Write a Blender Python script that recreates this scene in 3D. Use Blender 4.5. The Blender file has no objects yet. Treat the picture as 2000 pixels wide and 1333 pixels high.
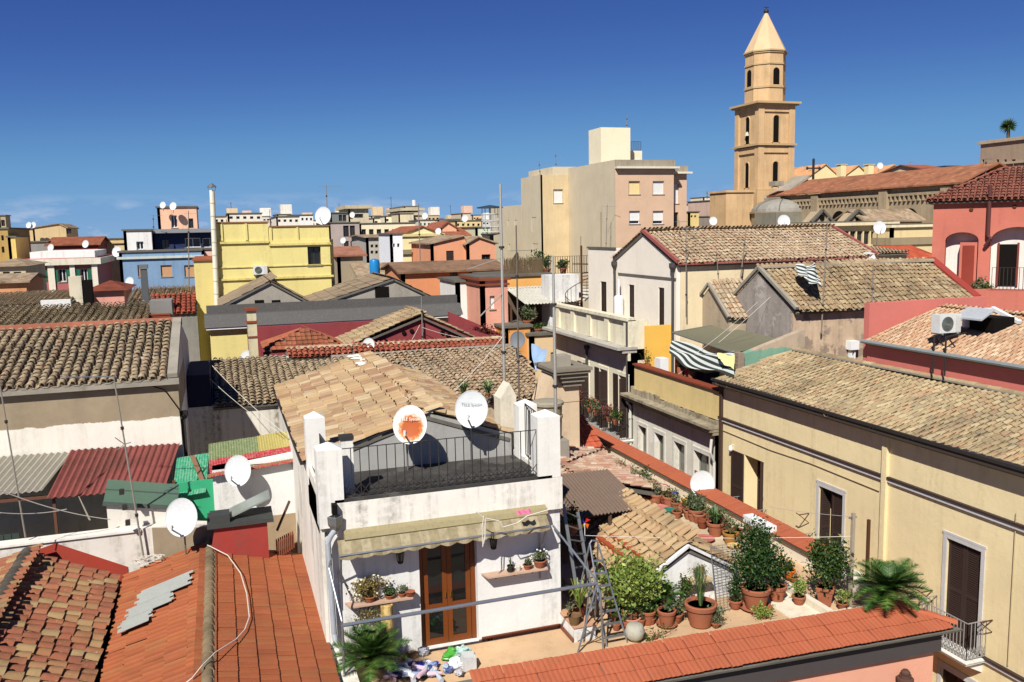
import bpy, math, random
import numpy as np
from mathutils import Vector, Matrix
random.seed(7); RNG = np.random.default_rng(7)
S = bpy.context.scene
COL = S.collection
# ------------------------------------------------------------------ camera
EYE = 18.0                      # eye height over the street, metres
FPX = 1700.0                    # focal length in photo pixels (2000 wide)
YAW, PITCH, ROLL = math.radians(18.5), math.atan((666.5 - 447) / FPX), 0.021
_F0 = np.array([math.sin(YAW), math.cos(YAW), 0.0]); _R0 = np.array([math.cos(YAW), -math.sin(YAW), 0.0]); _Z = np.array([0, 0, 1.0])
FWD = _F0 * math.cos(PITCH) - _Z * math.sin(PITCH); _U0 = _F0 * math.sin(PITCH) + _Z * math.cos(PITCH)
RGT = _R0 * math.cos(ROLL) - _U0 * math.sin(ROLL); UPV = _U0 * math.cos(ROLL) + _R0 * math.sin(ROLL)
EYEP = np.array([0, 0, EYE])
cam = bpy.data.objects.new('camera', bpy.data.cameras.new('camera')); COL.objects.link(cam)
cam.data.sensor_width = 36; cam.data.lens = 36 * FPX / 2000; cam.data.clip_end = 6000; cam.data.clip_start = 0.1
cam.matrix_world = Matrix(((RGT[0], UPV[0], -FWD[0], 0), (RGT[1], UPV[1], -FWD[1], 0), (RGT[2], UPV[2], -FWD[2], EYE), (0, 0, 0, 1)))
S.camera = cam
# ------------------------------------------------------------------ sky and sun
SUN_EL = math.radians(45); SUN_H = (-0.60, -0.80)
SUNV = np.array([SUN_H[0] * math.cos(SUN_EL), SUN_H[1] * math.cos(SUN_EL), math.sin(SUN_EL)])
W = bpy.data.worlds.new('World'); S.world = W; W.use_nodes = True
_n, _l = W.node_tree.nodes, W.node_tree.links
_bg = _n['Background']; _bg.inputs['Strength'].default_value = 0.072
_sk = _n.new('ShaderNodeTexSky'); _sk.sky_type = 'NISHITA'; _sk.sun_disc = False
_sk.sun_elevation = SUN_EL; _sk.sun_rotation = math.atan2(SUN_H[0], SUN_H[1])
_sk.air_density = 0.35; _sk.dust_density = 0.0; _sk.ozone_density = 4.0; _sk.altitude = 20
# a few small fair-weather clouds low over the horizon, all the way round
_tc = _n.new('ShaderNodeTexCoord'); _sep = _n.new('ShaderNodeSeparateXYZ'); _l.new(_tc.outputs['Generated'], _sep.inputs[0])
_mp = _n.new('ShaderNodeMapping'); _mp.inputs['Scale'].default_value = (9, 9, 34); _l.new(_tc.outputs['Generated'], _mp.inputs[0])
_no = _n.new('ShaderNodeTexNoise'); _no.inputs['Scale'].default_value = 1.0; _no.inputs['Detail'].default_value = 7; _no.inputs['Roughness'].default_value = 0.6
_l.new(_mp.outputs[0], _no.inputs['Vector'])
_r1 = _n.new('ShaderNodeMapRange'); _r1.inputs[1].default_value = 0.50; _r1.inputs[2].default_value = 0.64; _l.new(_no.outputs['Fac'], _r1.inputs[0])
_r2 = _n.new('ShaderNodeMapRange'); _r2.inputs[1].default_value = 0.045; _r2.inputs[2].default_value = 0.012; _l.new(_sep.outputs[2], _r2.inputs[0])
_mu = _n.new('ShaderNodeMath'); _mu.operation = 'MULTIPLY'; _l.new(_r1.outputs[0], _mu.inputs[0]); _l.new(_r2.outputs[0], _mu.inputs[1])
_m2 = _n.new('ShaderNodeMath'); _m2.operation = 'MULTIPLY'; _m2.inputs[1].default_value = 0.75; _l.new(_mu.outputs[0], _m2.inputs[0])
_mx = _n.new('ShaderNodeMix'); _mx.data_type = 'RGBA'; _l.new(_m2.outputs[0], _mx.inputs[0]); _l.new(_sk.outputs[0], _mx.inputs[6]); _mx.inputs[7].default_value = (15.0, 13.0, 11.4, 1)
# grade of the clear Mediterranean sky: deep blue overhead, never whiter than pale blue at the horizon
_sc = _n.new('ShaderNodeMix'); _sc.data_type = 'RGBA'; _sc.blend_type = 'MULTIPLY'; _sc.inputs[0].default_value = 1.0; _sc.inputs[7].default_value = (1 / 12, 1 / 12, 1 / 12, 1); _l.new(_sk.outputs[0], _sc.inputs[6])
_cv = _n.new('ShaderNodeRGBCurve'); _l.new(_sc.outputs[2], _cv.inputs['Color'])
for _c, _pts in enumerate((((.0675, .037), (.174, .115), (.35, .168), (1, .3)), ((.1275, .093), (.317, .27), (.55, .315), (1, .42)), ((.2775, .31), (.586, .5), (.817, .54), (1, .6)))):
    _k = _cv.mapping.curves[_c]; _k.points[1].location = _pts[-1]
    for _p in _pts[:-1]: _k.points.new(*_p)
_cv.mapping.update()
_ti = _n.new('ShaderNodeMix'); _ti.data_type = 'RGBA'; _ti.blend_type = 'MULTIPLY'; _ti.inputs[0].default_value = 1.0; _ti.inputs[7].default_value = (12, 12, 12, 1); _l.new(_cv.outputs[0], _ti.inputs[6])
_l.new(_ti.outputs[2], _mx.inputs[6]); _mx.inputs[7].default_value = (6.8, 7.2, 8.2, 1)
_l.new(_mx.outputs[2], _bg.inputs['Color'])
_sl = bpy.data.lights.new('sun', 'SUN'); _sl.energy = 5.0; _sl.angle = math.radians(0.53); _sl.color = (1.0, 0.965, 0.905)
sun = bpy.data.objects.new('sun', _sl); COL.objects.link(sun); sun.location = (0, 0, 60)
sun.rotation_euler = Vector(-SUNV).to_track_quat('-Z', 'Y').to_euler()
S.view_settings.view_transform = 'Standard'; S.view_settings.look = 'None'; S.view_settings.exposure = 0.5; S.view_settings.gamma = 1.0
S.view_settings.use_curve_mapping = False
S.render.engine = 'CYCLES'; S.cycles.use_denoising = True; S.cycles.max_bounces = 6; S.cycles.diffuse_bounces = 4; S.cycles.glossy_bounces = 2
S.cycles.transparent_max_bounces = 6; S.cycles.sample_clamp_indirect = 6

# ------------------------------------------------------------------ measuring: a photo point seen on a known plane of the place
def ray(u, v):
    return FWD + (u - 1000) / FPX * RGT - (v - 666.5) / FPX * UPV
def px(u, v, x=None, y=None, z=None, d=None):
    r = ray(u, v)
    if x is not None: t = (x - EYEP[0]) / r[0]
    elif y is not None: t = (y - EYEP[1]) / r[1]
    elif z is not None: t = (z - EYEP[2]) / r[2]
    else: t = d
    return EYEP + t * r
def proj(p):
    q = np.asarray(p, float) - EYEP; w = q @ FWD
    return 1000 + FPX * (q @ RGT) / w, 666.5 - FPX * (q @ UPV) / w, w

# ------------------------------------------------------------------ mesh building
def unit(a):
    a = np.asarray(a, float); n = np.linalg.norm(a); return a / n if n else a
class MB:
    def __init__(s): s.v, s.f, s.m = [], [], []
    def add(s, vs, fs, mi=0):
        o = len(s.v); s.v.extend([tuple(map(float, p)) for p in vs]); s.f.extend([tuple(i + o for i in f) for f in fs]); s.m.extend([mi] * len(fs)); return s
    def poly(s, pts, mi=0): return s.add(pts, [tuple(range(len(pts)))], mi)
    def hexa(s, p, mi=0):      # p: 4 bottom, 4 top (same winding, counter-clockwise from above)
        return s.add(p, [(3, 2, 1, 0), (4, 5, 6, 7), (0, 1, 5, 4), (1, 2, 6, 5), (2, 3, 7, 6), (3, 0, 4, 7)], mi)
    def box(s, x0, x1, y0, y1, z0, z1, mi=0):
        x0, x1 = min(x0, x1), max(x0, x1); y0, y1 = min(y0, y1), max(y0, y1); z0, z1 = min(z0, z1), max(z0, z1)
        return s.hexa([(x0, y0, z0), (x1, y0, z0), (x1, y1, z0), (x0, y1, z0), (x0, y0, z1), (x1, y0, z1), (x1, y1, z1), (x0, y1, z1)], mi)
    def prism(s, poly, vec, mi=0):
        n = len(poly); a = [np.asarray(p, float) for p in poly]; b = [p + np.asarray(vec, float) for p in a]
        nrm = sum(np.cross(a[i], a[(i + 1) % n]) for i in range(n))
        if np.dot(nrm, np.asarray(vec, float)) > 0: a.reverse(); b.reverse()
        fs = [tuple(range(n)), tuple(range(2 * n - 1, n - 1, -1))] + [(i, i + n, (i + 1) % n + n, (i + 1) % n) for i in range(n)]
        return s.add(a + b, fs, mi)
    def beam(s, p, q, w, h=None, up=(0, 0, 1), mi=0):
        p, q = np.asarray(p, float), np.asarray(q, float); h = h or w; d = unit(q - p); u = np.asarray(up, float)
        if abs(np.dot(d, u)) > 0.98: u = np.array([0, 1.0, 0]) if abs(d[1]) < .9 else np.array([1.0, 0, 0])
        sx = unit(np.cross(d, u)) * w / 2; sz = unit(np.cross(sx, d)) * h / 2
        return s.add([p - sx - sz, p + sx - sz, p + sx + sz, p - sx + sz, q - sx - sz, q + sx - sz, q + sx + sz, q - sx + sz],
                     [(0, 1, 2, 3), (7, 6, 5, 4), (0, 4, 5, 1), (1, 5, 6, 2), (2, 6, 7, 3), (3, 7, 4, 0)], mi)
    def tube(s, path, r, n=6, mi=0, r1=None):
        P = [np.asarray(p, float) for p in path]; k = len(P); o = []; ref = None
        for i in range(k):
            d = unit(P[min(i + 1, k - 1)] - P[max(i - 1, 0)])
            if ref is None: ref = np.array([0, 0, 1.0]) if abs(d[2]) < .9 else np.array([1.0, 0, 0])
            a = unit(np.cross(d, ref)); b = np.cross(a, d); ref = unit(np.cross(a, d)); rr = r + ((r1 if r1 is not None else r) - r) * i / max(1, k - 1)
            o.append([P[i] + rr * (math.cos(2 * math.pi * j / n) * a + math.sin(2 * math.pi * j / n) * b) for j in range(n)])
        vs = [p for ring in o for p in ring]; fs = []
        for i in range(k - 1):
            for j in range(n): fs.append((i * n + j, i * n + (j + 1) % n, (i + 1) * n + (j + 1) % n, (i + 1) * n + j))
        fs.append(tuple(range(n - 1, -1, -1))); fs.append(tuple((k - 1) * n + j for j in range(n)))
        return s.add(vs, fs, mi)
    def lathe(s, prof, c, n=16, mi=0, axis=None, closed=True):
        c = np.asarray(c, float); ax = unit(axis if axis is not None else (0, 0, 1)); ref = np.array([1.0, 0, 0]) if abs(ax[0]) < .9 else np.array([0, 1.0, 0])
        a = unit(np.cross(ref, ax)); b = np.cross(ax, a); vs = []; fs = []
        for r, z in prof: vs += [c + ax * z + r * (math.cos(2 * math.pi * j / n) * a + math.sin(2 * math.pi * j / n) * b) for j in range(n)]
        for i in range(len(prof) - 1):
            for j in range(n): fs.append((i * n + j, i * n + (j + 1) % n, (i + 1) * n + (j + 1) % n, (i + 1) * n + j))
        if closed: fs.append(tuple(range(n - 1, -1, -1))); fs.append(tuple((len(prof) - 1) * n + j for j in range(n)))
        return s.add(vs, fs, mi)
    def ell(s, c, rx, ry, rz, n=10, m=6, mi=0):
        return s.add(*_ell(c, rx, ry, rz, n, m), mi)
def _ell(c, rx, ry, rz, n, m):
    vs = []; fs = []
    for i in range(m + 1):
        t = math.pi * i / m
        for j in range(n): vs.append((c[0] + rx * math.sin(t) * math.cos(2 * math.pi * j / n), c[1] + ry * math.sin(t) * math.sin(2 * math.pi * j / n), c[2] - rz * math.cos(t)))
    for i in range(m):
        for j in range(n): fs.append((i * n + j, i * n + (j + 1) % n, (i + 1) * n + (j + 1) % n, (i + 1) * n + j))
    return vs, fs
def mesh_of(name, verts, faces, mats, mi=None, smooth=False):
    me = bpy.data.meshes.new(name); me.from_pydata([tuple(v) for v in verts], [], faces)
    for m in (mats if isinstance(mats, (list, tuple)) else [mats]): me.materials.append(m)
    if mi is not None and any(mi): me.polygons.foreach_set('material_index', mi)
    if smooth: me.polygons.foreach_set('use_smooth', [True] * len(me.polygons))
    me.update(); return me
def smooth_by_angle(me, deg=40):
    me.polygons.foreach_set('use_smooth', [True] * len(me.polygons)); me.set_sharp_from_angle(angle=math.radians(deg))
def tag(o, label=None, cat=None, group=None, kind=None):
    if label: o['label'] = label
    if cat: o['category'] = cat
    if group: o['group'] = group
    if kind: o['kind'] = kind
    return o
class Th:                      # a thing: an Empty at its base; parts are written in place and stored relative to it
    def __init__(s, name, label, cat, loc=(0, 0, 0), rz=0.0, group=None, kind=None):
        s.o = bpy.data.objects.new(name, None); COL.objects.link(s.o); s.loc = np.array(loc, float); s.rz = rz
        s.o.location = tuple(s.loc); s.o.rotation_euler = (0, 0, rz); s.o.empty_display_size = .2; tag(s.o, label, cat, group, kind or 'thing')
        c, n = math.cos(rz), math.sin(rz); s.Rm = np.array([[c, -n, 0], [n, c, 0], [0, 0, 1.0]])
    def at(s, u, v, x=None, y=None, z=None):
        r = s.Rm.T @ ray(u, v); e = s.Rm.T @ (EYEP - s.loc) + s.loc
        if x is not None: t = (x - e[0]) / r[0]
        elif y is not None: t = (y - e[1]) / r[1]
        else: t = (z - e[2]) / r[2]
        return e + t * r
    def world(s, q): return s.loc + s.Rm @ (np.asarray(q, float) - s.loc)
    def part(s, name, mb, mat, parent=None, smooth=None, label=None, kind=None):
        me = mesh_of(name, np.array(mb.v) - s.loc, mb.f, mat, mb.m)
        if smooth: smooth_by_angle(me, smooth)
        o = bpy.data.objects.new(name, me); COL.objects.link(o); o.parent = parent or s.o; tag(o, label, None, None, kind); return o
def solo(name, label, cat, mb, mat, group=None, kind=None, smooth=None):
    V = np.array(mb.v); c = np.array([V[:, 0].mean(), V[:, 1].mean(), V[:, 2].min()])
    me = mesh_of(name, V - c, mb.f, mat, mb.m)
    if smooth: smooth_by_angle(me, smooth)
    o = bpy.data.objects.new(name, me); COL.objects.link(o); o.location = tuple(c); return tag(o, label, cat, group, kind or 'thing')
# ------------------------------------------------------------------ materials
def lin(c):
    if isinstance(c, str):
        c = c.lstrip('#'); c = [int(c[i:i + 2], 16) / 255 for i in (0, 2, 4)]
        c = [x / 12.92 if x <= .04045 else ((x + .055) / 1.055) ** 2.4 for x in c]
    return tuple(c)
class NT:
    def __init__(s, name, rough=.85, spec=.25):
        s.mat = bpy.data.materials.new(name); s.mat.use_nodes = True; s.n = s.mat.node_tree.nodes; s.l = s.mat.node_tree.links
        s.b = s.n['Principled BSDF']; s.b.inputs['Roughness'].default_value = rough; s.b.inputs['Specular IOR Level'].default_value = spec
        s.pos = s.n.new('ShaderNodeNewGeometry').outputs['Position']
    def new(s, t, **kw):
        nd = s.n.new(t)
        for k, v in kw.items(): setattr(nd, k, v)
        return nd
    def put(s, sock, v):
        if isinstance(v, bpy.types.NodeSocket): s.l.new(v, sock)
        elif isinstance(v, (tuple, list)): sock.default_value = tuple(v) + ((1,) if len(v) == 3 and len(sock.default_value) == 4 else ())
        else: sock.default_value = v
    def map(s, sc, vec=None, loc=(0, 0, 0)):
        m = s.new('ShaderNodeMapping'); s.put(m.inputs[0], vec or s.pos); m.inputs['Scale'].default_value = sc; m.inputs['Location'].default_value = loc; return m.outputs[0]
    def noise(s, scale, detail=5, rough=.6, vec=None, dist=0):
        t = s.new('ShaderNodeTexNoise'); t.inputs['Scale'].default_value = scale; t.inputs['Detail'].default_value = detail; t.inputs['Roughness'].default_value = rough
        t.inputs['Distortion'].default_value = dist; s.put(t.inputs['Vector'], vec or s.pos); return t.outputs['Fac']
    def rng(s, f, a, b, c=0., d=1.):
        m = s.new('ShaderNodeMapRange'); s.put(m.inputs[0], f); m.inputs[1].default_value = a; m.inputs[2].default_value = b; m.inputs[3].default_value = c; m.inputs[4].default_value = d; return m.outputs[0]
    def math(s, op, a, b=0.):
        m = s.new('ShaderNodeMath', operation=op); s.put(m.inputs[0], a); s.put(m.inputs[1], b); return m.outputs[0]
    def mix(s, f, a, b, mode='MIX'):
        m = s.new('ShaderNodeMix', data_type='RGBA', blend_type=mode); s.put(m.inputs[0], f); s.put(m.inputs[6], a); s.put(m.inputs[7], b); return m.outputs[2]
    def ramp(s, f, cols, interp='LINEAR'):
        r = s.new('ShaderNodeValToRGB'); r.color_ramp.interpolation = interp; e = r.color_ramp.elements
        while len(e) < len(cols): e.new(1.)
        for i, c in enumerate(cols):
            if len(c) == 2 and not isinstance(c, str): e[i].position, cc = c
            else: e[i].position, cc = i / max(1, len(cols) - 1), c
            e[i].color = lin(cc) + (1,)
        s.put(r.inputs[0], f); return r.outputs[0]
    def sep(s):
        q = s.new('ShaderNodeSeparateXYZ'); s.put(q.inputs[0], s.pos); return q.outputs
    def bump(s, f, dist=.01, strength=.6):
        b = s.new('ShaderNodeBump'); b.inputs['Distance'].default_value = dist; b.inputs['Strength'].default_value = strength; s.put(b.inputs['Height'], f); s.l.new(b.outputs[0], s.b.inputs['Normal'])
    def rand(s):
        a = s.new('ShaderNodeObjectInfo').outputs['Random']; b = s.new('ShaderNodeNewGeometry').outputs['Random Per Island']
        return s.math('FRACT', s.math('ADD', a, s.math('MULTIPLY', b, 7.31)))
    def col(s, c): s.put(s.b.inputs['Base Color'], c); return s
def dk(c, k): return tuple(x * k for x in lin(c))
_MC = {}
def plaster(c, mott=.18, stain='#5d564a', sa=.4, sth=.5, patch=None, pth=.62, split=None, rough=.9, k=.84, bump=.006, wear=None):
    key = ('pl', c, mott, stain, sa, sth, patch, pth, split, k, wear)
    if key in _MC: return _MC[key]
    mott *= 1.3; t = NT('plaster_' + c.strip('#'), rough, .15); base = dk(c, k)
    a = t.mix(t.rng(t.noise(.55, 6, .65), .3, .7), tuple(x * (1 - mott) for x in base), tuple(min(.9, x * (1 + mott * .35)) for x in base))
    if split:                   # a second coat of paint above a ragged line
        zlev, c2, jag = split[:3]
        zz = t.math('ADD', t.sep()[2], t.math('MULTIPLY', t.math('SUBTRACT', t.noise(1.6, 5, .7), .5), jag))
        b2 = dk(c2, k); b2m = t.mix(t.rng(t.noise(1.1, 6, .7), .3, .7), tuple(x * .72 for x in b2), b2)
        a = t.mix(t.rng(zz, zlev - .01, zlev + .01), a, b2m)
    if patch:
        pn = t.noise(.9, 7, .62, dist=.4)
        a = t.mix(t.rng(pn, pth, pth + .03), a, dk(patch, k))
    if wear:
        wn = t.noise(2.3, 8, .7, dist=.3); a = t.mix(t.rng(wn, wear[1], wear[1] + .05), a, dk(wear[0], k))
    st = t.noise(1.0, 6, .65, t.map((2.6, 2.6, .22)))
    st2 = t.noise(7, 5, .7)
    sm = t.math('MULTIPLY', t.rng(st, sth, sth + .2), t.rng(st2, .35, .6))
    a = t.mix(t.math('MULTIPLY', sm, sa), a, dk(stain, .8))
    sp = t.noise(38, 3, .6); a = t.mix(t.rng(sp, .62, .72, 0, .16), a, dk(stain, .7))
    t.col(a); t.bump(t.math('ADD', t.noise(60, 3, .7), t.math('MULTIPLY', t.noise(4, 6, .7), 2.5)), bump, .7)
    _MC[key] = t.mat; return t.mat
def tilemat(name, cols, lichen='#8d8468', la=.5, lth=.55, k=.8, moss=None, rough=.92, streak=None, bare=None, cells=None, wx=.7):
    if name in _MC: return _MC[name]
    t = NT(name, rough, .12); r = t.rand()
    if cells:                   # far roofs: colour changes tile by tile
        fl_ = t.new('ShaderNodeVectorMath', operation='FLOOR'); t.put(fl_.inputs[0], t.map(cells)); wn_ = t.new('ShaderNodeTexWhiteNoise'); t.put(wn_.inputs['Vector'], fl_.outputs[0]); r = wn_.outputs['Value']
    c = None; c = t.ramp(r, [tuple(x * k for x in lin(q)) for q in cols])
    c = t.mix(.3, c, tuple(sum(lin(q)[i_] for q in cols) / len(cols) * k for i_ in range(3)))
    c = t.mix(t.rng(t.noise(3.0, 5, .6), .3, .72, 0, .22), c, t.mix(.5, c, (0.02, .017, .013)))
    c = t.mix(t.rng(t.noise(.7, 5, .6, dist=.6), .48, .66, 0, wx), c, t.mix(.62, c, dk('#3d362b', .8)))
    c = t.mix(t.rng(t.noise(22, 6, .75), lth, lth + .12, 0, la), c, dk(lichen, k))
    if bare: c = t.mix(t.rng(t.noise(11, 6, .72, dist=.5), bare[1], bare[1] + .04), c, dk(bare[0], k))
    if moss: c = t.mix(t.rng(t.noise(1.4, 6, .7), .5, .68, 0, .75), c, dk(moss, k))
    c = t.mix(t.rng(t.noise(75, 4, .7), .58, .7, 0, .25), c, dk('#2e2922', .8))
    t.col(c); t.bump(t.math('ADD', t.noise(45, 5, .75), t.math('MULTIPLY', t.noise(140, 2, .6), .5)), .008, .8)
    _MC[name] = t.mat; return t.mat
def paint(c, rough=.5, spec=.3, k=.85, dirt=.25, metal=0., bump=.0, dirtc='#4a3f33', dth=.5):
    key = ('pa', c, rough, spec, k, dirt, metal, bump, dirtc, dth)
    if key in _MC: return _MC[key]
    t = NT('paint_' + c.strip('#'), rough, spec); b = dk(c, k); t.b.inputs['Metallic'].default_value = metal
    a = t.mix(t.rng(t.noise(3, 7, .7), .3, .7, 0, .5), b, tuple(x * .8 for x in b))
    a = t.mix(t.rng(t.noise(14, 7, .75), dth, dth + .25, 0, dirt), a, dk(dirtc, .8))
    t.col(a)
    if bump: t.bump(t.noise(40, 4, .7), bump, .6)
    _MC[key] = t.mat; return t.mat
def leafmat(c1, c2, name, rough=.5, trans=.25):
    if name in _MC: return _MC[name]
    t = NT(name, rough, .35); r = t.rand()
    c = t.ramp(r, [(0., dk(c1, .7)), (.5, dk(c1, .95)), (.9, dk(c2, .85)), (1., dk('#9a8a4c', .8))]); c = t.mix(t.rng(t.noise(5, 3), .4, .65, 0, .5), c, dk(c1, .45)); t.col(c)
    tr = t.new('ShaderNodeBsdfTranslucent'); t.put(tr.inputs[0], c); ms = t.new('ShaderNodeMixShader'); ms.inputs[0].default_value = trans
    t.l.new(t.b.outputs[0], ms.inputs[1]); t.l.new(tr.outputs[0], ms.inputs[2]); t.l.new(ms.outputs[0], t.n['Material Output'].inputs[0])
    _MC[name] = t.mat; return t.mat
def glass(c='#1c2126', rough=.06):
    key = ('gl', c, rough)
    if key in _MC: return _MC[key]
    t = NT('window_glass', rough, .6); t.col(t.mix(t.rng(t.noise(.8, 4), .35, .7), dk(c, .6), dk(c, 1.3))); _MC[key] = t.mat; return t.mat
DARK = paint('#15120f', .9, .1, .8, .1)
METAL = paint('#8f9190', .45, .5, .8, .35, .6)
STEEL = paint('#a9aeb3', .32, .5, .85, .2, .75)
IRON = paint('#33302d', .6, .3, .8, .3)
RUST = paint('#5f3a26', .85, .15, .8, .5)
WHITEP = paint('#eeeeec', .45, .3, .85, .1)
SHUT = paint('#43322c', .6, .25, .7, .25)
TERRA = paint('#ad684a', .85, .15, .72, .5, dirtc='#94806c')
TERRAD = paint('#8c4a33', .85, .15, .8, .45, dirtc='#5a4a3c')
ASPHALT = plaster('#55524f', .2, k=.6)
CONC = plaster('#a39b8c', .22, sa=.5)
CONCD = plaster('#6f6a60', .25, sa=.6)
# tiles
T_OLD = tilemat('tile_weathered_grey', ['#6f6350', '#8b7c62', '#9a8a6c', '#7d6a52', '#a08d70', '#8a6a50', '#776b58'], '#b8b09a', .55, .5, 1.25, wx=.5)
T_OLD2 = tilemat('tile_weathered_tan', ['#93806a', '#ab967a', '#bba88a', '#98846a', '#b59a7c', '#a07a60', '#c2b294'], '#a09880', .5, .54, 1.0, wx=.5)
T_TAN = tilemat('tile_pale_tan', ['#a89070', '#bda67f', '#cdb890', '#a88c6a', '#b89a76', '#9a7c60', '#d0bf9a', '#a8886a'], '#8d8263', .55, .55, .7)  # pale tan clay, tone varies from tile to tile
T_R1 = tilemat('tile_ochre', ['#a39070', '#b8a47c', '#c8b48c', '#9c8a6c', '#ae9874', '#bc9270', '#958870', '#d0c096'], '#9a957c', .5, .54, .8, wx=.55)
T_WH = tilemat('tile_pale_patched', ['#bfa27c', '#d2b688', '#c9a678', '#b08a68', '#a0705c', '#dcc8a0', '#c8a47c', '#b59878', '#d8c4a0'], '#a08c6c', .5, .55, .72, bare=('#cfc4b0', .68), wx=.45)
T_RED = tilemat('tile_red_painted_flaking', ['#985442', '#a05c46', '#8c4e3e', '#a86a50', '#96583f', '#a87c56', '#9c7856', '#ac9468', '#b09c74'], '#9a8a5c', .65, .56, .82, bare=('#c9b090', .635))
T_ORG = tilemat('tile_red_sealed', ['#b0623f', '#b86a48', '#a85c3c', '#b4663f', '#b07248'], '#94603f', .5, .53, .74, rough=.75, wx=.35, bare=('#a8926c', .73))
T_COP = tilemat('tile_new_terracotta', ['#c06a4a', '#c26d4d', '#be6848', '#c4704f', '#c16b4b'], '#b86446', .3, .58, .72, rough=.8, wx=.15)
T_PINK = tilemat('tile_new_pale', ['#d0ac8a', '#dfc09c', '#c29474', '#d2a884', '#e6cfae', '#b28668', '#cba07e'], '#b5957a', .45, .56, .72, wx=.3)
T_SHED = tilemat('tile_shed', ['#bfa27c', '#cdb288', '#b8946e', '#c9ab80', '#c09c74', '#ad8f6c'], '#8d8566', .5, .56, .74)
CELL = (3.2, 2.2, 3.2)
T_DKRED = tilemat('tile_far_red', ['#a8604a', '#a0563f', '#b06c50', '#96543f', '#b87c5c'], '#d6a488', .5, .6, .76, cells=CELL)
T_FARTAN = tilemat('tile_far_tan', ['#93806a', '#ab967a', '#bba88a', '#8a7862', '#b59a7c', '#a07a60', '#c2b294'], '#8c846c', .5, .56, .8, cells=CELL)
# ------------------------------------------------------------------ roofs of single tiles
def tile_template(kind, pitch, tl):
    if kind == 'barrel':
        r = pitch * .41; n = 6; prof = [(-r * math.cos(math.pi * i / n), .8 * r * math.sin(math.pi * i / n)) for i in range(n + 1)]; tap = .76; L = tl * 1.2; lift = .036; th = .014
    elif kind == 'wave':      # interlocking tile with two rolls
        n = 8; prof = [(-pitch / 2 + pitch * i / n, .013 * (0, .75, 1, .75, 0, .75, 1, .75, 0)[i]) for i in range(n + 1)]; tap = 1; L = tl * 1.06; lift = .018; th = .014
    elif kind == 'plain':     # smooth flat tile, slightly dished
        w = pitch; prof = [(-w / 2, .0), (-w * .3, .007), (0, .001), (w * .3, .007), (w / 2, .0)]; tap = 1; L = tl * 1.06; lift = .036; th = .034
    else:                     # flat interlocking tile with one side rib
        w = pitch; prof = [(-w / 2 + .002, .004), (-w / 2 + .016, .02), (-w / 2 + .034, .004), (w * .1, .0), (w / 2 - .002, .003)]; tap = 1; L = tl * 1.06; lift = .03; th = .026
    k = len(prof)
    a = [(x, 0, z + lift) for x, z in prof]; b = [(x * tap, L, z * tap) for x, z in prof]; c = [(x * .93, 0.004, z + lift - th) for x, z in prof]
    fs = [(i, i + 1, k + i + 1, k + i) for i in range(k - 1)] + [(2 * k + i, 2 * k + i + 1, i + 1, i) for i in range(k - 1)]
    return np.array(a + b + c), fs
def inside(p, poly):
    r = False; n = len(poly)
    for i in range(n):
        a, b = poly[i], poly[i - 1]
        if (a[1] > p[1]) != (b[1] > p[1]) and p[0] < (b[0] - a[0]) * (p[1] - a[1]) / (b[1] - a[1]) + a[0]: r = not r
    return r
_TM = {}
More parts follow.
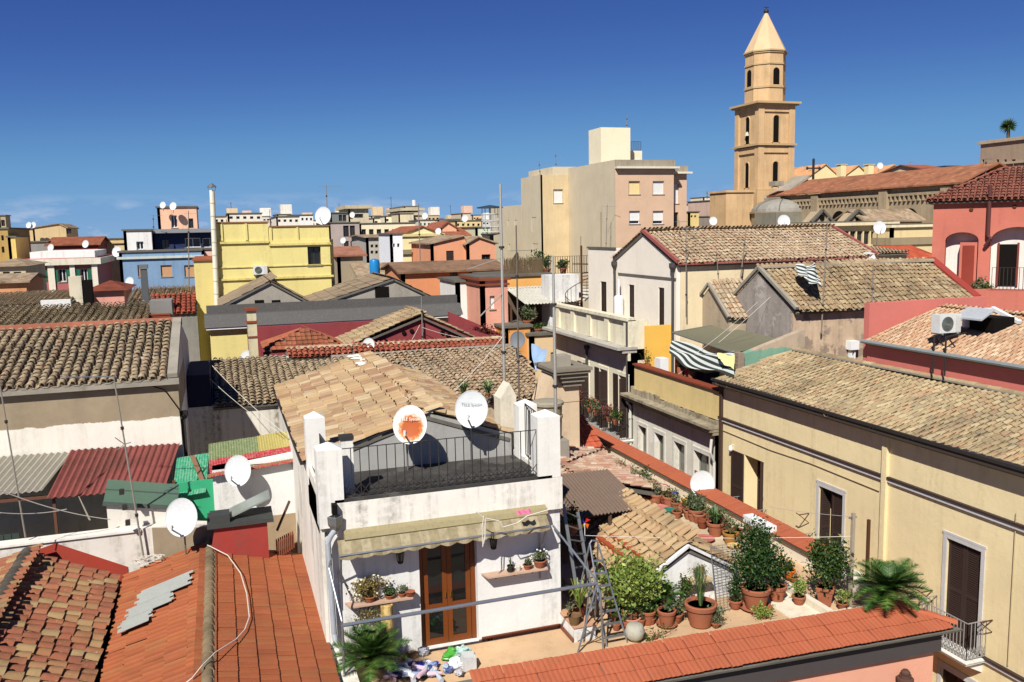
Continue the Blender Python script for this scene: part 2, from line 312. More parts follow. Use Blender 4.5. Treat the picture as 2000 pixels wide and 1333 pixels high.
def tile_roof(th, poly, mat, kind='barrel', pitch=.21, tl=.29, single=300, name='roof', deck=None, thick=.08, jit=1., over=.05, off=0., parent=None, stuffname='roof_tiles', deckd=0.065):
    """poly: roof outline, first edge along the eave; a deck board part with tiles laid on it."""
    P = np.array(poly, float); o = P[0]; ex = unit(P[1] - P[0]); n = unit(sum(np.cross(P[i] - o, P[(i + 1) % len(P)] - o) for i in range(1, len(P))))
    if n[2] < 0: n = -n
    ey = np.cross(n, ex)
    if ey[2] < 0: ey = -ey
    q2 = [((p - o) @ ex, (p - o) @ ey) for p in P]
    dk_ = MB(); dk_.prism([p - n * (deckd + (.03 * min(jit, 1.5) if kind == 'barrel' else 0)) for p in P], -n * thick)
    roof = th.part(name, dk_, deck or CONCD, parent)
    tv, tf = tile_template(kind, pitch, tl); key = (kind, pitch, tl, mat.name)
    if key not in _TM:
        _TM[key] = []
        for s in range(3):
            v = tv.copy(); v[:, 2] += RNG.normal(0, .0016 * jit, len(v)); v[:, 0] += RNG.normal(0, .0018 * jit, len(v))
            me = mesh_of('tile', v, tf, mat); smooth_by_angle(me, 50); _TM[key].append(me)
    a0, a1 = min(p[0] for p in q2), max(p[0] for p in q2); b0, b1 = min(p[1] for p in q2), max(p[1] for p in q2)
    items = []; nc = int((a1 - a0) / pitch) + 1; rows = int((b1 - b0 + over) / tl) + 1
    pan = MB()
    for i in range(nc):
        ca = a0 + pitch * (i + .5); cj = RNG.normal(0, .006 * jit)
        for j in range(rows):
            cb = b0 - over + tl * j
            if not inside((ca, min(max(cb + tl * .5, b0 + .01), b1 - .01)), q2): continue
            ang = RNG.normal(0, .022 * jit); x = ca + cj + RNG.normal(0, .006 * jit); y = cb + RNG.normal(0, .012 * jit)
            tilt = RNG.normal(0, .012 * jit); ux = ex * math.cos(ang) + ey * math.sin(ang); uy = ey * math.cos(ang) - ex * math.sin(ang)
            uy = uy * math.cos(tilt) + n * math.sin(tilt); un = np.cross(ux, uy)
            x += .012 * jit * math.sin(cb * 1.7 + i * 2.1); pos = o + ex * x + ey * y + n * (off + abs(RNG.normal(0, .004 * jit)) + .016 * jit * (math.sin(ca * .8 + cb * .5 + a1) + math.sin(cb * 1.3 - ca * .45)))
            w = th.world(pos + ey * tl * .5); U, V, D = proj(w)
            if D < 1 or U < -350 or U > 2350 or V > 1680: continue
            items.append((pos, np.stack([ux, uy, un], 1), D, -20 < U < 2020 and -20 < V < 1350))
            if kind == 'barrel':     # the trough tile beside it
                h = pitch * .5; pc = o + ex * (ca + h) + ey * cb + n * (off + .016 * jit * (math.sin(ca * .8 + cb * .5 + a1) + math.sin(cb * 1.3 - ca * .45)))
                for (x0, z0), (x1, z1) in zip([(-h, .01), (-h * .45, -.045), (h * .45, -.045)], [(-h * .45, -.045), (h * .45, -.045), (h, .01)]):
                    if ca + h + x1 > a1 + .02: continue
                    pan.poly([pc + ex * x0 + n * (z0 + .016), pc + ex * x1 + n * (z1 + .016), pc + ex * x1 + ey * tl + n * z1, pc + ex * x0 + ey * tl + n * z0])
    items.sort(key=lambda t: (not t[3], t[2]))
    for k, (pos, R, D, vis) in enumerate(items[:single]):
        ob = bpy.data.objects.new('tile', _TM[key][k % 3]); COL.objects.link(ob); ob.parent = roof
        p = pos - th.loc
        ob.matrix_local = Matrix(((R[0, 0], R[0, 1], R[0, 2], p[0]), (R[1, 0], R[1, 1], R[1, 2], p[1]), (R[2, 0], R[2, 1], R[2, 2], p[2]), (0, 0, 0, 1)))
    rest = items[single:]
    if rest:
        R = np.stack([t[1] for t in rest]); pp = np.stack([t[0] for t in rest]) - th.loc
        V = np.einsum('nij,kj->nki', R, tv) + pp[:, None, :]; k = len(tv)
        F = [tuple(i + m * k for i in f) for m in range(len(rest)) for f in tf]
        me = mesh_of(stuffname, V.reshape(-1, 3), F, mat); smooth_by_angle(me, 50)
        ob = bpy.data.objects.new(stuffname, me); COL.objects.link(ob); ob.parent = roof; ob['kind'] = 'stuff'
    if pan.f: th.part('channel_tiles', pan, mat, roof, kind='stuff')
    return roof
def ridge_caps(th, roof, p, q, mat, r=.11, L=.36, mortar=None, single=True):
    """half-round ridge tiles laid end to end from p to q"""
    p, q = np.asarray(p, float), np.asarray(q, float); d = unit(q - p); N = max(1, int(np.linalg.norm(q - p) / L)); st = np.linalg.norm(q - p) / N
    sx = unit(np.cross(d, (0, 0, 1))); up = np.cross(sx, d)
    for i in range(N):
        m = MB(); n = 6; a = p + d * st * i + up * RNG.normal(0, .006); b = a + d * st * 1.08; vs = []
        for c, rr, lift in ((a, r * 1.04, .012), (b, r * .92, 0)):
            for k in range(n + 1):
                t = math.pi * k / n; vs.append(c + sx * rr * math.cos(t) * 1.05 + up * (rr * .8 * math.sin(t) - r * .25 + lift))
        m.add(vs, [(k, k + 1, n + 2 + k, n + 1 + k) for k in range(n)] + [tuple(range(n, -1, -1)), tuple(range(n + 1, 2 * n + 2))])
        th.part('ridge_tile', m, mat, roof, smooth=50)
    if mortar:
        m = MB(); m.beam(p - up * r * .35, q - up * r * .35, r * 2.3, r * .5, up); th.part('ridge_mortar', m, mortar, roof)
def corrugated(mb, a, b, c, pitch=.075, amp=.018, seg=4, mi=0, wob=0.):
    """wavy sheet: a->b runs across the waves, a->c down them"""
    a, b, c = (np.asarray(p, float) for p in (a, b, c)); e = b - a; L = np.linalg.norm(e); n = unit(np.cross(e, c - a)); n = n if n[2] > 0 else -n
    N = max(2, int(L / pitch * seg)); rows = 4; vs = []
    for j in range(rows + 1):
        for i in range(N + 1):
            t = i / N; w = wob * (math.sin(t * 5 + j) * .5 + math.sin(t * 11.3 + j * 2.1) * .3)
            vs.append(a + e * t + (c - a) * j / rows + n * (amp * math.sin(2 * math.pi * t * L / pitch) + w))
    k = N + 1
    mb.add(vs, [(j * k + i, j * k + i + 1, (j + 1) * k + i + 1, (j + 1) * k + i) for j in range(rows) for i in range(N)], mi); return mb
# ------------------------------------------------------------------ walls with openings and windows
def wallmb(axis, c, t, a0, a1, z0, z1, holes=(), mb=None):
    """front skin of a wall on x=c or y=c (facing -x / -y), with reveals t deep round each opening (a0,a1,z0,z1)"""
    mb = mb or MB(); P = (lambda a, z, d=0: (c + d, a, z)) if axis == 'x' else (lambda a, z, d=0: (a, c + d, z))
    A = sorted({a0, a1, *[min(max(h[i], a0), a1) for h in holes for i in (0, 1)]}); Z = sorted({z0, z1, *[min(max(h[i], z0), z1) for h in holes for i in (2, 3)]})
    for i in range(len(A) - 1):
        for j in range(len(Z) - 1):
            ma, mz = (A[i] + A[i + 1]) / 2, (Z[j] + Z[j + 1]) / 2
            if any(h[0] < ma < h[1] and h[2] < mz < h[3] for h in holes): continue
            q = [P(A[i], Z[j]), P(A[i + 1], Z[j]), P(A[i + 1], Z[j + 1]), P(A[i], Z[j + 1])]
            mb.poly(q[::-1] if axis == 'x' else q)
    for h in holes:
        l, r, b, u = h[:4]
        for q in ([P(l, b), P(l, u), P(l, u, t), P(l, b, t)], [P(r, u), P(r, b), P(r, b, t), P(r, u, t)], [P(l, u), P(r, u), P(r, u, t), P(l, u, t)], [P(r, b), P(l, b), P(l, b, t), P(r, b, t)]):
            mb.poly(q[::-1] if axis == 'x' else q)
    for e in ((a0, z0, a1, z0), (a1, z0, a1, z1), (a1, z1, a0, z1), (a0, z1, a0, z0)):
        q = [P(e[0], e[1]), P(e[0], e[1], t), P(e[2], e[3], t), P(e[2], e[3])]
        mb.poly(q[::-1] if axis == 'x' else q)
    return mb
def bx(mb, axis, c, d0, d1, a0, a1, z0, z1, mi=0):
    """box standing on the wall plane: depth d0..d1 measured inward, along-wall a0..a1"""
    return mb.box(c + d0, c + d1, a0, a1, z0, z1, mi) if axis == 'x' else mb.box(a0, a1, c + d0, c + d1, z0, z1, mi)
def shutter_leaf(axis, c, d, a0, a1, z0, z1, slats=True, t=.035, panels=2):
    m = MB(); w = min(.07, (a1 - a0) * .18); bx(m, axis, c, d, d + t, a0, a0 + w, z0, z1); bx(m, axis, c, d, d + t, a1 - w, a1, z0, z1)
    zs = [z0 + (z1 - z0) * i / panels for i in range(panels + 1)]
    for k, z in enumerate(zs): bx(m, axis, c, d + .001, d + t - .001, a0 + w, a1 - w, max(z0, z - .05), min(z1, z + .05))
    bx(m, axis, c, d + t * .6, d + t * .8, a0 + w, a1 - w, z0, z1)
    if slats:
        for k in range(panels):
            n = max(3, int((zs[k + 1] - zs[k] - .1) / .055))
            for i in range(n):
                z = zs[k] + .05 + (zs[k + 1] - zs[k] - .1) * (i + .3) / n; bx(m, axis, c, d + .006, d + t * .7, a0 + w, a1 - w, z, z + .018)
    return m
def window(th, wall, axis, c, h, kind='glass', t=.22, frame=None, leaf=None, sill=True, surround=None, gl=None, detail=True, name='window'):
    """fills one opening h=(a0,a1,z0,z1); a part 'window' with pane / shutter / sill sub-parts"""
    a0, a1, z0, z1 = h[:4]; w = a1 - a0; fw = min(.06, w * .1); frame = frame or WHITEP; leaf = leaf or SHUT
    f = MB(); d0, d1 = t - .07, t - .012
    bx(f, axis, c, d0, d1, a0 + .002, a0 + fw, z0 + .002, z1 - .002); bx(f, axis, c, d0, d1, a1 - fw, a1 - .002, z0 + .002, z1 - .002)
    bx(f, axis, c, d0 + .001, d1 - .001, a0 + fw, a1 - fw, z1 - fw, z1 - .003); bx(f, axis, c, d0 + .001, d1 - .001, a0 + fw, a1 - fw, z0 + .003, z0 + fw)
    if kind in ('glass', 'open', 'half'):
        am = (a0 + a1) / 2; bx(f, axis, c, d0 + .003, d1 - .003, am - fw * .5, am + fw * .5, z0 + fw, z1 - fw)
        if detail and z1 - z0 > 1.0: zm = z0 + (z1 - z0) * .62; bx(f, axis, c, d0 + .006, d1 - .006, a0 + fw, a1 - fw, zm - .02, zm + .02)
    win = th.part(name, f, frame)
    g = MB(); bx(g, axis, c, t - .04, t - .03, a0 + fw, a1 - fw, z0 + fw, z1 - fw); th.part('pane', g, gl or glass(), win)
    if kind == 'shut':
        am = (a0 + a1) / 2
        for l, r in ((a0 + .01, am - .004), (am + .004, a1 - .01)): th.part('shutter', shutter_leaf(axis, c, .05, l, r, z0 + .01, z1 - .01, detail), leaf, win)
    elif kind == 'open':      # leaves folded back flat on the wall either side
        for l, r in ((a0 - w * .5, a0 - .01), (a1 + .01, a1 + w * .5)): th.part('shutter', shutter_leaf(axis, c, -.045, l, r, z0 + .01, z1 - .01, detail), leaf, win)
    elif kind in ('roll', 'rollfull'):
        m = MB(); zb = z0 + .004 + (z1 - z0) * (.24 if kind == 'roll' else 0); n = max(4, int((z1 - zb) / .09)) if detail else 1
        for i in range(n):
            s = (z1 - zb) / n; bx(m, axis, c, t - .12, t - .085, a0 + .004, a1 - .004, zb + s * i, zb + s * (i + .92 if detail else 1))
        th.part('roller_shutter', m, leaf, win)
    if sill:
        m = MB(); bx(m, axis, c, -.06, t - .08, a0 - .06, a1 + .06, z0 - .07, z0 - .002); th.part('sill', m, surround or CONC, win)
    if surround:
        m = MB(); s = .11; e = .03
        bx(m, axis, c, -e, .001, a0 - s, a0 - .001, z0, z1 + s); bx(m, axis, c, -e, .001, a1 + .001, a1 + s, z0, z1 + s); bx(m, axis, c, -e - .004, .0005, a0 - s - .02, a1 + s + .02, z1 + s, z1 + s + .06)
        bx(m, axis, c, -e + .001, .0015, a0, a1, z1 + .001, z1 + s); th.part('surround', m, surround, win)
    return win
def railing(mb, path, h=1.0, step=.11, r=.009, top=.018, low=.06, posts=True, lattice=0):
    for p, q in zip(path[:-1], path[1:]):
        p, q = np.asarray(p, float), np.asarray(q, float); L = np.linalg.norm(q - p); up = np.array([0, 0, 1.0]); d = (q - p) / L
        mb.beam(p + up * h, q + up * h, top * 2, top); mb.beam(p + up * low, q + up * low, top * 1.4, top)
        n = max(1, int(L / step))
        for i in range(n + 1):
            b = p + (q - p) * i / n; mb.beam(b + up * low, b + up * h, r * 2)
        if lattice:
            for i in range(n):
                b = p + (q - p) * i / n; e = p + (q - p) * (i + 1) / n; mb.beam(b + up * low, e + up * (low + lattice), r * 1.6); mb.beam(e + up * (low + .001), b + up * (low + lattice), r * 1.6)
    return mb
def house(name, label, cat='house', x0=0, x1=1, y0=0, y1=1, z0=0, z1=1, mat=None, front=(), left=(), t=.22, rz=0., pivot=None, group=None, bodymat=None):
    """closed body with skins on its -y and -x faces that carry openings; returns thing, front wall, left wall"""
    th = Th(name, label, cat, (pivot[0] if pivot else x0, pivot[1] if pivot else y0, z0), rz, group)
    b = MB(); b.box(x0 + t, x1, y0 + t, y1, z0, z1 - .003); th.part('body', b, bodymat or mat)
    m = wallmb('y', y0, t, x0, x1, z0, z1, front); wallmb('x', x0, t, y0, y1, z0, z1, left, m); w = th.part('wall', m, mat)
    return th, w
# ------------------------------------------------------------------ far buildings: front face measured in the photo, built at real depth
def far(name, label, y, u0, u1, vt, vb, mat, wins=(), depth=9., cat='building', zb=None, group=None, t=.25, roof='flat', roofmat=None, kinds=None, apex=None, cornice=None, bands=()):
    um = (u0 + u1) / 2; vm = (vt + vb) / 2
    x0 = px(u0, vm, y=y)[0]; x1 = px(u1, vm, y=y)[0]; z1 = px(um, vt, y=y)[2]; z0 = px(um, vb, y=y)[2] if zb is None else zb
    H = []
    for w in wins:
        a = px(w[0], w[3], y=y); b = px(w[2], w[1], y=y); H.append((a[0], b[0], a[2], b[2], w[4] if len(w) > 4 else 'dark'))
    th, wl = house(name, label, cat, x0, x1, y, y + depth, z0, z1, mat, H, (), t, group=group)
    th.x0, th.x1, th.y0, th.y1, th.z0, th.z1 = x0, x1, y, y + depth, z0, z1
    for h in H: farwin(th, wl, 'y', y, h, t)
    if roof == 'flat':
        m = MB(); e = .12; m.box(x0 - e, x1 + e, y - e, y + depth + e, z1, z1 + .14); th.part('roof', m, roofmat or CONCD)
    elif roof == 'gable':      # gable end towards the camera
        xa = px(apex[0], apex[1], y=y); m = MB(); m.prism([(x0, y, z1), (x1, y, z1), (xa[0], y, xa[2])], (0, depth, 0)); th.part('gable', m, mat)
        m = MB(); e = .25; g = .12
        for xe, s in ((x0, -1), (x1, 1)):
            sl = (xa[2] - z1) / (xa[0] - xe) if xa[0] != xe else 0; p = np.array([xe + s * e, 0, z1 + sl * s * e])
            m.prism([(p[0], y - .2, p[2]), (xa[0], y - .2, xa[2]), (xa[0], y - .2, xa[2] + g), (p[0], y - .2, p[2] + g)], (0, depth + .2, 0))
        th.part('roof', m, roofmat or T_DKRED)
    elif roof == 'slope':      # slope towards the camera up to a ridge
        zr = px(um, apex[1], y=y + depth * .5)[2]; m = MB(); e = .3
        m.prism([(x0 - e, y - e, z1 - .05), (x0 - e, y + depth * .5, zr), (x0 - e, y + depth + e, z1 - .05), (x0 - e, y + depth + e, z1 + .07), (x0 - e, y + depth * .5, zr + .12), (x0 - e, y - e, z1 + .07)], (x1 - x0 + 2 * e, 0, 0)); th.part('roof', m, roofmat or T_DKRED)
        m = MB(); m.prism([(x0, y + .01, z1), (x0, y + depth, z1), (x0, y + depth * .5, zr)], (x1 - x0, 0, 0)); th.part('gable', m, mat)
    elif roof == 'hip':
        zr = px(um, apex[1], y=y + depth * .5)[2]; e = .3; xm0 = x0 + min(depth, x1 - x0) * .5; xm1 = x1 - min(depth, x1 - x0) * .5; ym = y + depth / 2
        if xm1 < xm0: xm0 = xm1 = (x0 + x1) / 2
        a, b, c, d = (x0 - e, y - e, z1), (x1 + e, y - e, z1), (x1 + e, y + depth + e, z1), (x0 - e, y + depth + e, z1); p, q = (xm0, ym, zr), (xm1 + .001, ym, zr)
        m = MB(); m.add([a, b, c, d, p, q], [(0, 1, 5, 4), (1, 2, 5), (2, 3, 4, 5), (3, 0, 4), (3, 2, 1, 0)]); th.part('roof', m, roofmat or T_DKRED)
    if cornice:
        for v, hh, e, cm in cornice:
            z = px(um, v, y=y)[2]; m = MB(); m.box(x0 - e, x1 + e, y - e, y + depth + e, z, z + hh); th.part('cornice', m, cm)
    return th
FARGL = glass('#1f2327', .15)
def farwin(th, wl, axis, c, h, t=.25):
    k = h[4] if len(h) > 4 else 'dark'
    if k == 'shut': window(th, wl, axis, c, h, 'shut', t, detail=False, sill=False)
    elif k == 'tan': window(th, wl, axis, c, h, 'rollfull', t, leaf=paint('#c99a72', .8, .1), detail=False, surround=None)
    elif k == 'white': window(th, wl, axis, c, h, 'rollfull', t, leaf=paint('#e4e4de', .7, .1), detail=False)
    elif k == 'cream': window(th, wl, axis, c, h, 'rollfull', t, leaf=paint('#ecd49a', .7, .1), detail=False)
    elif k == 'roll': window(th, wl, axis, c, h, 'roll', t, leaf=paint('#ecebe6', .7, .1), detail=False)
    elif k == 'green': window(th, wl, axis, c, h, 'open', t, leaf=paint('#1f6a50', .6, .2), detail=False)
    elif k == 'glass': window(th, wl, axis, c, h, 'glass', t, gl=FARGL, detail=False)
    else: window(th, wl, axis, c, h, 'glass', t, frame=paint('#4a423a', .7, .2), gl=FARGL, detail=False, sill=False)
# ------------------------------------------------------------------ fittings
def text_part(th, s, size, M, mat, parent, name='lettering', ext=.001):
    cu = bpy.data.curves.new(name, 'FONT'); cu.body = s; cu.size = size; cu.align_x = 'CENTER'; cu.align_y = 'CENTER'; cu.extrude = ext; cu.materials.append(mat)
    tmp = bpy.data.objects.new(name, cu); me = bpy.data.meshes.new_from_object(tmp); bpy.data.objects.remove(tmp)
    ob = bpy.data.objects.new(name, me); COL.objects.link(ob); ob.parent = parent; ob.matrix_local = M; return ob
def dish(label, c, dia, base=None, aim=(-.45, -.89), tilt=14, mat=None, text=None, textmat=None, group='satellite dishes', lnb=True, rust=None, basemat=None, armdir=-1):
    c = np.asarray(c, float); f = unit((aim[0] * math.cos(math.radians(tilt)), aim[1] * math.cos(math.radians(tilt)), math.sin(math.radians(tilt))))
    rt = unit(np.cross(f, (0, 0, 1))) ; rt = -rt; up = np.cross(rt, f) ; up = up if up[2] > 0 else -up
    th = Th('satellite_dish', label, 'satellite dish', tuple(c if base is None else (base[0], base[1], base[2])), 0, group)
    R = dia / 2; n = 28; rings = [(.0, 0), (.25, .012), (.5, .05), (.75, .11), (.92, .165), (1., .2)]; vs = []; fs = []
    k = len(rings)
    for sgn, dz in ((1, 0.), (-1, -.012)):
        for rr, z in rings:
            for j in range(n):
                t = 2 * math.pi * j / n; vs.append(c + rt * R * rr * math.cos(t) * .93 + up * R * rr * math.sin(t) * 1.04 + f * (R * z * .75 - R * .1 + dz))
    for s in (0, 1):
        for i in range(k - 1):
            for j in range(n):
                q = (s * k * n + i * n + j, s * k * n + i * n + (j + 1) % n, s * k * n + (i + 1) * n + (j + 1) % n, s * k * n + (i + 1) * n + j); fs.append(q if s == 0 else q[::-1])
    for j in range(n): fs.append(((k - 1) * n + j, (k - 1) * n + (j + 1) % n, (2 * k - 1) * n + (j + 1) % n, (2 * k - 1) * n + j))
    m = MB(); m.add(vs, fs); ref = th.part('reflector', m, mat or DISHW, smooth=45)
    m = MB(); rim = [c + rt * R * math.cos(t) * .935 + up * R * math.sin(t) * 1.045 + f * (R * .05) for t in np.linspace(0, 2 * math.pi, n + 1)]; m.tube(rim, .008, 5); th.part('rim', m, mat or DISHW, ref)
    if lnb:
        a = c - up * R * .98 + f * R * .04; b = c + f * R * 1.05 - up * R * .55
        m = MB(); m.beam(a - f * .05, b, .03); th.part('feed_arm', m, METAL); m = MB(); m.tube([b - f * .02 + up * .03, b + (c - b) * .1 + up * .03], .035, 8); m.beam(b - up * .03, b + up * .09, .05); th.part('receiver', m, paint('#c9c9c4', .5, .3))
    if base is not None:
        m = MB(); bk = c - f * R * .12; b0 = np.asarray(base, float); top = np.array([b0[0], b0[1], bk[2]]); m.tube([b0, top], .022, 6); m.beam(top, bk - f * .03, .06); m.beam(top - up * .12, bk - up * .12 - f * .03, .04); th.part('bracket', m, METAL)
    if text:
        tp = c + up * R * .30 + f * (R * .035 + .004) - th.loc
        M4 = Matrix(((rt[0], up[0], f[0], tp[0]), (rt[1], up[1], f[1], tp[1]), (rt[2], up[2], f[2], tp[2]), (0, 0, 0, 1)))
        text_part(th, text, dia * .115, M4, textmat, ref)
    return th
DISHW = paint('#e9eceb', .5, .25, .68, .22, dirtc='#8f8f86', dth=.48)
def aerial(label, base, h, top=None, lean=(0, 0), boom=0., nb=8, boomdir=(1, 0, 0), r=.022, mat=None, n2=0, group='television aerials', name='antenna_mast', stays=(), boomz=None):
    b = np.asarray(base, float); t = b + np.array([lean[0], lean[1], h]) if top is None else np.asarray(top, float)
    th = Th(name, label, 'antenna', tuple(b), 0, group); m = MB(); k = 5
    m.tube([b + (t - b) * i / k for i in range(k + 1)], r, 6, r1=r * .7); mast = th.part('mast', m, mat or METAL)
    m = MB()
    for i in (1, 3): p = b + (t - b) * (i / 4.2); m.tube([p, p + unit(t - b) * .07], r * 1.6, 6)
    th.part('clamp', m, IRON, mast)
    def yagi(c, L, n, bd, w):
        bd = unit(bd); e = unit(np.cross(bd, (0, 0, 1))); q = MB(); q.beam(c - bd * L * .3, c + bd * L * .7, .016)
        for i in range(n): p = c - bd * L * .28 + bd * L * .96 * i / max(1, n - 1); ww = w * (1 - .35 * i / n); q.beam(p - e * ww / 2, p + e * ww / 2, .007)
        th.part('yagi', q, STEEL)
    if boom: yagi(b + (t - b) * (boomz or .96), boom, nb, boomdir, .42)
    if n2: yagi(b + (t - b) * .8, boom * .7, n2, (boomdir[1] * -1, boomdir[0], 0), .9)
    for s in stays:
        m = MB(); m.tube([b + (t - b) * .7, np.asarray(s, float)], .006, 4); th.part('stay_wire', m, METAL)
    return th
def ac_unit(label, p0, w=.8, h=.56, d=.3, face='y', group=None):
    x, y, z = p0; th = Th('air_conditioner', label, 'air conditioner', (x, y, z), 0, group); m = MB(); m.box(x, x + w, y, y + d, z, z + h); body = th.part('casing', m, paint('#dcdcd6', .5, .3, .85, .15))
    m = MB(); c = (x + w * .36, y - .003, z + h * .5); m.lathe([(.0, 0), (h * .4, 0), (h * .4, .012), (h * .36, .012)], c, 20, axis=(0, -1, 0), closed=False)
    for r in (.12, .2, .28, .36): m.lathe([(h * r, .012), (h * r, .018), (h * (r + .02), .018), (h * (r + .02), .012)], c, 20, axis=(0, -1, 0), closed=False)
    th.part('fan_grille', m, paint('#6d716c', .5, .3)); m = MB(); m.box(x + w * .74, x + w - .01, y - .006, y, z + .02, z + h - .02); th.part('side_panel', m, paint('#cfcfc9', .5, .3))
    m = MB()
    for xx in (x + .1, x + w - .12): m.box(xx, xx + .04, y - .02, y + d + .1, z - .05, z - .002)
    th.part('bracket', m, paint('#8d8d88', .5, .3)); return th
def leaves(c, r, n, size, up=.3, clumps=14, seed=0, flat=1., droop=0.):
    """leaf blades gathered in clumps through an ellipsoid"""
    g = np.random.default_rng(seed); c = np.asarray(c, float); r = np.asarray(r, float)
    d = g.normal(size=(clumps, 3)); d /= np.linalg.norm(d, axis=1)[:, None]; cc = d * (g.random((clumps, 1)) ** .45) * .78
    k = g.integers(0, clumps, n); p = cc[k] + g.normal(size=(n, 3)) * .23; p = np.clip(p, -1.15, 1.15) * r + c
    a = g.normal(size=(n, 3)); a[:, 2] += up; a[:, 2] -= droop; a /= np.linalg.norm(a, axis=1)[:, None]
    b = g.normal(size=(n, 3)); b = np.cross(a, b); b /= np.linalg.norm(b, axis=1)[:, None]; s = size * (.45 + 1.1 * g.random((n, 1)) ** 1.5)
    m = MB(); V = np.stack([p - b * s * .28 * flat, p + a * s * .5 - np.cross(a, b) * s * .08, p + b * s * .28 * flat, p + a * s], 1)
    V = np.stack([p, p + a * s * .45 + b * s * .27 * flat, p + a * s, p + a * s * .45 - b * s * .27 * flat], 1)
    m.v = [tuple(q) for q in V.reshape(-1, 3)]; m.f = [(4 * i, 4 * i + 1, 4 * i + 2, 4 * i + 3) for i in range(n)]; m.m = [0] * n
    return m
def blades(c, n, L, spread, seed=0, w=.035, bend=.5):
    g = np.random.default_rng(seed); m = MB(); c = np.asarray(c, float)
    for i in range(n):
        t = g.random() * 2 * math.pi; s = spread * (.25 + .75 * g.random()); l = L * (.6 + .5 * g.random()); o = np.array([math.cos(t), math.sin(t), 0]); sd = np.array([-o[1], o[0], 0]) * w / 2
        P = [c + o * s * .1, c + o * s * .35 + (0, 0, l * .55), c + o * s * .75 + (0, 0, l * .9), c + o * s * 1.2 + (0, 0, l * (1 - bend * .4))]
        vs = []
        for j, p in enumerate(P): q = (1, 1, .8, .1)[j]; vs += [p - sd * q, p + sd * q]
        m.add(vs, [(2 * j, 2 * j + 1, 2 * j + 3, 2 * j + 2) for j in range(3)])
    return m
LV = {'green': leafmat('#2f4a1c', '#5d7a33', 'leaf_green'), 'dark': leafmat('#27461c', '#4c7030', 'leaf_dark'), 'palm': leafmat('#33571f', '#6d9040', 'leaf_palm'), 'yellow': leafmat('#7d9440', '#b8c468', 'leaf_yellow_green'),
      'dry': leafmat('#7d6c40', '#ab9a5c', 'leaf_dry'), 'grey': leafmat('#5c6a48', '#8a9670', 'leaf_grey_green'), 'red': leafmat('#6e3a35', '#a86a60', 'leaf_reddish'), 'blade': leafmat('#4a6638', '#8aa468', 'leaf_blade')}
SOIL = paint('#3b2c20', .95, .05, .8, .3)
def pot_profile(h, r): return [(r * .62, 0), (r * .68, .01), (r * .93, h * .78), (r * 1.02, h * .79), (r * 1.06, h * .97), (r * 1.0, h), (r * .88, h), (r * .84, h * .86)]
def potted(label, base, h=.3, r=.17, kind='bush', leaf='green', size=(.3, .3, .3), n=500, ls=.06, pot=None, saucer=False, seed=1, square=False, trunk=0., group='potted plants on the terraces', name='potted_plant', soil=True, clumps=14, flower=None, up=.3):
    b = np.asarray(base, float); th = Th(name, label, 'potted plant' if kind else 'flower pot', tuple(b), 0, group); m = MB(); b2 = b + (0, 0, .025 if saucer else 0)
    m.lathe(pot_profile(h, r), b2, 4 if square else 20); p = th.part('pot', m, pot or TERRA, smooth=35)
    if soil: m = MB(); m.lathe([(0.001, h * .86), (r * .86, h * .86)], b2, 16, closed=False); th.part('soil', m, SOIL, p)
    if saucer: m = MB(); m.lathe([(r * .9, 0), (r * 1.12, .05), (r * 1.17, .05), (r * 1.0, .012)], b, 18); th.part('saucer', m, pot or TERRA, smooth=35)
    top = b2 + (0, 0, h * .86)
    if kind == 'bush':
        c = top + (0, 0, trunk + size[2] * .82); th.part('foliage', leaves(c, size, n, ls, up, clumps, seed), LV[leaf]); m = MB(); g = np.random.default_rng(seed)
        for i in range(6): e = c + g.normal(size=3) * np.array(size) * .4; m.tube([top - (0, 0, .02), (top + e) / 2 + g.normal(size=3) * .03, e], .014, 5, r1=.005)
        th.part('stem', m, paint('#5a4a36', .9, .1))
    elif kind == 'blade': th.part('foliage', blades(top - (0, 0, .01), n, size[2], size[0], seed, ls), LV[leaf])
    elif kind == 'twig':
        m = MB(); g = np.random.default_rng(seed)
        for i in range(9):
            e = top + np.array([g.normal() * size[0] * .5, g.normal() * size[1] * .5, size[2] * (.5 + .6 * g.random())]); m.tube([top, (top + e) / 2 + g.normal(size=3) * .03, e], .008, 4, r1=.003)
        th.part('stem', m, paint('#6a5a40', .9, .1)); th.part('foliage', leaves(top + (0, 0, size[2] * .5), size, n, ls, .2, 8, seed), LV[leaf])
    if flower:
        g = np.random.default_rng(seed + 5); m = MB()
        for i in range(flower[1]): q = top + (0, 0, trunk + size[2]) + unit(g.normal(size=3)) * np.array(size) * .95; m.ell(q, .022, .022, .018, 6, 4)
        th.part('flower', m, paint(flower[0], .6, .2), kind='stuff')
    return th
_FR = {}
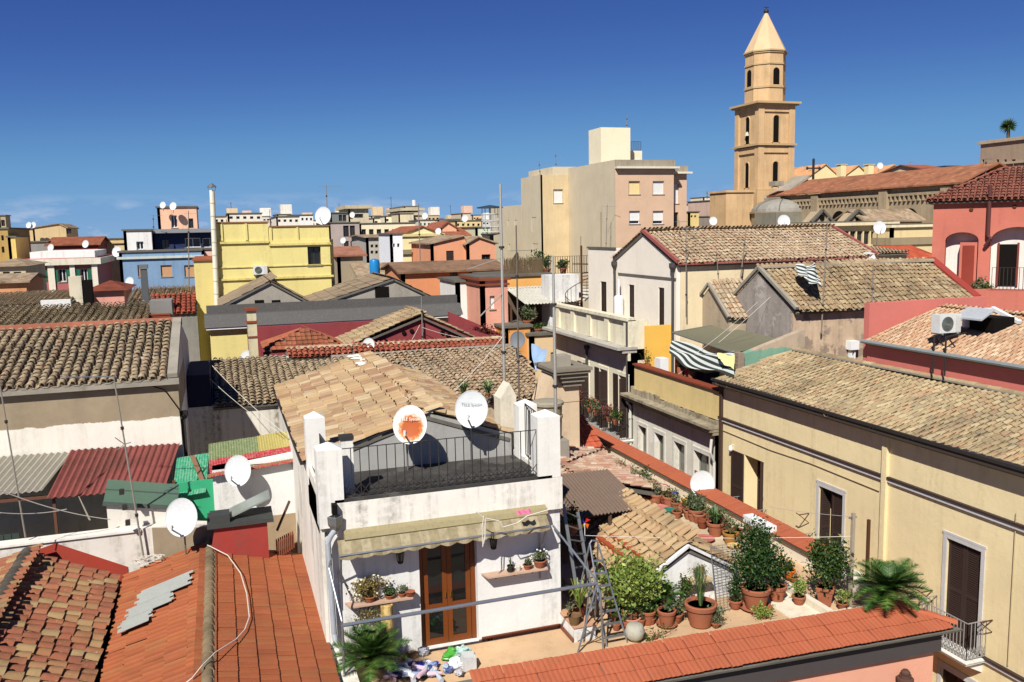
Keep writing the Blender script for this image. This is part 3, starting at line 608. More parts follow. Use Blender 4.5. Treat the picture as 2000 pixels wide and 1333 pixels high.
def cycad(label, base, R=.7, n=44, seed=3, up=.55, leaf='palm', droop=.35, pot=None, name='sago_palm'):
    th = Th(name, label, 'palm', tuple(base), 0); b = np.asarray(base, float); g = np.random.default_rng(seed)
    key = (leaf, droop)
    if key not in _FR:
        _FR[key] = []
        for s in range(3):
            m = MB(); K = 34; path = []
            for i in range(K + 1):
                t = i / K; path.append(np.array([t * (1 - .12 * t), 0, .30 * t - droop * t * t * 1.25]))
            m.tube(path[::4], .012, 4, r1=.004)
            for i in range(3, K + 1):
                t = i / K; w = .30 * math.sin(math.pi * min(1, t * .93 + .07)) ** .6 * (1 - .15 * t) + .02; d = unit(path[i] - path[i - 1])
                for sg in (-1, 1):
                    q = path[i] + d * w * .55 + np.array([0, sg * w * .85, .13 * w + g.normal() * .012]); hw = .0135
                    m.add([path[i] - d * hw, path[i] + d * hw, q], [(0, 1, 2)] if sg > 0 else [(1, 0, 2)])
            me = mesh_of('frond', m.v, m.f, LV[leaf]); _FR[key].append(me)
    m = MB(); m.lathe([(.09, 0), (.13, .06), (.11, .16), (.05, .2)], b, 10); th.part('trunk', m, paint('#5b4a35', .95, .05))
    for i in range(n):
        az = 2.399963 * i; e = up * (1 - (i / n)) * 1.75 - .22 + g.normal() * .06; ob = bpy.data.objects.new('frond', _FR[key][i % 3]); COL.objects.link(ob); ob.parent = th.o
        s = R * (.85 + .25 * g.random()) * (.78 if e > .9 else 1.); ob.rotation_euler = (g.normal() * .12, -e, az); ob.scale = (s, s, s); ob.location = (0, 0, .17)
    return th
def cable(name, label, pts, r=.008, mat=None, cat='cable', sag=0., group=None, nseg=10):
    P = [np.asarray(p, float) for p in pts]; path = []
    for a, b in zip(P[:-1], P[1:]):
        for i in range(nseg): t = i / nseg; path.append(a + (b - a) * t - np.array([0, 0, sag * 4 * t * (1 - t)]))
    path.append(P[-1]); m = MB(); m.tube(path, r, 5); return solo(name, label, cat, m, mat or paint('#cfc3aa', .7, .2), group)
# ================================================================== the setting
m = MB(); m.poly([(-1500, -1500, 0), (1500, -1500, 0), (1500, 3000, 0), (-1500, 3000, 0)]); solo('ground', 'dusty ground between the old town houses', 'ground', m, plaster('#8d8474', .2), kind='structure')
m = MB(); m.poly([(14.02, -10, .004), (16.98, -10, .004), (16.98, 60, .004), (14.02, 60, .004)]); solo('street', 'narrow stone paved lane between the facades', 'street', m, plaster('#7b756b', .25), kind='structure')
WHITE = plaster('#f1efe9', .09, '#6b6355', .55, .49, patch='#e2dac8', pth=.66, k=.76)
WHITE2 = plaster('#efe9da', .12, '#5f584c', .55, .5, wear=('#b9ad96', .66))
CREAM = plaster('#efdbab', .08, '#8a7450', .3, .5)
# ================================================================== yellow palazzo on the lane (its long facade faces the lane)
def eave_gutter(th, x, y0, y1, z, mat, r=.1):
    m = MB(); m.box(x - .34, x + .02, y0, y1, z - .16, z - .03); c = th.part('cornice', m, mat)
    m = MB(); m.box(x - .38, x - .3, y0 - .02, y1 + .02, z - .03, z + .05); m.box(x - .30, x + .0, y0 - .01, y1 + .01, z - .028, z - .01); th.part('gutter', m, IRON, c); return c
PW = [(24.42, 25.5, 7.5, 10.02), (20.42, 21.5, 7.5, 10.02), (15.5, 16.55, 7.48, 10.05), (15.5, 16.55, 3.9, 6.6), (20.42, 21.5, 3.9, 6.5), (24.42, 25.5, 3.9, 6.5)]
pal, palw = house('yellow_palazzo', 'ochre yellow palazzo with brown shutters, dark eaves gutter and ochre tile roof', 'house', 17, 21.4, 9, 27.1, 0, 12.3, CREAM, (), PW, t=.6)
BRN = paint('#453530', .6, .25, .75, .2); GREYSTONE = plaster('#c9c6c2', .1, sa=.2)
eave_gutter(pal, 17, 8.9, 27.1, 12.45, paint('#4a4038', .7, .2, .8, .2))
m = MB(); m.box(16.93, 17.02, 9, 18.62, 10.93, 11.02); m.box(16.93, 17.02, 18.84, 27.1, 10.93, 11.02); m.box(16.93, 17.02, 9, 18.62, 7.38, 7.46); m.box(16.93, 17.02, 18.84, 27.1, 7.38, 7.46); pal.part('string_course', m, GREYSTONE)
m = MB(); m.box(16.9, 17.02, 9, 18.62, 11.021, 11.08); m.box(16.9, 17.02, 18.84, 27.1, 11.021, 11.08); m.box(16.9, 17.02, 9, 18.62, 7.461, 7.51); m.box(16.9, 17.02, 18.84, 27.1, 7.461, 7.51); pal.part('string_course', m, BRN)
m = MB(); m.box(16.9, 17.02, 18.64, 18.82, 0, 12.28); pal.part('pilaster', m, CREAM)
for i, h in enumerate(PW):
    w = MB(); a0, a1, z0, z1 = h
    fr = window(pal, palw, 'x', 17, h, 'shut' if i in (2, 3, 4) else 'half', .6, leaf=BRN, frame=BRN, sill=False, surround=GREYSTONE if i in (1, 2, 3, 4) else None, gl=glass('#1a1512'))
    if i == 0:
        pal.part('shutter', shutter_leaf('x', 17, -.05, a1 + .02, a1 + .78, z0, z1), BRN, fr); pal.part('shutter', shutter_leaf('y', a0, -.05, 16.88, 17.1, z0, z1), BRN, fr)
    if i == 1:
        pal.part('shutter', shutter_leaf('x', 17, .06, a0 + .02, a0 + .56, z0, z1), BRN, fr); pal.part('shutter', shutter_leaf('y', a1 - .1, -.02, 16.98, 17.33, z0, z1 - .02), BRN, fr)
def balcony(th, x, y0, y1, z, proj=.62, slabm=None, rail=None, h=.95, lattice=.3, step=.1):
    m = MB(); m.box(x - proj, x + .02, y0, y1, z - .1, z); m.box(x - proj - .03, x + .02, y0 - .03, y1 + .03, z - .045, z - .02); b = th.part('balcony_slab', m, slabm or plaster('#e6e2da', .1))
    m = MB(); e = .04; railing(m, [(x, y0 + e, z), (x - proj + e, y0 + e, z), (x - proj + e, y1 - e, z), (x, y1 - e, z)], h, step, .007, .013, .05, lattice=lattice); th.part('balcony_railing', m, rail or paint('#9a9894', .5, .4), b)
    for yy in (y0 + .18, y1 - .18): m = MB(); m.prism([(x + .01, yy - .07, z - .1), (x - proj * .85, yy - .07, z - .1), (x - proj * .7, yy - .07, z - .2), (x + .01, yy - .07, z - .42)], (0, .14, 0)); th.part('balcony_bracket', m, slabm or plaster('#e6e2da', .1), b)
    return b
for h in PW[:3]: balcony(pal, 16.99, h[0] - .28, h[1] + .28, h[2])
for (yy, zz, dy) in ((16.95, 8.5, .5), (15.1, 8.5, -.1), (21.95, 9.0, .5)):     # folding laundry brackets beside the windows
    m = MB(); m.beam((16.99, yy, zz), (16.62, yy, zz), .025); m.beam((16.99, yy, zz - .3), (16.62, yy, zz), .02); m.beam((16.62, yy, zz), (16.62, yy + dy * .3, zz + .02), .02); pal.part('laundry_bracket', m, RUST)
m = MB(); m.box(16.88, 16.98, 26.86, 26.98, 0, 12.1); m.lathe([(.07, 0), (.12, .1), (.12, .22), (.09, .26)], (16.93, 26.92, 12.05), 8); pal.part('downpipe', m, paint('#4d3a30', .6, .3, .8, .3))
prf = tile_roof(pal, [(16.72, 9, 12.42), (16.72, 27.1, 12.42), (20.5, 27.7, 13.2), (20.5, 9, 13.2)], T_R1, pitch=.235, tl=.3, single=300, jit=1.5)
m = MB(); m.tube([(16.97, 27.0, 10.6), (16.97, 24.0, 10.55), (16.97, 21.9, 10.62), (16.97, 18.95, 10.58)], .012, 5); m.tube([(16.97, 14.6, 11.3), (16.97, 14.6, 7.6)], .014, 5); pal.part('facade_cable', m, paint('#b8a684', .8, .1))
m = MB(); q = px(1427, 876, x=16.9); m.lathe([(.02, .1), (.07, .06), (.08, -.05), (.05, -.1)], q, 10); m.beam(q + (0, 0, .1), (17.0, q[1], q[2] + .12), .02); pal.part('wall_lamp', m, WHITEP)
ridge_caps(pal, prf, (20.52, 9, 13.26), (20.52, 27.6, 13.26), T_R1, .1, .42, CONC)
# ---- grey rendered house next along the lane, with its roof terrace
GREYW = plaster('#e0dacb', .14, '#7d766a', .45, .52, patch='#e4e0d6', pth=.6)
GW = [(px(u, 860, x=17)[1], px(u2, 860, x=17)[1], 6.2, 9.38) for u, u2 in ((1263, 1247), (1297, 1279), (1338, 1317), (1386, 1356))]
GW = [(a, b, z0, z1) for a, b, z0, z1 in GW]
gh, ghw = house('grey_terrace_house', 'worn grey rendered house with broken stone cornice below a yellow parapet', 'house', 17, 21.2, 27.12, 34.2, 0, 10.75, GREYW, (), GW, t=.3)
for i, h in enumerate(GW): window(gh, ghw, 'x', 17, h, 'glass', .3, frame=paint('#8f8d80', .6, .2), surround=plaster('#d8d4c8', .1), sill=False, gl=glass('#5d625a', .2))
m = MB(); m.box(16.99, 16.985 + .01, GW[3][0] + .1, GW[3][1] - .05, 6.3, 8.6); gh.part('rolled_blind', m, paint('#8a6450', .9, .1))
STONE = plaster('#a89c84', .28, '#5d5546', .7, .45, patch='#7d7260', pth=.58)
m = MB(); m.box(16.45, 17.3, 26.98, 34.35, 10.62, 10.72); m.box(16.52, 17.3, 27, 34.33, 10.5, 10.62); m.box(16.66, 17.3, 27.02, 34.3, 10.38, 10.5); gh.part('cornice', m, STONE)
m = MB()
for k in range(30):                # crumbled top course of the ledge
    y = 27.1 + k * .235; hh = -.06 + .1 * random.random() + (.1 if k > 18 else 0); m.box(16.86 + .04 * random.random(), 17.15, y, y + .22 * (.7 + .3 * random.random()), 10.72, 10.9 + hh)
gh.part('ledge_stone', m, STONE, kind='stuff')
YPAR = plaster('#e2c98c', .1, '#9a8560', .3, .5, split=None)
m = MB(); m.box(16.95, 17.2, 27.05, 33.9, 10.9, 12.0); gh.part('parapet', m, YPAR)
m = MB(); m.box(17.2, 21.2, 27.12, 34.2, 10.75, 10.95); gh.part('terrace_floor', m, CONC)
cp = MB()
for k in range(28):
    y = 27.02 + k * .246; cp.box(16.85, 17.26, y, y + .238, 12.0, 12.055 + .012 * random.random())
gh.part('coping_brick', cp, paint('#8e4632', .9, .1, .8, .4), kind='stuff')
m = MB(); m.tube([(16.9, 34.2, 0), (16.9, 34.2, 10.1), (16.7, 34.2, 10.35)], .06, 8); m.tube([(16.9, 27.3, 0), (16.9, 27.3, 9.3), (16.7, 27.25, 9.7), (16.75, 27.25, 10.2)], .055, 8); gh.part('downpipe', m, paint('#d6d3c8', .5, .3))
# ---- cream house beyond with panelled parapet, brown shutters and flower balconies
CRM2 = plaster('#e9dfc4', .1, '#8c8068', .35, .52)
HB = []
for ua, ub in ((1150, 1138), (1187, 1172), (1227, 1209)): HB.append((px(ua, 750, x=17)[1], px(ub, 750, x=17)[1], 8.6, 11.3))
ch, chw = house('cream_balcony_house', 'cream house with panelled parapet, open brown shutters and flower filled balconies', 'house', 17, 19.0, 34.36, 43.6, 0, 12.6, CRM2, (), HB, t=.35)
for h in HB:
    w = window(ch, chw, 'x', 17, h, 'half', .35, leaf=BRN, frame=BRN, sill=False, gl=glass('#1c1815'), surround=plaster('#efe6cf', .08))
    ch.part('shutter', shutter_leaf('x', 17, -.05, h[1] + .02, h[1] + .55, h[2], h[3]), BRN, w); ch.part('shutter', shutter_leaf('y', h[0], -.04, 16.55, 17.0, h[2], h[3]), BRN, w)
    balcony(ch, 17, h[0] - .5, h[1] + .55, h[2], .7, rail=IRON, lattice=0)
m = MB(); m.box(16.35, 17.3, 34.3, 43.7, 12.6, 12.72); m.box(16.6, 17.3, 34.35, 43.66, 12.45, 12.6); ch.part('cornice', m, plaster('#b9b4a8', .12, sa=.5))
m = MB(); m.box(16.98, 17.2, 34.4, 43.5, 12.72, 13.85)
for k in range(5): y = 34.4 + k * 2.05; m.box(16.88, 17.2, y, y + .42, 12.74, 13.86)
m.box(16.82, 17.26, 34.36, 43.55, 13.86, 14.0); ch.part('parapet', m, plaster('#ece3c6', .12, '#8f846a', .6, .48))
m = MB(); m.box(16.88, 17.9, 34.36, 34.5, 12.1, 13.9); ch.part('corner_pier', m, plaster('#ece3c6', .12))
m = MB(); m.tube([(16.9, 39, 10.9), (16.9, 39, 12.1)], .07, 8); m.lathe([(.07, 0), (.14, .12), (.14, .25)], (16.9, 39, 12.0), 8); m.tube([(16.85, 34.45, 7), (16.85, 34.45, 13.8)], .04, 6); ch.part('downpipe', m, paint('#4c4843', .5, .3))
# ================================================================== gabled grey house behind (gable towards the lane)
GRY = plaster('#f6ecda', .08, '#8b8478', .22, .6); CRMY = plaster('#ead7b0', .1, '#a58d68', .4, .5, patch='#d8bd90', pth=.66)
ag = Th('gabled_house', 'pale grey gabled house with brown shutters and a long weathered tile roof', 'house', (19, 33.9, 9))
HG = [(41.3, 42.04, 13.3, 15.15), (38.0, 38.6, 13.2, 15.17), (35.0, 35.55, 13.3, 15.2)]
m = wallmb('x', 19, .2, 33.9, 40.2, 9, 16.4, HG[1:]); wallmb('x', 19.05, .2, 40.2, 43.6, 9, 16.85, HG[:1], m); w = ag.part('wall', m, GRY)
m = MB(); m.box(19.2, 29.5, 33.92, 40.2, 9, 16.38); m.box(19.25, 21.5, 40.2, 43.6, 9, 16.83); ag.part('body', m, GRY)
m = MB(); m.prism([(19, 33.9, 16.4), (19, 40.2, 16.4), (19, 37.0, 17.72)], (10.5, 0, 0)); ag.part('gable', m, GRY)
m = MB(); m.box(19.21, 29.5, 33.88, 33.95, 9, 16.36); ag.part('wall', m, CRMY, label='cream rendered flank wall')
for h in HG: window(ag, w, 'x', 19 if h[0] < 40 else 19.05, h, 'shut', .2, leaf=SHUT, frame=SHUT, sill=False)
m = MB(); m.box(18.95, 19.0, 33.9, 39.7, 15.62, 15.7); m.box(19.0, 19.08, 40.15, 43.7, 16.85, 16.95); ag.part('string_course', m, CONCD)
m = MB()
for yy, zt in ((34.05, 16.0), (40.0, 15.9)): m.tube([(18.9, yy, 10), (18.9, yy, zt)], .06, 8); m.lathe([(.06, 0), (.17, .22), (.17, .4)], (18.9, yy, zt - .05), 8)
ag.part('downpipe', m, paint('#4a4643', .5, .3))
m = MB(); m.lathe([(.2, 0), (.24, .05), (.24, .95), (.18, 1.05)], (18.7, 39.1, 13.55), 12); m.tube([(18.7, 39.1, 14.6), (18.75, 39.2, 15.4)], .05, 6); ag.part('boiler_flue', m, WHITEP)
rf = tile_roof(ag, [(18.95, 33.65, 16.36), (29.6, 33.65, 16.36), (29.6, 37.0, 17.75), (18.95, 37.0, 17.75)], T_OLD2, pitch=.215, tl=.3, single=300, deckd=.06, jit=1.9)
tile_roof(ag, [(29.6, 40.3, 16.36), (18.95, 40.3, 16.36), (18.95, 37.0, 17.75), (29.6, 37.0, 17.75)], T_OLD2, pitch=.215, tl=.3, single=0, deckd=.06)
m = MB(); m.beam((18.93, 33.6, 16.42), (18.93, 37.0, 17.82), .12, .16); m.beam((18.95, 33.68, 16.33), (29.6, 33.68, 16.33), .1, .12); m.beam((29.55, 33.6, 16.42), (29.55, 37.0, 17.82), .12, .16); ag.part('verge', m, plaster('#a8625a', .2, sa=.5), rf)
ridge_caps(ag, rf, (19, 37.0, 17.82), (29.5, 37.0, 17.78), T_OLD2, .08, .42)
m = MB(); m.box(25.3, 28.3, 33.2, 33.87, 15.3, 15.36); m.box(25.4, 25.5, 33.2, 33.85, 14.2, 15.3); m.box(28.1, 28.2, 33.2, 33.85, 14.2, 15.3)
for k in range(6): m.box(25.5, 28.1, 33.72, 33.76, 14.3 + k * .17, 14.42 + k * .17)
ag.part('lean_to', m, paint('#5a4a3e', .9, .1))
# ================================================================== weathered gabled house with peeling grey plaster
PEEL = plaster('#a89e94', .25, '#4f483f', .5, .45, patch='#b9b1a6', pth=.57, wear=('#c4a57e', .64)); PEEL2 = plaster('#c9b094', .22, '#665a4c', .5, .48, patch='#9c8a78', pth=.56, wear=('#d6bd98', .6))
pg = Th('weathered_gabled_house', 'old gabled house with peeling grey gable and pale ochre tile roof', 'house', (21.1, 28.5, 9))
m = MB(); m.box(21.1, 30, 28.62, 33, 9, 14.55); pg.part('wall', m, PEEL); m = MB(); m.box(21.12, 30, 28.5, 28.6, 9, 14.62); pg.part('wall', m, PEEL2, label='tan crumbling wall under the eaves')
m = MB(); m.prism([(21.1, 28.55, 14.55), (21.1, 33, 14.55), (21.1, 30.75, 16.12)], (8.9, 0, 0)); pg.part('gable', m, PEEL)
rf = tile_roof(pg, [(21.1, 28.2, 14.62), (30, 28.2, 14.62), (30, 30.75, 16.15), (21.1, 30.75, 16.15)], T_TAN, pitch=.22, tl=.3, single=300, deckd=.06, jit=1.8)
m = MB(); m.beam((21.05, 28.2, 14.72), (21.05, 30.75, 16.22), .14, .12); m.beam((21.05, 33.1, 14.6), (21.05, 30.75, 16.22), .14, .12); pg.part('verge', m, CONC, rf)
ridge_caps(pg, rf, (21.1, 30.75, 16.24), (30, 30.75, 16.24), T_TAN, .12, .42, CONC)
m = MB(); m.box(20.8, 21.25, 32.9, 33.3, 12.5, 14.6); pg.part('chimney', m, plaster('#a8937c', .2))
# smaller gable in front of it
sg = Th('small_gabled_shed', 'small plaster gable with barrel tile roof beside the peeling gable', 'house', (19.9, 32, 9.5)); g0 = px(1352, 610, x=20.3); g1 = px(1425, 610, x=20.3); ga = px(1388, 558, x=20.3)
m = MB(); m.box(20.3, 22.8, g1[1], g0[1], 10.5, g0[2]); m.prism([(20.3, g1[1], g0[2] - .001), (20.3, g0[1], g0[2] - .001), (20.3, ga[1], ga[2])], (2.5, 0, 0)); sg.part('wall', m, plaster('#b9a78e', .2, '#6e6353', .5, .5))
rf = tile_roof(sg, [(20.25, g1[1] - .15, g0[2] + .0), (22.9, g1[1] - .15, g0[2] + .0), (22.9, ga[1], ga[2] + .06), (20.25, ga[1], ga[2] + .06)], T_OLD2, pitch=.22, tl=.3, single=120)
m = MB(); m.beam((20.2, g1[1] - .1, g0[2] + .05), (20.2, ga[1], ga[2] + .1), .12, .1); m.beam((20.2, g0[1] + .1, g0[2] + .05), (20.2, ga[1], ga[2] + .1), .12, .1); sg.part('verge', m, CONC, rf)
# green painted abutment and brick stub on the terrace edge
m = MB(); m.prism([(18.35, 27.75, 12.4), (21.1, 27.75, 13.2), (21.1, 27.75, 13.95), (18.35, 27.75, 13.15)], (0, .3, 0)); solo('abutment_wall', 'green painted sloping wall above the ochre tile roof', 'wall', m, plaster('#7fa890', .15, '#5f5a4c', .4, .5, split=(13.28, '#c2ae96', .5)))
m = MB()
for k in range(16): m.box(18.05 + .01 * (k % 2), 18.33, 27.6 - .005 * (k % 3), 27.95, 12.05 + k * .075, 12.12 + k * .075)
solo('brick_pier', 'stub of brick pier at the end of the green wall', 'pillar', m, paint('#a08d7c', .9, .1, .8, .4), kind=None)
m = MB(); m.box(17.66, 19.2, 34.2, 34.33, 10.95, 13.62); solo('terrace_wall', 'orange yellow wall closing the roof terrace', 'wall', m, plaster('#f0bd58', .06, '#a98040', .2, .6))
# ================================================================== coral house with new tile roof
COR = plaster('#d27a6e', .07, '#8b4a48', .2, .6); ph = Th('coral_house', 'coral pink house with pale new tile roof and roof hatch', 'house', (20.6, 12, 9))
m = MB(); m.box(20.62, 26.5, 10, 23.8, 9, 13.95); ph.part('wall', m, COR); m = MB(); m.box(20.66, 25.75, 23.8, 24.05, 9, 15.26); ph.part('party_wall', m, COR)
m = MB(); m.prism([(23.7, 10.2, 13.9), (20.62, 10.2, 13.9), (23.7, 10.2, 14.9)], (0, 13.5, 0)); ph.part('gable', m, COR)
rf = tile_roof(ph, [(20.45, 10, 14.05), (20.45, 23.8, 14.05), (23.7, 23.8, 15.05), (23.7, 10, 15.05)], T_PINK, pitch=.2, tl=.28, single=300)
tile_roof(ph, [(26.8, 23.8, 14.3), (26.8, 10, 14.3), (23.7, 10, 15.05), (23.7, 23.8, 15.05)], T_PINK, pitch=.2, tl=.28, single=0, name='roof')
m = MB(); m.tube([(20.38, 10, 14.0), (20.38, 23.8, 14.0)], .07, 8); ph.part('gutter', m, paint('#8b9291', .5, .4))
hc = px(1935, 622, z=14.95); m = MB(); m.box(hc[0] - .4, hc[0] + .4, hc[1] - .5, hc[1] + .4, hc[2] - .35, hc[2] + .06); ph.part('hatch', m, DARK); m = MB(); m.beam((hc[0] + .5, hc[1] - .6, hc[2] - .1), (hc[0] + .6, hc[1] + .5, hc[2] + .25), .14, .1); m.box(hc[0] - .55, hc[0] + .5, hc[1] + .45, hc[1] + .55, hc[2] - .3, hc[2] + .26); ph.part('hatch_rim', m, WHITEP)
m = MB(); m.prism([(hc[0] - 1.0, hc[1] - .6, hc[2] + .02), (hc[0] - .5, hc[1] - .6, hc[2] + .3), (hc[0] - .5, hc[1] + .4, hc[2] + .3), (hc[0] - 1.0, hc[1] + .4, hc[2] + .02)], (0, 0, .05)); ph.part('hatch_lid', m, paint('#c4c8ca', .4, .4, .7, .3))
a = px(1838, 660, x=22.0); ac = ac_unit('grey outdoor air conditioner on a bracket over the coral house roof', (px(1835, 650, y=20.8)[0], 20.8, px(1835, 652, y=20.8)[2]), .82, .56, .34); A0 = ac.loc
m = MB(); z = A0[2] - .03
for yy in (20.75, 21.2): m.beam((A0[0] + 1.0, yy, z), (20.4, yy - .5, z), .04); m.beam((20.4, yy - .5, z), (20.3, yy - .6, z - 1.15), .04); m.beam((20.5, yy - .45, z), (21.1, yy - .3, z - .5), .03)
ac.part('support_frame', m, IRON)
# ================================================================== red house with arches (its front turned towards the lane)
RED = plaster('#c47462', .1, '#8f4a40', .3, .52); rh = Th('red_arch_house', 'terracotta red house with two white arched recesses and dark downpipe', 'house', (30.7, 31.5, 10), math.radians(-50))
RY = 31.5; rx = lambda u, v=455: rh.at(u, v, y=RY)[0]; rzz = lambda u, v: rh.at(u, v, y=RY)[2]
x0, x1 = 30.7, rx(2130); A1, A2, B1, B2 = rx(1847), rx(1912), rx(1936), rx(2042); ZE = rzz(1840, 394); ZS = rzz(1880, 470)
m = MB(); m.box(x0, A1, RY, RY + .7, 10, ZE); m.box(A2, B1, RY, RY + .7, 10, ZE); m.box(B2, x1, RY, RY + .7, 10, ZE)
for a, b in ((A1, A2), (B1, B2)):
    n = 14; c = (a + b) / 2; R = (b - a) / 2
    for i in range(n):
        t0, t1 = math.pi * i / n, math.pi * (i + 1) / n; xa, xb = c - R * math.cos(t0), c - R * math.cos(t1); za, zb = ZS + R * .55 * math.sin(t0), ZS + R * .55 * math.sin(t1)
        m.prism([(xa, RY, za), (xb, RY, zb), (xb, RY, ZE), (xa, RY, ZE)], (0, .7, 0))
rh.part('wall', m, RED); zf = rzz(1965, 560)
m = MB(); m.box(x0 + .3, x1, RY + .55, RY + 1.2, 10, ZE - .02); rh.part('recess_wall', m, plaster('#e3ded3', .1, sa=.3)); m = MB(); m.box(x0 + .01, x1, RY + 1.2, RY + 6, 10, ZE - .03); rh.part('body', m, RED)
pa, pb = rx(1876), rx(1910); m = MB(); m.box(pa, pb, RY + .02, RY + .55, 12, rzz(1890, 474)); rh.part('porch', m, RED); m = MB(); m.box(pa + .12, pb - .1, RY - .04, RY + .02, zf - .6, rzz(1890, 480)); rh.part('door', m, plaster('#8f3d30', .15))
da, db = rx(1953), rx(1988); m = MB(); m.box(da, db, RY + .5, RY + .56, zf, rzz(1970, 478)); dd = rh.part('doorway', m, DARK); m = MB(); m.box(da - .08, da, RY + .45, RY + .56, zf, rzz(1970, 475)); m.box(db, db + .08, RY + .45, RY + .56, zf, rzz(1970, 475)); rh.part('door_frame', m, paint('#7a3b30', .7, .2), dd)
m = MB(); m.box(x0 + .3, x1, RY - 1.6, RY, 10, zf - .1); rh.part('balcony_base', m, RED)
m = MB(); railing(m, [(rx(1945), RY - 1.5, zf - .1), (x1, RY - 1.5, zf - .1)], 1.0, .14, .011, .016); rh.part('balcony_railing', m, IRON)
TBR = tilemat('tile_brick_red', ['#9c6050', '#94584a', '#a46a58', '#8e564a', '#a06654'], '#8d6c5c', .5, .54, .7); xr = x0 + 2.6
tile_roof(rh, [(x0 - .3, RY - .3, ZE + .05), (x1, RY - .3, ZE + .05), (x1, RY + 2.9, ZE + 1.5), (xr, RY + 2.9, ZE + 1.5)], TBR, pitch=.24, tl=.3, single=200)
tile_roof(rh, [(x0 - .3, RY + 6.2, ZE + .05), (x0 - .3, RY - .3, ZE + .05), (xr, RY + 2.9, ZE + 1.5)], TBR, pitch=.24, tl=.3, single=60, name='roof')
m = MB(); xd = rx(1932, 420); m.tube([(xd, RY - .2, rzz(1932, 362)), (xd, RY - .2, rzz(1932, 460)), (xd + .12, RY - .25, rzz(1932, 466)), (xd - .1, RY - .12, rzz(1932, 482))], .08, 8); rh.part('downpipe', m, paint('#5c3430', .6, .3))
m = MB()
for uu, vv in ((1895, 410), (1979, 404)): m.lathe([(.05, 0), (.09, .03), (.02, .05)], (rx(uu), RY, rzz(uu, vv)), 8, axis=(0, -1, 0))
rh.part('tie_plate', m, RUST)
m = MB(); m.prism([(30.0, 28.4, 14.55), (30.0, 31.0, 16.1), (30.0, 31.0, 16.35), (30.0, 28.4, 14.8)], (.4, 0, 0)); solo('roof_flashing', 'sloping red flashing at the end of the ochre gabled roof', 'flashing', m, plaster('#9c4038', .1))
# ================================================================== white house with roof terrace
WX0, WX1, WY, WZ = 1.6, 6.58, 16.7, 12.75
DOOR = (3.5, 4.72, 9.42, 11.75)
wh = Th('white_house', 'white terrace house with flat black roof deck, awning and brown glazed door', 'house', (WX0, WY, 9.4))
m = wallmb('y', WY, .3, WX0, WX1, 9.3, 12.1, [DOOR]); w = wh.part('wall', m, WHITE)
m = MB(); m.box(WX0 + .02, WX1, WY + .3, 28.6, 3, 12.09); wh.part('body', m, WHITE)
m = MB(); m.box(WX0 - .02, WX0 + .05, 16.69, 28.7, 6, 13.02); wh.part('side_wall', m, WHITE2)
m = MB(); m.box(WX0 - .02, WX0 + .4, 14.0, WY - .02, 6, 9.8); wh.part('garden_wall', m, WHITE2)
m = MB(); m.box(WX0 + .3, WX1 + .03, WY - .10, 16.9, 12.1, 12.78); m.box(WX0 - .02, WX0 + .28, 16.9, 19, 12.1, 12.79); m.box(WX1 - .2, WX1 + .03, 16.9, 19.3, 12.1, 12.79); wh.part('parapet', m, plaster('#f1ebdf', .1, '#4c463c', .6, .47))
TAR = plaster('#4e4c49', .35, '#77726a', .5, .5, k=.62, patch='#66635e', pth=.56); m = MB(); m.box(WX0 + .28, WX1 - .2, 16.9, 19.02, 12.1, 12.7); wh.part('roof_deck', m, TAR)
m = MB(); m.box(WX0 + .27, WX1 - .19, 16.62, 16.92, 12.781, 12.84); m.box(WX0 + .28, WX0 + .45, 16.92, 19.0, 12.70, 12.82); wh.part('tar_strip', m, TAR)
def post(x0, x1, y0, y1, z0, z1, ap=.12):
    q = MB(); q.box(x0, x1, y0, y1, z0, z1); c = ((x0 + x1) / 2, (y0 + y1) / 2, z1 + ap); q.add([(x0, y0, z1), (x1, y0, z1), (x1, y1, z1), (x0, y1, z1), c], [(0, 1, 4), (1, 2, 4), (2, 3, 4), (3, 0, 4)]); return q
PST = plaster('#eeebe2', .1, '#5a544a', .5, .5)
for p in ((1.56, 2.05, 16.62, 17.05, 12.3, 13.85), (6.08, 6.58, 16.62, 17.05, 12.79, 14.1), (1.56, 1.98, 18.75, 19.1, 12.6, 14.05), (6.35, 6.8, 18.6, 18.98, 12.7, 13.95)): wh.part('post', post(*p), PST)
m = MB(); m.box(2.12, 2.36, 17.3, 17.52, 12.7, 13.85); q = wh.part('flue', m, PST); m = MB(); m.box(2.1, 2.38, 17.28, 17.54, 13.85, 13.93); wh.part('flue_cap', m, paint('#3c3a38', .8, .1), q)
m = MB(); m.prism([(6.15, 19.35, 12.7), (6.55, 19.35, 12.7), (6.55, 19.35, 14.05), (6.4, 19.35, 14.35), (6.15, 19.35, 14.0)], (0, .5, 0)); wh.part('chimney', m, plaster('#e7ddc6', .12))
m = MB(); railing(m, [(2.05, 16.7, 12.83), (6.08, 16.7, 12.83)], 1.0, .17, .008, .013, .05, lattice=.22); wh.part('railing', m, IRON)
m = MB(); railing(m, [(6.32, 17.05, 12.78), (6.5, 18.6, 12.75)], 1.25, .17, .008, .013, .05); wh.part('railing', m, IRON); m = MB(); railing(m, [(1.85, 17.05, 12.78), (1.85, 18.75, 12.75)], .95, .17, .008, .013, .05); wh.part('railing', m, IRON)
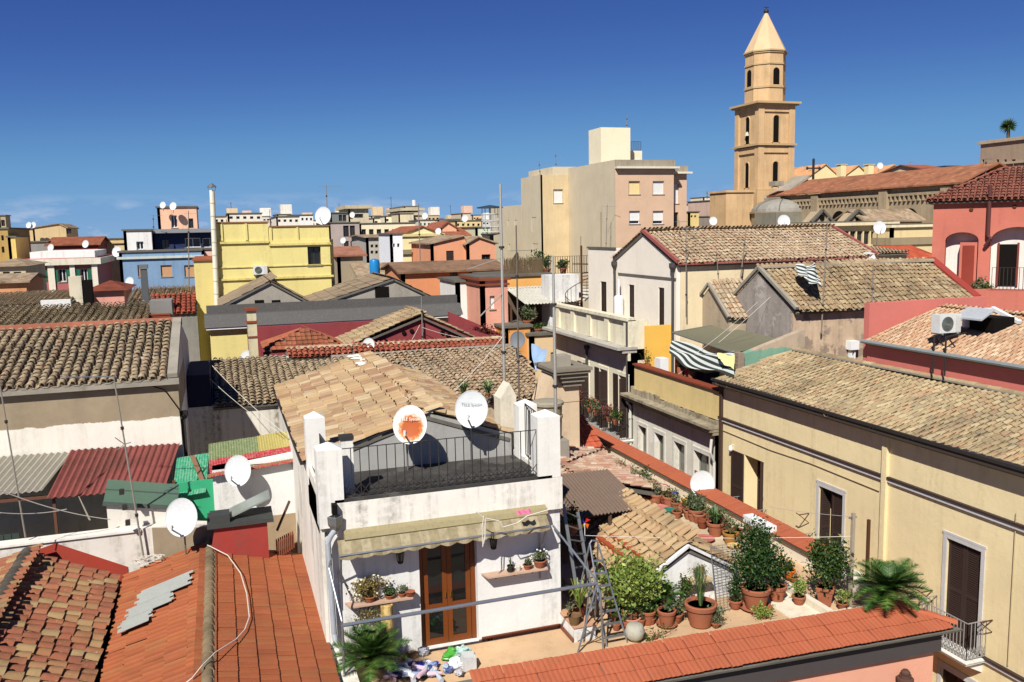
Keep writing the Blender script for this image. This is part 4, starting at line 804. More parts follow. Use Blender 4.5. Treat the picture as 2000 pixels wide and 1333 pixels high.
# tiled part of the roof behind the deck
GRYG = plaster('#a8a6a1', .12, sa=.3)
m = MB(); m.prism([(WX0, 19.03, 12.1), (6.3, 19.03, 12.1), (6.3, 19.03, 13.2), (4.3, 19.03, 13.88), (WX0, 19.03, 13.0)], (0, 9.5, 0)); wh.part('gable', m, GRYG)
rf = tile_roof(wh, [(WX0 - .06, 28.8, 13.06), (WX0 - .06, 19.0, 13.06), (4.3, 19.0, 13.93), (4.3, 28.8, 13.93)], T_WH, pitch=.3, tl=.36, single=300, jit=2.)
tile_roof(wh, [(6.3, 19.0, 13.22), (6.15, 28.5, 13.22), (4.3, 28.8, 13.93), (4.3, 19.0, 13.93)], T_WH, pitch=.3, tl=.36, single=150, jit=2.)
ridge_caps(wh, rf, (4.3, 19.0, 13.95), (4.3, 28.8, 13.95), T_WH, .11, .36, plaster('#d9cdb6', .2))
m = MB(); m.box(WX0 - .16, WX0 - .03, 19.1, 28.8, 12.96, 13.05); wh.part('gutter', m, paint('#2b2a2a', .6, .3))
m = MB(); m.box(6.3, 6.42, 19.4, 28.6, 12.95, 13.2); wh.part('gutter', m, paint('#34322f', .6, .3))
g = MB()
for k in range(16):
    y = 26.2 + k * .16; g.ell((4.3 + random.uniform(-.3, .3), y, 13.98 + random.uniform(-.03, .04)), .16 + .1 * random.random(), .14, .045, 8, 4)
wh.part('mortar_patch', g, plaster('#efe9dd', .1), rf, kind='stuff')
# niches in the side wall
m = MB()
for yc, zc in ((25.6, 11.6), (21.2, 11.6), (18.6, 11.6)):
    prof = [(WX0 - .025, yc - .28, zc - .5), (WX0 - .025, yc + .28, zc - .5), (WX0 - .025, yc + .28, zc + .2)] + [(WX0 - .025, yc + .28 * math.cos(t), zc + .2 + .28 * math.sin(t)) for t in np.linspace(.3, math.pi - .3, 6)] + [(WX0 - .025, yc - .28, zc + .2)]
    m.prism(prof, (.03, 0, 0))
wh.part('blind_arch', m, plaster('#d9d2c4', .1))
# glazed door
WOOD = paint('#7a3f16', .45, .35, .8, .25, dirtc='#3a1c0a'); f = MB(); a0, a1, z0, z1 = DOOR; y = WY + .16
for xa, xb in ((a0 + .003, a0 + .1), (a1 - .1, a1 - .003)): f.box(xa, xb, y, y + .09, z0, z1 - .003)
f.box(a0 + .1, a1 - .1, y + .002, y + .088, z1 - .1, z1 - .004); fr = wh.part('door_frame', f, WOOD)
for xa, xb in ((a0 + .11, (a0 + a1) / 2 - .004), ((a0 + a1) / 2 + .004, a1 - .11)):
    f = MB(); s = .1; f.box(xa, xa + s, y + .01, y + .07, z0, z1 - .11); f.box(xb - s, xb, y + .01, y + .07, z0, z1 - .11)
    for za, zb in ((z0, z0 + .14), (z0 + .75, z0 + .88), (z1 - .22, z1 - .11)): f.box(xa + s, xb - s, y + .012, y + .068, za, zb)
    d = wh.part('door', f, WOOD)
    for za, zb in ((z0 + .14, z0 + .75), (z0 + .88, z1 - .22)): g = MB(); g.box(xa + s, xb - s, y + .035, y + .042, za, zb); wh.part('pane', g, glass('#1a1a1a', .05), d)
    g = MB(); g.beam(((xa if xa > 4 else xb) + (.05 if xa > 4 else -.05), y - .02, z0 + 1.02), ((xa if xa > 4 else xb) + (.05 if xa > 4 else -.05), y - .02, z0 + 1.14), .025); wh.part('handle', g, paint('#c9a44a', .3, .6, .8, 0, .9), d)
# little wall lamps, socket, skirting
def lantern(label, c):
    th = Th('wall_lantern', label, 'lamp', tuple(c)); x, y, z = c; m = MB()
    for k in range(6): t = math.pi / 3 * k; m.beam((x + .055 * math.cos(t), y + .055 * math.sin(t), z), (x + .08 * math.cos(t), y + .08 * math.sin(t), z + .2), .012)
    m.lathe([(.05, -.03), (.065, 0), (.06, .01)], c, 6); m.lathe([(.095, .2), (.1, .215), (.05, .28), (.015, .31), (.015, .34)], c, 6); m.beam((x, y + .08, z + .22), (x, WY + .0, z + .22), .02); m.box(x - .04, x + .04, WY - .02, WY - .001, z + .1, z + .3); th.part('cage', m, IRON)
    m = MB(); m.lathe([(.04, .01), (.06, .19)], c, 6); th.part('glass', m, glass('#56524a', .1)); return th
for u, v, lb in ((782, 1090, 'black six sided wall lantern on the white wall by the hanging vine'), (964, 1062, 'black six sided wall lantern above the shelf of cacti')): p = px(u, v + 8, y=WY - .12); lantern(lb, (p[0], p[1], p[2]))
p = px(957, 1250, y=WY); m = MB(); m.box(p[0] - .09, p[0] + .09, WY - .012, WY - .001, p[2] - .05, p[2] + .05); s_ = wh.part('socket', m, WHITEP); m = MB(); m.box(p[0] - .06, p[0] - .01, WY - .016, WY - .012, p[2] - .03, p[2] + .03); m.box(p[0] + .01, p[0] + .06, WY - .016, WY - .012, p[2] - .03, p[2] + .03); wh.part('socket_cover', m, DARK, s_)
for k in range(5):
    m = MB(); xa = 4.78 + k * .35; m.box(xa, xa + .345, WY - .014, WY - .001, 9.41, 9.5); wh.part('skirting_tile', m, paint('#7a4530', .4, .3))
m = MB(); m.box(6.57, 7.05, 15.95, WY + .1, 9.3, 9.72); wh.part('corner_plinth', m, WHITE); m = MB(); m.box(6.55, 7.08, 15.92, WY + .1, 9.72, 9.76); wh.part('plinth_slab', m, paint('#c89a78', .7, .2))
m = MB()
for k in range(3): m.box(6.53, 6.556, 15.95 + k * .25, 16.19 + k * .25, 9.41, 9.5)
wh.part('skirting_tile', m, paint('#7a4530', .4, .3))
# awning rolled part way out
aw = Th('awning', 'faded beige striped awning with scalloped edge over the terrace door', 'awning', (WX0 + .1, WY, 11.5))
t = NT('awning_cloth', .9, .1); px_ = t.sep()[0]; st = t.math('FRACT', t.math('MULTIPLY', px_, 2.6)); c = t.mix(t.rng(st, .45, .5), dk('#b3a686', .72), dk('#a19474', .72)); c = t.mix(t.rng(t.noise(2.2, 6, .7, t.map((3, 3, .6))), .42, .68, 0, .6), c, dk('#6b5d46', .8)); t.col(c); AWN = t.mat
awz, awy = 11.98, 15.98
m = MB(); m.prism([(2.0, WY - .1, 12.24), (2.0, WY - .26, 12.2), (2.0, WY - .3, 12.1), (2.0, WY - .27, 12.06), (2.0, WY - .1, 12.11)], (4.2, 0, 0)); aw.part('cassette', m, paint('#a99c76', .7, .2, .75, .4))
def awn_pt(t, s): return np.array([1.86 + 4.3 * t, WY - .24 - .26 * s, 12.12 - .22 * s - .03 * (1 - t)])
m = MB(); N = 40; vs = [awn_pt(i / N, j / 3) for j in range(4) for i in range(N + 1)]; m.add(vs, [(j * (N + 1) + i, j * (N + 1) + i + 1, (j + 1) * (N + 1) + i + 1, (j + 1) * (N + 1) + i) for j in range(3) for i in range(N)]); aw.part('cloth', m, AWN)
m = MB(); N = 104; vs = []
for i in range(N + 1):
    p = awn_pt(i / N, 1.0); sc = abs(math.sin(i / N * 13 * math.pi)); vs += [p, p + np.array([0, -.01 + .015 * math.sin(i * .7), -.06 - .045 * sc])]
m.add(vs, [(2 * i, 2 * i + 1, 2 * i + 3, 2 * i + 2) for i in range(N)]); aw.part('valance', m, AWN)
m = MB(); m.tube([awn_pt(0, 1), awn_pt(1, 1)], .022, 6)
for xx in (1.9, 6.1): m.beam((xx, WY - .05, 11.2), awn_pt((xx - 1.86) / 4.3, 1), .028); m.beam((xx, WY - .05, 11.9), (xx, WY - .02, 10.6), .03)
aw.part('frame', m, STEEL)
# rainwater pipe at the corner
th = Th('rain_pipe', 'grey rainwater pipe with hopper down the white house corner', 'pipe', (1.75, 16.4, 9)); m = MB(); p0 = px(655, 1025, y=16.5)
m.lathe([(.06, -.12), (.14, 0), (.15, .16), (.13, .17), (.12, .1)], p0, 4); th.part('hopper', m, METAL)
m = MB(); m.tube([p0 + (0, 0, -.1), p0 + (-.1, 0, -.22), p0 + (-.16, 0, -.35), (1.72, 16.5, 10.2), (1.74, 16.42, 10.02), (1.85, 16.35, 9.95), (1.9, 16.3, 9.8), (1.9, 16.3, 9.4)], .055, 10); th.part('pipe', m, paint('#a7adb2', .45, .35, .85, .2))
m = MB(); m.box(p0[0] - .05, p0[0] + .05, 16.45, 16.75, p0[2] + .2, p0[2] + .4); th.part('outlet', m, DARK)
# ================================================================== salmon house in front: terrace floor, tile edged roof rim
SAL = plaster('#e6a78c', .05, '#a0705c', .2, .6, k=.76); sh = Th('salmon_house', 'salmon house in front with terracotta tile rim around its roof terrace', 'house', (1.5, 14.15, 0))
m = MB(); m.prism([(1.7, 14.5, 0), (14.06, 13.93, 0), (14.0, 33.5, 0), (1.7, 33.5, 0)], (0, 0, 9.36)); sh.part('wall', m, SAL)
m = MB(); m.box(1.75, 13.9, 14.6, 33.5, 9.36, 9.4); sh.part('terrace_floor', m, plaster('#cfae88', .16, '#8a7355', .4, .5))
m = MB(); m.prism([(1.65, 14.38, 8.86), (14.14, 13.8, 8.86), (14.14, 13.92, 8.86), (1.65, 14.5, 8.86)], (0, 0, .54)); m.box(14.02, 14.09, 13.95, 33.4, 8.98, 9.4); sh.part('fascia', m, paint('#4c4645', .8, .15, .8, .2))
m = MB(); m.box(1.7, 13.3, 14.8, 14.95, 9.4, 9.56); m.box(13.55, 13.98, 14.9, 33.3, 9.3, 9.75); sh.part('parapet', m, plaster('#e9dfc9', .14, '#6d6455', .5, .5))
rim = tile_roof(sh, [(1.5, 14.2, 9.44), (14.5, 13.58, 9.44), (13.5, 14.74, 9.71), (1.5, 14.9, 9.69)], T_COP, 'wave', pitch=.21, tl=.33, single=300, thick=.05, jit=.35, over=.0)
tile_roof(sh, [(13.46, 33.3, 9.84), (13.46, 16.9, 9.84), (14.0, 16.9, 9.96), (14.0, 33.3, 9.96)], T_COP, 'plain', pitch=.22, tl=.56, single=120, thick=.05, jit=.15, over=.0, name='coping', deckd=.02)
ridge_caps(sh, rim, (14.42, 13.68, 9.5), (13.42, 14.76, 9.76), T_COP, .09, .3)
for k in range(13):
    m = MB(); xx = 2.2 + k * .95; m.box(xx, xx + .9, 14.85, 14.97, 9.561, 9.58); sh.part('rim_slab', m, plaster('#d8cbb3', .12))
m = MB(); m.box(11.4, 12.2, 14.98, 19.5, 9.4, 9.42); m.box(12.15, 12.3, 15, 21, 9.4, 9.58); sh.part('kerb', m, plaster('#e3d8c0', .12))
m = MB(); c = px(1768, 1330, y=13.75); m.lathe([(.12, 0), (.13, .28), (.17, .3), (.17, .36), (.12, .38), (.12, .44)], c + (0, 0, -.3), 14); m.box(c[0] - .05, c[0] + .05, 13.75, 14.02, c[2] - .1, c[2]); m.ell(c + (0, 0, .18), .1, .1, .08, 8, 5); sh.part('vent_pipe', m, paint('#5c4036', .7, .2, .8, .3))
# ================================================================== low tiled stair shed on the terrace
st_ = Th('tiled_shed', 'low white terrace shed with pale old barrel tile roof', 'shed', (8.3, 16.8, 9.4)); 
m = MB(); m.box(8.5, 10.95, 16.8, 20.6, 9.4, 10.06); st_.part('wall', m, WHITE); m = MB(); m.prism([(8.5, 16.8, 10.06), (10.95, 16.8, 10.06), (9.7, 16.8, 10.78)], (0, 3.8, 0)); st_.part('gable', m, WHITE)
m = MB(); m.beam((8.4, 16.74, 10.02), (9.7, 16.74, 10.8), .12, .06); m.beam((11.0, 16.74, 10.05), (9.7, 16.74, 10.8), .12, .06); st_.part('verge', m, WHITE)
rf = tile_roof(st_, [(8.3, 20.6, 10.05), (8.3, 16.75, 10.05), (9.7, 16.75, 10.84), (9.7, 20.6, 10.84)], T_SHED, pitch=.26, tl=.33, single=160, jit=2.)
tile_roof(st_, [(11.1, 16.75, 10.08), (11.1, 20.6, 10.08), (9.7, 20.6, 10.84), (9.7, 16.75, 10.84)], T_SHED, pitch=.26, tl=.33, single=80)
ridge_caps(st_, rf, (9.7, 16.75, 10.88), (9.7, 20.6, 10.88), T_SHED, .12, .4)
for (ya, yb) in ((17.0, 19.3), (17.3, 19.0)):
    m = MB(); xx = 8.55 + (.25 if ya > 17.1 else 0); m.box(xx, xx + .14, ya, yb, 10.22 + (xx - 8.5) * .5, 10.3 + (xx - 8.5) * .5); st_.part('laid_tile', m, paint('#a9512f', .8, .15))
m = MB(); m.box(11.1, 12.6, 17.5, 30, 9.4, 10.0); solo('planter_ledge', 'stepped masonry ledge carrying rows of flower pots', 'wall', m, plaster('#cbb899', .2, '#7d6a50', .5, .48))
# roofs between the white house and the lane
br = Th('patched_lean_to', 'lean to with patched roof of mixed red and tan tiles behind the white posts', 'shed', (7, 21, 9.4)); m = MB(); m.box(6.7, 12.4, 23.0, 32.5, 9.4, 10.2); br.part('wall', m, plaster('#cbb79a', .2)); m = MB(); m.box(6.7, 9.2, 21.2, 23.0, 9.4, 10.2); br.part('wall', m, plaster('#cbb79a', .2))
tile_roof(br, [(6.7, 30, 10.3), (6.7, 21.9, 10.3), (9.6, 21.9, 10.95), (9.6, 30, 10.95)], tilemat('tile_mixed', ['#b9826a', '#cda488', '#dcc8ac', '#c29a7c', '#b06a52', '#e8dcc8'], '#d8c8b0', .5, .56, .74), pitch=.24, tl=.34, single=200, jit=2.2)
tile_roof(br, [(12.2, 21.9, 10.25), (12.2, 32, 10.25), (9.6, 32, 10.95), (9.6, 21.9, 10.95)], _MC['tile_mixed'], pitch=.24, tl=.34, single=100, jit=2.)
cs = Th('corrugated_canopy', 'brown corrugated sheet canopy between the white house and the shed', 'canopy', (7.5, 19.3, 9.4)); m = MB(); corrugated(m, (7.35, 21.9, 11.2), (10.1, 21.9, 11.2), (7.25, 19.3, 10.85), .1, .022, wob=.01); cs.part('sheet', m, paint('#7d6a5c', .8, .2, .8, .4))
m = MB()
for xx in (7.4, 9.0): m.beam((xx, 19.4, 9.4), (xx, 19.4, 10.82), .07)
m.beam((7.3, 19.45, 10.8), (9.2, 19.45, 10.8), .07); cs.part('frame', m, paint('#5c4a3c', .9, .1))
ort = Th('red_tile_lean_to', 'small lean to of bright orange tiles beside the lane', 'shed', (9.8, 27, 9.4)); a = px(1100, 820, z=11.1); m = MB(); m.box(a[0] + .05, a[0] + .7, a[1] - 1.4, a[1] + .1, 9.4, 10.3); ort.part('wall', m, plaster('#cbb79a', .2))
tile_roof(ort, [(a[0] - .1, a[1] - 1.6, 10.4), (a[0] + .95, a[1] - 1.6, 10.4), (a[0] + .8, a[1] + .1, 11.1), (a[0] - .1, a[1] + .1, 11.1)], tilemat('tile_bright_orange', ['#cc6648', '#c45e42', '#d07050', '#c86446'], '#b8583c', .3, .6, .76), 'flat', pitch=.24, tl=.34, single=80, jit=.6)
# ================================================================== block with tile roofs behind the white house
mr = Th('middle_tile_house', 'low house with mottled barrel tile roof behind the satellite dishes', 'house', (6.0, 28, 9)); m = MB(); m.box(6.3, 10.4, 28.0, 34, 8, 12.15); mr.part('wall', m, plaster('#b8a68c', .2, sa=.5)); m = MB(); m.prism([(6.3, 28.0, 12.15), (6.3, 34.2, 12.15), (6.3, 34.2, 13.05)], (4.1, 0, 0)); mr.part('gable', m, CONC)
tile_roof(mr, [(4.0, 27.9, 12.22), (10.5, 27.9, 12.22), (11.6, 34.2, 13.1), (4.0, 34.2, 13.1)], T_OLD2, pitch=.235, tl=.3, single=300, jit=1.7)
m = MB(); m.box(4.0, 11.6, 34.2, 34.5, 9, 13.2); mr.part('wall', m, CONC)
ml = Th('rear_tile_house', 'low house with dark weathered barrel tile roof above a stained white wall', 'house', (-1.3, 31, 8)); m = MB(); m.box(-1.25, 4.0, 31, 36.2, 8, 12.2); ml.part('wall', m, plaster('#e6dfd0', .12, '#57503f', .8, .44))
tile_roof(ml, [(-.45, 30.85, 12.25), (4.1, 30.85, 12.25), (4.1, 36.3, 13.0), (-.45, 36.3, 13.0)], T_OLD, pitch=.24, tl=.3, single=300, jit=1.5); m = MB(); m.box(-1.25, 4.1, 36.2, 36.4, 8, 13.05); ml.part('wall', m, CONC)
tp = tarp = MB(); N = 10; g0 = np.array([-1.2, 31.0, 12.3])
for i in range(N): pass
m = MB(); m.box(-1.22, -.5, 31.0, 34.5, 12.2, 13.3); ml.part('covered_stack', m, paint('#1d2238', .7, .2))
ch2 = Th('flat_cap_chimney', 'tapering cream chimney with flat slab cap beside the lane', 'chimney', (10.6, 27, 9.4)); m = MB(); m.box(10.3, 11.25, 26.62, 27.58, 9.4, 13.19); m.prism([(9.9, 26.6, 12.2), (10.3, 26.6, 13.2), (11.2, 26.6, 13.2), (11.25, 26.6, 12.2)], (0, 1.0, 0)); ch2.part('stack', m, plaster('#d8c0a0', .14, '#8c7558', .4, .5))
m = MB()
for k, e in enumerate((.0, .08, .16)): m.box(10.62 - e, 11.27 + e, 26.45 - e, 27.7, 12.75 + k * .15, 12.9 + k * .15)
m.box(10.2, 11.5, 26.2, 27.9, 13.2, 13.3); m.box(10.15, 11.55, 26.15, 27.95, 13.3, 13.4); ch2.part('cap', m, plaster('#8d8474', .2, sa=.6)); m = MB(); m.box(10.5, 11.0, 26.7, 27.3, 13.4, 13.75); ch2.part('cap_block', m, CONC)
wt = Th('water_tank', 'round beige water tank with lid behind the white posts', 'tank', (9.2, 24.3, 10.6)); c = px(1070, 835, y=24.5); m = MB(); m.lathe([(.42, -.35), (.44, .3), (.47, .32), (.47, .38), (.44, .4), (.45, .72)], c, 20); wt.part('drum', m, paint('#a3967c', .8, .2, .8, .3)); m = MB(); m.lathe([(.5, .72), (.5, .8), (.42, .84), (.02, .86)], c, 20); wt.part('lid', m, paint('#a39a84', .8, .2, .8, .4))
m = MB(); m.box(c[0] - .5, c[0] + .5, c[1] - .5, c[1] + .5, 9.4, c[2] - .34); wt.part('plinth', m, CONC)
# ================================================================== old left house with big barrel tile roof
lh = Th('left_tile_house', 'old house with long grey barrel tile roof and half whitewashed wall', 'house', (-9, 25.5, 8)); LX = -1.25
LW = plaster('#f0e9da', .08, '#8a7c66', .3, .52, split=(13.02, '#a8977c', .25)); m = MB(); m.box(-12, LX, 25.5, 30.4, 6, 14.05); lh.part('wall', m, LW)
m = MB(); m.prism([(LX + .001, 25.5, 14.05), (LX + .001, 30.2, 15.15), (LX + .001, 35.0, 14.05)], (-10.7, 0, 0)); m.box(-12, LX, 30.4, 35, 6, 14.04); lh.part('gable', m, plaster('#d6d0c6', .2, sa=.5))
tile_roof(lh, [(-11, 25.35, 14.12), (LX - .25, 25.35, 14.12), (LX - .25, 30.2, 15.22), (-11, 30.2, 15.22)], T_OLD, pitch=.25, tl=.3, single=300, jit=1.5)
m = MB(); m.box(-12, LX + .04, 25.32, 25.55, 13.95, 14.12); m.beam((LX - .12, 25.34, 14.2), (LX - .12, 30.2, 15.3), .26, .12); lh.part('eaves_kerb', m, CONC)
m = MB(); m.box(-12, LX + .02, 30.2, 30.42, 15.1, 15.36); lh.part('ridge_band', m, plaster('#b5725a', .2, sa=.4))
m = MB(); m.tube([(-6, 25.45, 13.95), (-1.9, 25.43, 13.93), (-1.6, 25.43, 13.8), (-1.25, 25.43, 13.2), (-1.2, 25.45, 12.0)], .016, 5); lh.part('cable', m, DARK)
m = MB(); m.box(LX + .02, LX + .12, 25.6, 25.75, 11.0, 12.9); m.lathe([(.05, 0), (.11, .1), (.11, .22)], (LX + .1, 25.68, 12.9), 8); lh.part('downpipe', m, IRON)
l2 = Th('rear_left_tile_house', 'second barrel tile roof rising behind the long grey roof', 'house', (-9, 32, 8)); a = px(300, 590, y=36); tile_roof(l2, [(-12, 32.2, 15.1), (a[0], 32.2, 15.1), (a[0], 36, a[2]), (-12, 36, a[2])], tilemat('tile_pale_weathered', ['#a08e72', '#b9a788', '#c4b08c', '#8f7c60', '#ad9877', '#9c8a6a'], '#d0c4a4', .5, .55, .82), pitch=.24, tl=.3, single=260)
m = MB(); m.box(-12, a[0], 32.3, 40, 8, 15.0); l2.part('wall', m, CONC); b = px(330, 590, y=34.5); m = MB(); m.box(a[0] + .0, a[0] + .75, 33.8, 35.0, 13, b[2] + .1); l2.part('chimney', m, plaster('#8d8a84', .2)); m = MB()
for k in range(5): m.box(a[0] - .5, a[0] + .7, 33.5 - k * .0, 33.78, 14.9 + k * .07, 14.94 + k * .07)
l2.part('stacked_slab', m, TERRAD)
# corrugated lean-to below the white wall
CORG = paint('#a59e8e', .85, .15, .8, .4); CORR = tilemat('corrugated_red', ['#8f4e48', '#8f4e48'], '#a87a6c', .5, .54, .74, bare=('#7d5a4e', .62))
ct = Th('corrugated_lean_to', 'lean to of grey and red corrugated sheets below the whitewashed wall', 'shed', (-4, 23.8, 9)); m = MB(); corrugated(m, (-6.8, 25.46, 12.36), (-4.0, 25.46, 12.3), (-7.3, 23.7, 11.82), .16, .028, wob=.01); ct.part('sheet', m, CORG, label='grey corrugated sheet')
m = MB(); corrugated(m, (-4.05, 25.45, 12.34), (-1.3, 25.45, 12.27), (-4.4, 23.65, 11.58), .16, .028, wob=.012); ct.part('sheet', m, CORR, label='red corrugated sheet')
m = MB(); m.beam((-8, 23.85, 11.62), (-1.4, 23.85, 11.52), .08); m.beam((-4.3, 24.0, 9.6), (-4.3, 24.0, 11.6), .07); m.beam((-1.45, 24.0, 9.6), (-1.45, 24.0, 11.6), .07); ct.part('frame', m, paint('#6d4a3a', .9, .1))
m = MB(); m.box(-8, -1.4, 22.4, 25.4, 8.5, 9.6); m.box(-8, -2.6, 24.9, 25.4, 9.6, 11.9); ct.part('yard_floor', m, plaster('#b3ab9a', .2)); 
m = MB(); m.box(-2.9, -1.5, 24.4, 24.5, 9.6, 11.6); b_ = ct.part('yard_wall', m, plaster('#d9cfb4', .1)); m = MB(); m.box(-2.75, -2.3, 24.34, 24.4, 10.2, 11.45); m.box(-2.2, -1.75, 24.34, 24.4, 10.2, 11.45); ct.part('window', m, paint('#c9b06a', .6, .2), b_)
m = MB(); m.box(-2.7, -2.35, 24.32, 24.34, 10.25, 11.4); m.box(-2.15, -1.8, 24.32, 24.34, 10.25, 11.4); ct.part('pane', m, glass(), b_)
for k in range(14):
    m = MB(); xx = -7.0 + k * .17; corr = m.box(xx, xx + .15, 23.2, 23.24, 9.6, 10.9)
    if k < 12: ct.part('fence_slat', m, paint('#3c4a42', .7, .2))
# low whitewashed wall between yard and red roofs
lw = Th('low_yard_wall', 'low whitewashed wall with red sealant along its foot', 'wall', (-5, 22.1, 9)); LWW = plaster('#e6dfd2', .12, '#6b6355', .6, .48, split=None, wear=('#b8b0a0', .64))
m = MB(); m.box(-9, -2.15, 22.1, 22.4, 8.5, 10.95); m.prism([(-2.15, 22.1, 8.5), (-2.15, 22.1, 11.0), (-1.2, 22.1, 11.0), (.3, 22.1, 10.75), (.3, 22.1, 8.5)], (0, .3, 0)); m.prism([(-2.9, 22.42, 10.9), (-2.9, 22.42, 11.62), (-1.35, 22.42, 11.3), (-1.35, 22.42, 10.9)], (0, 1.0, 0)); lw.part('wall', m, LWW)
m = MB(); m.box(-9, -2.15, 22.05, 22.45, 10.95, 11.0); lw.part('coping', m, plaster('#efe9dc', .1))
m = MB(); m.prism([(-5.2, 22.085, 10.6), (-4.0, 22.085, 10.9), (-2.5, 22.085, 10.1), (-2.5, 22.085, 9.6), (-5.2, 22.085, 9.6)], (0, .012, 0)); lw.part('sealant', m, plaster('#a84334', .15, sa=.2)); m = MB(); m.prism([(-1.9, 22.085, 11.0), (-.3, 22.085, 10.8), (-.3, 22.085, 9.8), (-1.9, 22.085, 9.8)], (0, .012, 0)); lw.part('bare_render', m, plaster('#a39278', .2))
m = MB(); m.prism([(-2.95, 22.35, 11.66), (-1.3, 22.35, 11.34), (-1.3, 23.4, 11.6), (-2.95, 23.4, 11.92)], (0, 0, .05)); for_ = lw.part('glazed_cover', m, paint('#5f7a66', .3, .5, .8, .2)); m = MB(); m.beam((-2.97, 22.36, 11.66), (-1.28, 22.36, 11.34), .06, .1); m.beam((-2.97, 22.9, 11.84), (-1.28, 22.9, 11.52), .04, .06); lw.part('cover_frame', m, paint('#4f5a52', .6, .3), for_)
# white wall with the big dish, coloured plastic roof
dw = Th('dish_wall', 'white rendered yard wall under the coloured plastic roof', 'wall', (-.45, 23.5, 9)); m = MB(); m.box(-.47, 1.58, 23.5, 23.8, 9, 11.95); m.prism([(-.47, 23.5, 11.95), (1.58, 23.5, 11.95), (1.58, 23.5, 12.12), (-.47, 23.5, 11.9)], (0, .3, 0)); dw.part('wall', m, WHITE); m = MB(); m.box(-1.35, -.47, 23.7, 23.8, 9, 11.6); dw.part('green_panel', m, paint('#3fae7c', .4, .3, .8, .15)); m = MB(); m.box(-.5, 1.58, 23.46, 23.5, 9, 10.5); dw.part('bare_render', m, plaster('#b0987a', .2))
pr = Th('plastic_canopy', 'plastic canopy of green, olive, yellow and red corrugated panels', 'canopy', (0, 24, 11.5))
for nm, a, b, c, col in (('green', (-1.38, 24.9, 11.98), (-.55, 24.9, 12.05), (-1.5, 23.55, 11.25), '#2fa37a'), ('olive', (-.55, 25.2, 12.22), (.75, 25.2, 12.32), (-.55, 24.2, 12.0), '#7d8f5a'), ('yellow', (.75, 25.2, 12.32), (1.6, 25.2, 12.4), (.75, 24.2, 12.1), '#c2b25c'), ('red', (-.55, 24.22, 12.0), (1.6, 24.22, 12.18), (-.52, 23.3, 11.78), '#c22c3c')):
    m = MB(); corrugated(m, a, b, c, .07, .009, wob=.006); pr.part('panel', m, paint(col, .5, .3, .72, .55, dirtc='#cfc4ae', dth=.45), label=nm + ' plastic panel')
m = MB(); m.beam((-.98, 24.75, 12.04), (-.72, 23.75, 11.55), .12, .02); pr.part('plank', m, paint('#8a6a52', .9, .1)); m = MB(); m.beam((-.6, 23.4, 11.78), (1.58, 23.4, 11.98), .05, .08); pr.part('batten', m, paint('#9a7a58', .9, .1))
# ================================================================== red roofs at the lower left
rr = Th('red_tiled_house', 'house under a red sealed tile roof with mortared ridge beside the white house', 'house', (-.6, 14, 8)); m = MB(); m.prism([(-2.45, 13, 8), (1.6, 13, 8), (1.6, 13, 9.9), (-.6, 13, 10.46), (-2.45, 13, 9.9)], (0, 8.8, 0)); rr.part('body', m, CONC)
rf = tile_roof(rr, [(1.58, 13, 9.93), (1.58, 21.9, 9.93), (-.6, 21.9, 10.52), (-.6, 13, 10.52)], T_ORG, 'plain', pitch=.2, tl=.36, single=300, jit=.25)
tile_roof(rr, [(-2.55, 21.9, 9.95), (-2.4, 13, 9.95), (-.6, 13, 10.52), (-.6, 21.9, 10.52)], T_ORG, 'flat', pitch=.2, tl=.4, single=300, jit=.9)
ridge_caps(rr, rf, (-.6, 13.0, 10.55), (-.6, 21.9, 10.55), tilemat('ridge_mortared', ['#8f7d60', '#9c8a6c', '#85745a', '#a08c6a'], '#6a6048', .5, .55, .8), .1, .3, plaster('#9a8a70', .2))
ZINCM = paint('#b4b8b0', .55, .4, .75, .45, dirtc='#8a8578')
for y0_, y1_, xa_, xb_ in ((19.4, 20.15, -2.1, -1.0), (18.85, 19.38, -2.25, -1.35), (18.3, 18.83, -2.35, -1.75)):
    m = MB(); N = 6; zz = lambda x: 10.0 + (x + 2.45) * .3 + .07
    for k in range(N): a_, b_ = y0_ + (y1_ - y0_) * k / N, y0_ + (y1_ - y0_) * (k + .96) / N; e_ = .05 * math.sin(k * 2.3 + y0_ * 5); m.hexa([(xa_ + e_, a_, zz(xa_ + e_)), (xb_ + e_, a_, zz(xb_ + e_)), (xb_ + e_, b_, zz(xb_ + e_)), (xa_ + e_, b_, zz(xa_ + e_)), (xa_ + e_, a_, zz(xa_ + e_) + .012), (xb_ + e_, a_, zz(xb_ + e_) + .012), (xb_ + e_, b_, zz(xb_ + e_) + .012), (xa_ + e_, b_, zz(xa_ + e_) + .012)])
    rr.part('zinc_patch', m, ZINCM, rf)
rb = MB(); a = px(465, 1040, y=21.6); rb.prism([(-.6, 21.2, 10.3), (.75, 21.2, 9.9), (.75, 21.2, 11.05), (-.45, 21.2, 11.1)], (0, .9, 0)); bxo = rr.part('skylight_box', rb, plaster('#9d3f38', .12, sa=.3))
m = MB(); m.box(-.62, .9, 21.1, 22.1, 11.1, 11.2); m.box(-.55, -.1, 21.15, 21.6, 11.2, 11.4); rr.part('skylight_frame', m, paint('#3f4240', .6, .3), bxo); m = MB(); m.prism([(-.1, 21.3, 11.25), (.85, 21.3, 11.62), (.85, 22.0, 11.62), (-.1, 22.0, 11.25)], (0, 0, .04)); rr.part('skylight_sash', m, paint('#8a9288', .3, .5), bxo)
for k in range(9): m = MB(); m.box(.95 + .05 * k, .98 + .05 * k, 21.5, 21.8, 10.0 + .03 * k, 10.42 + .02 * k); rr.part('spare_tile', m, TERRAD)
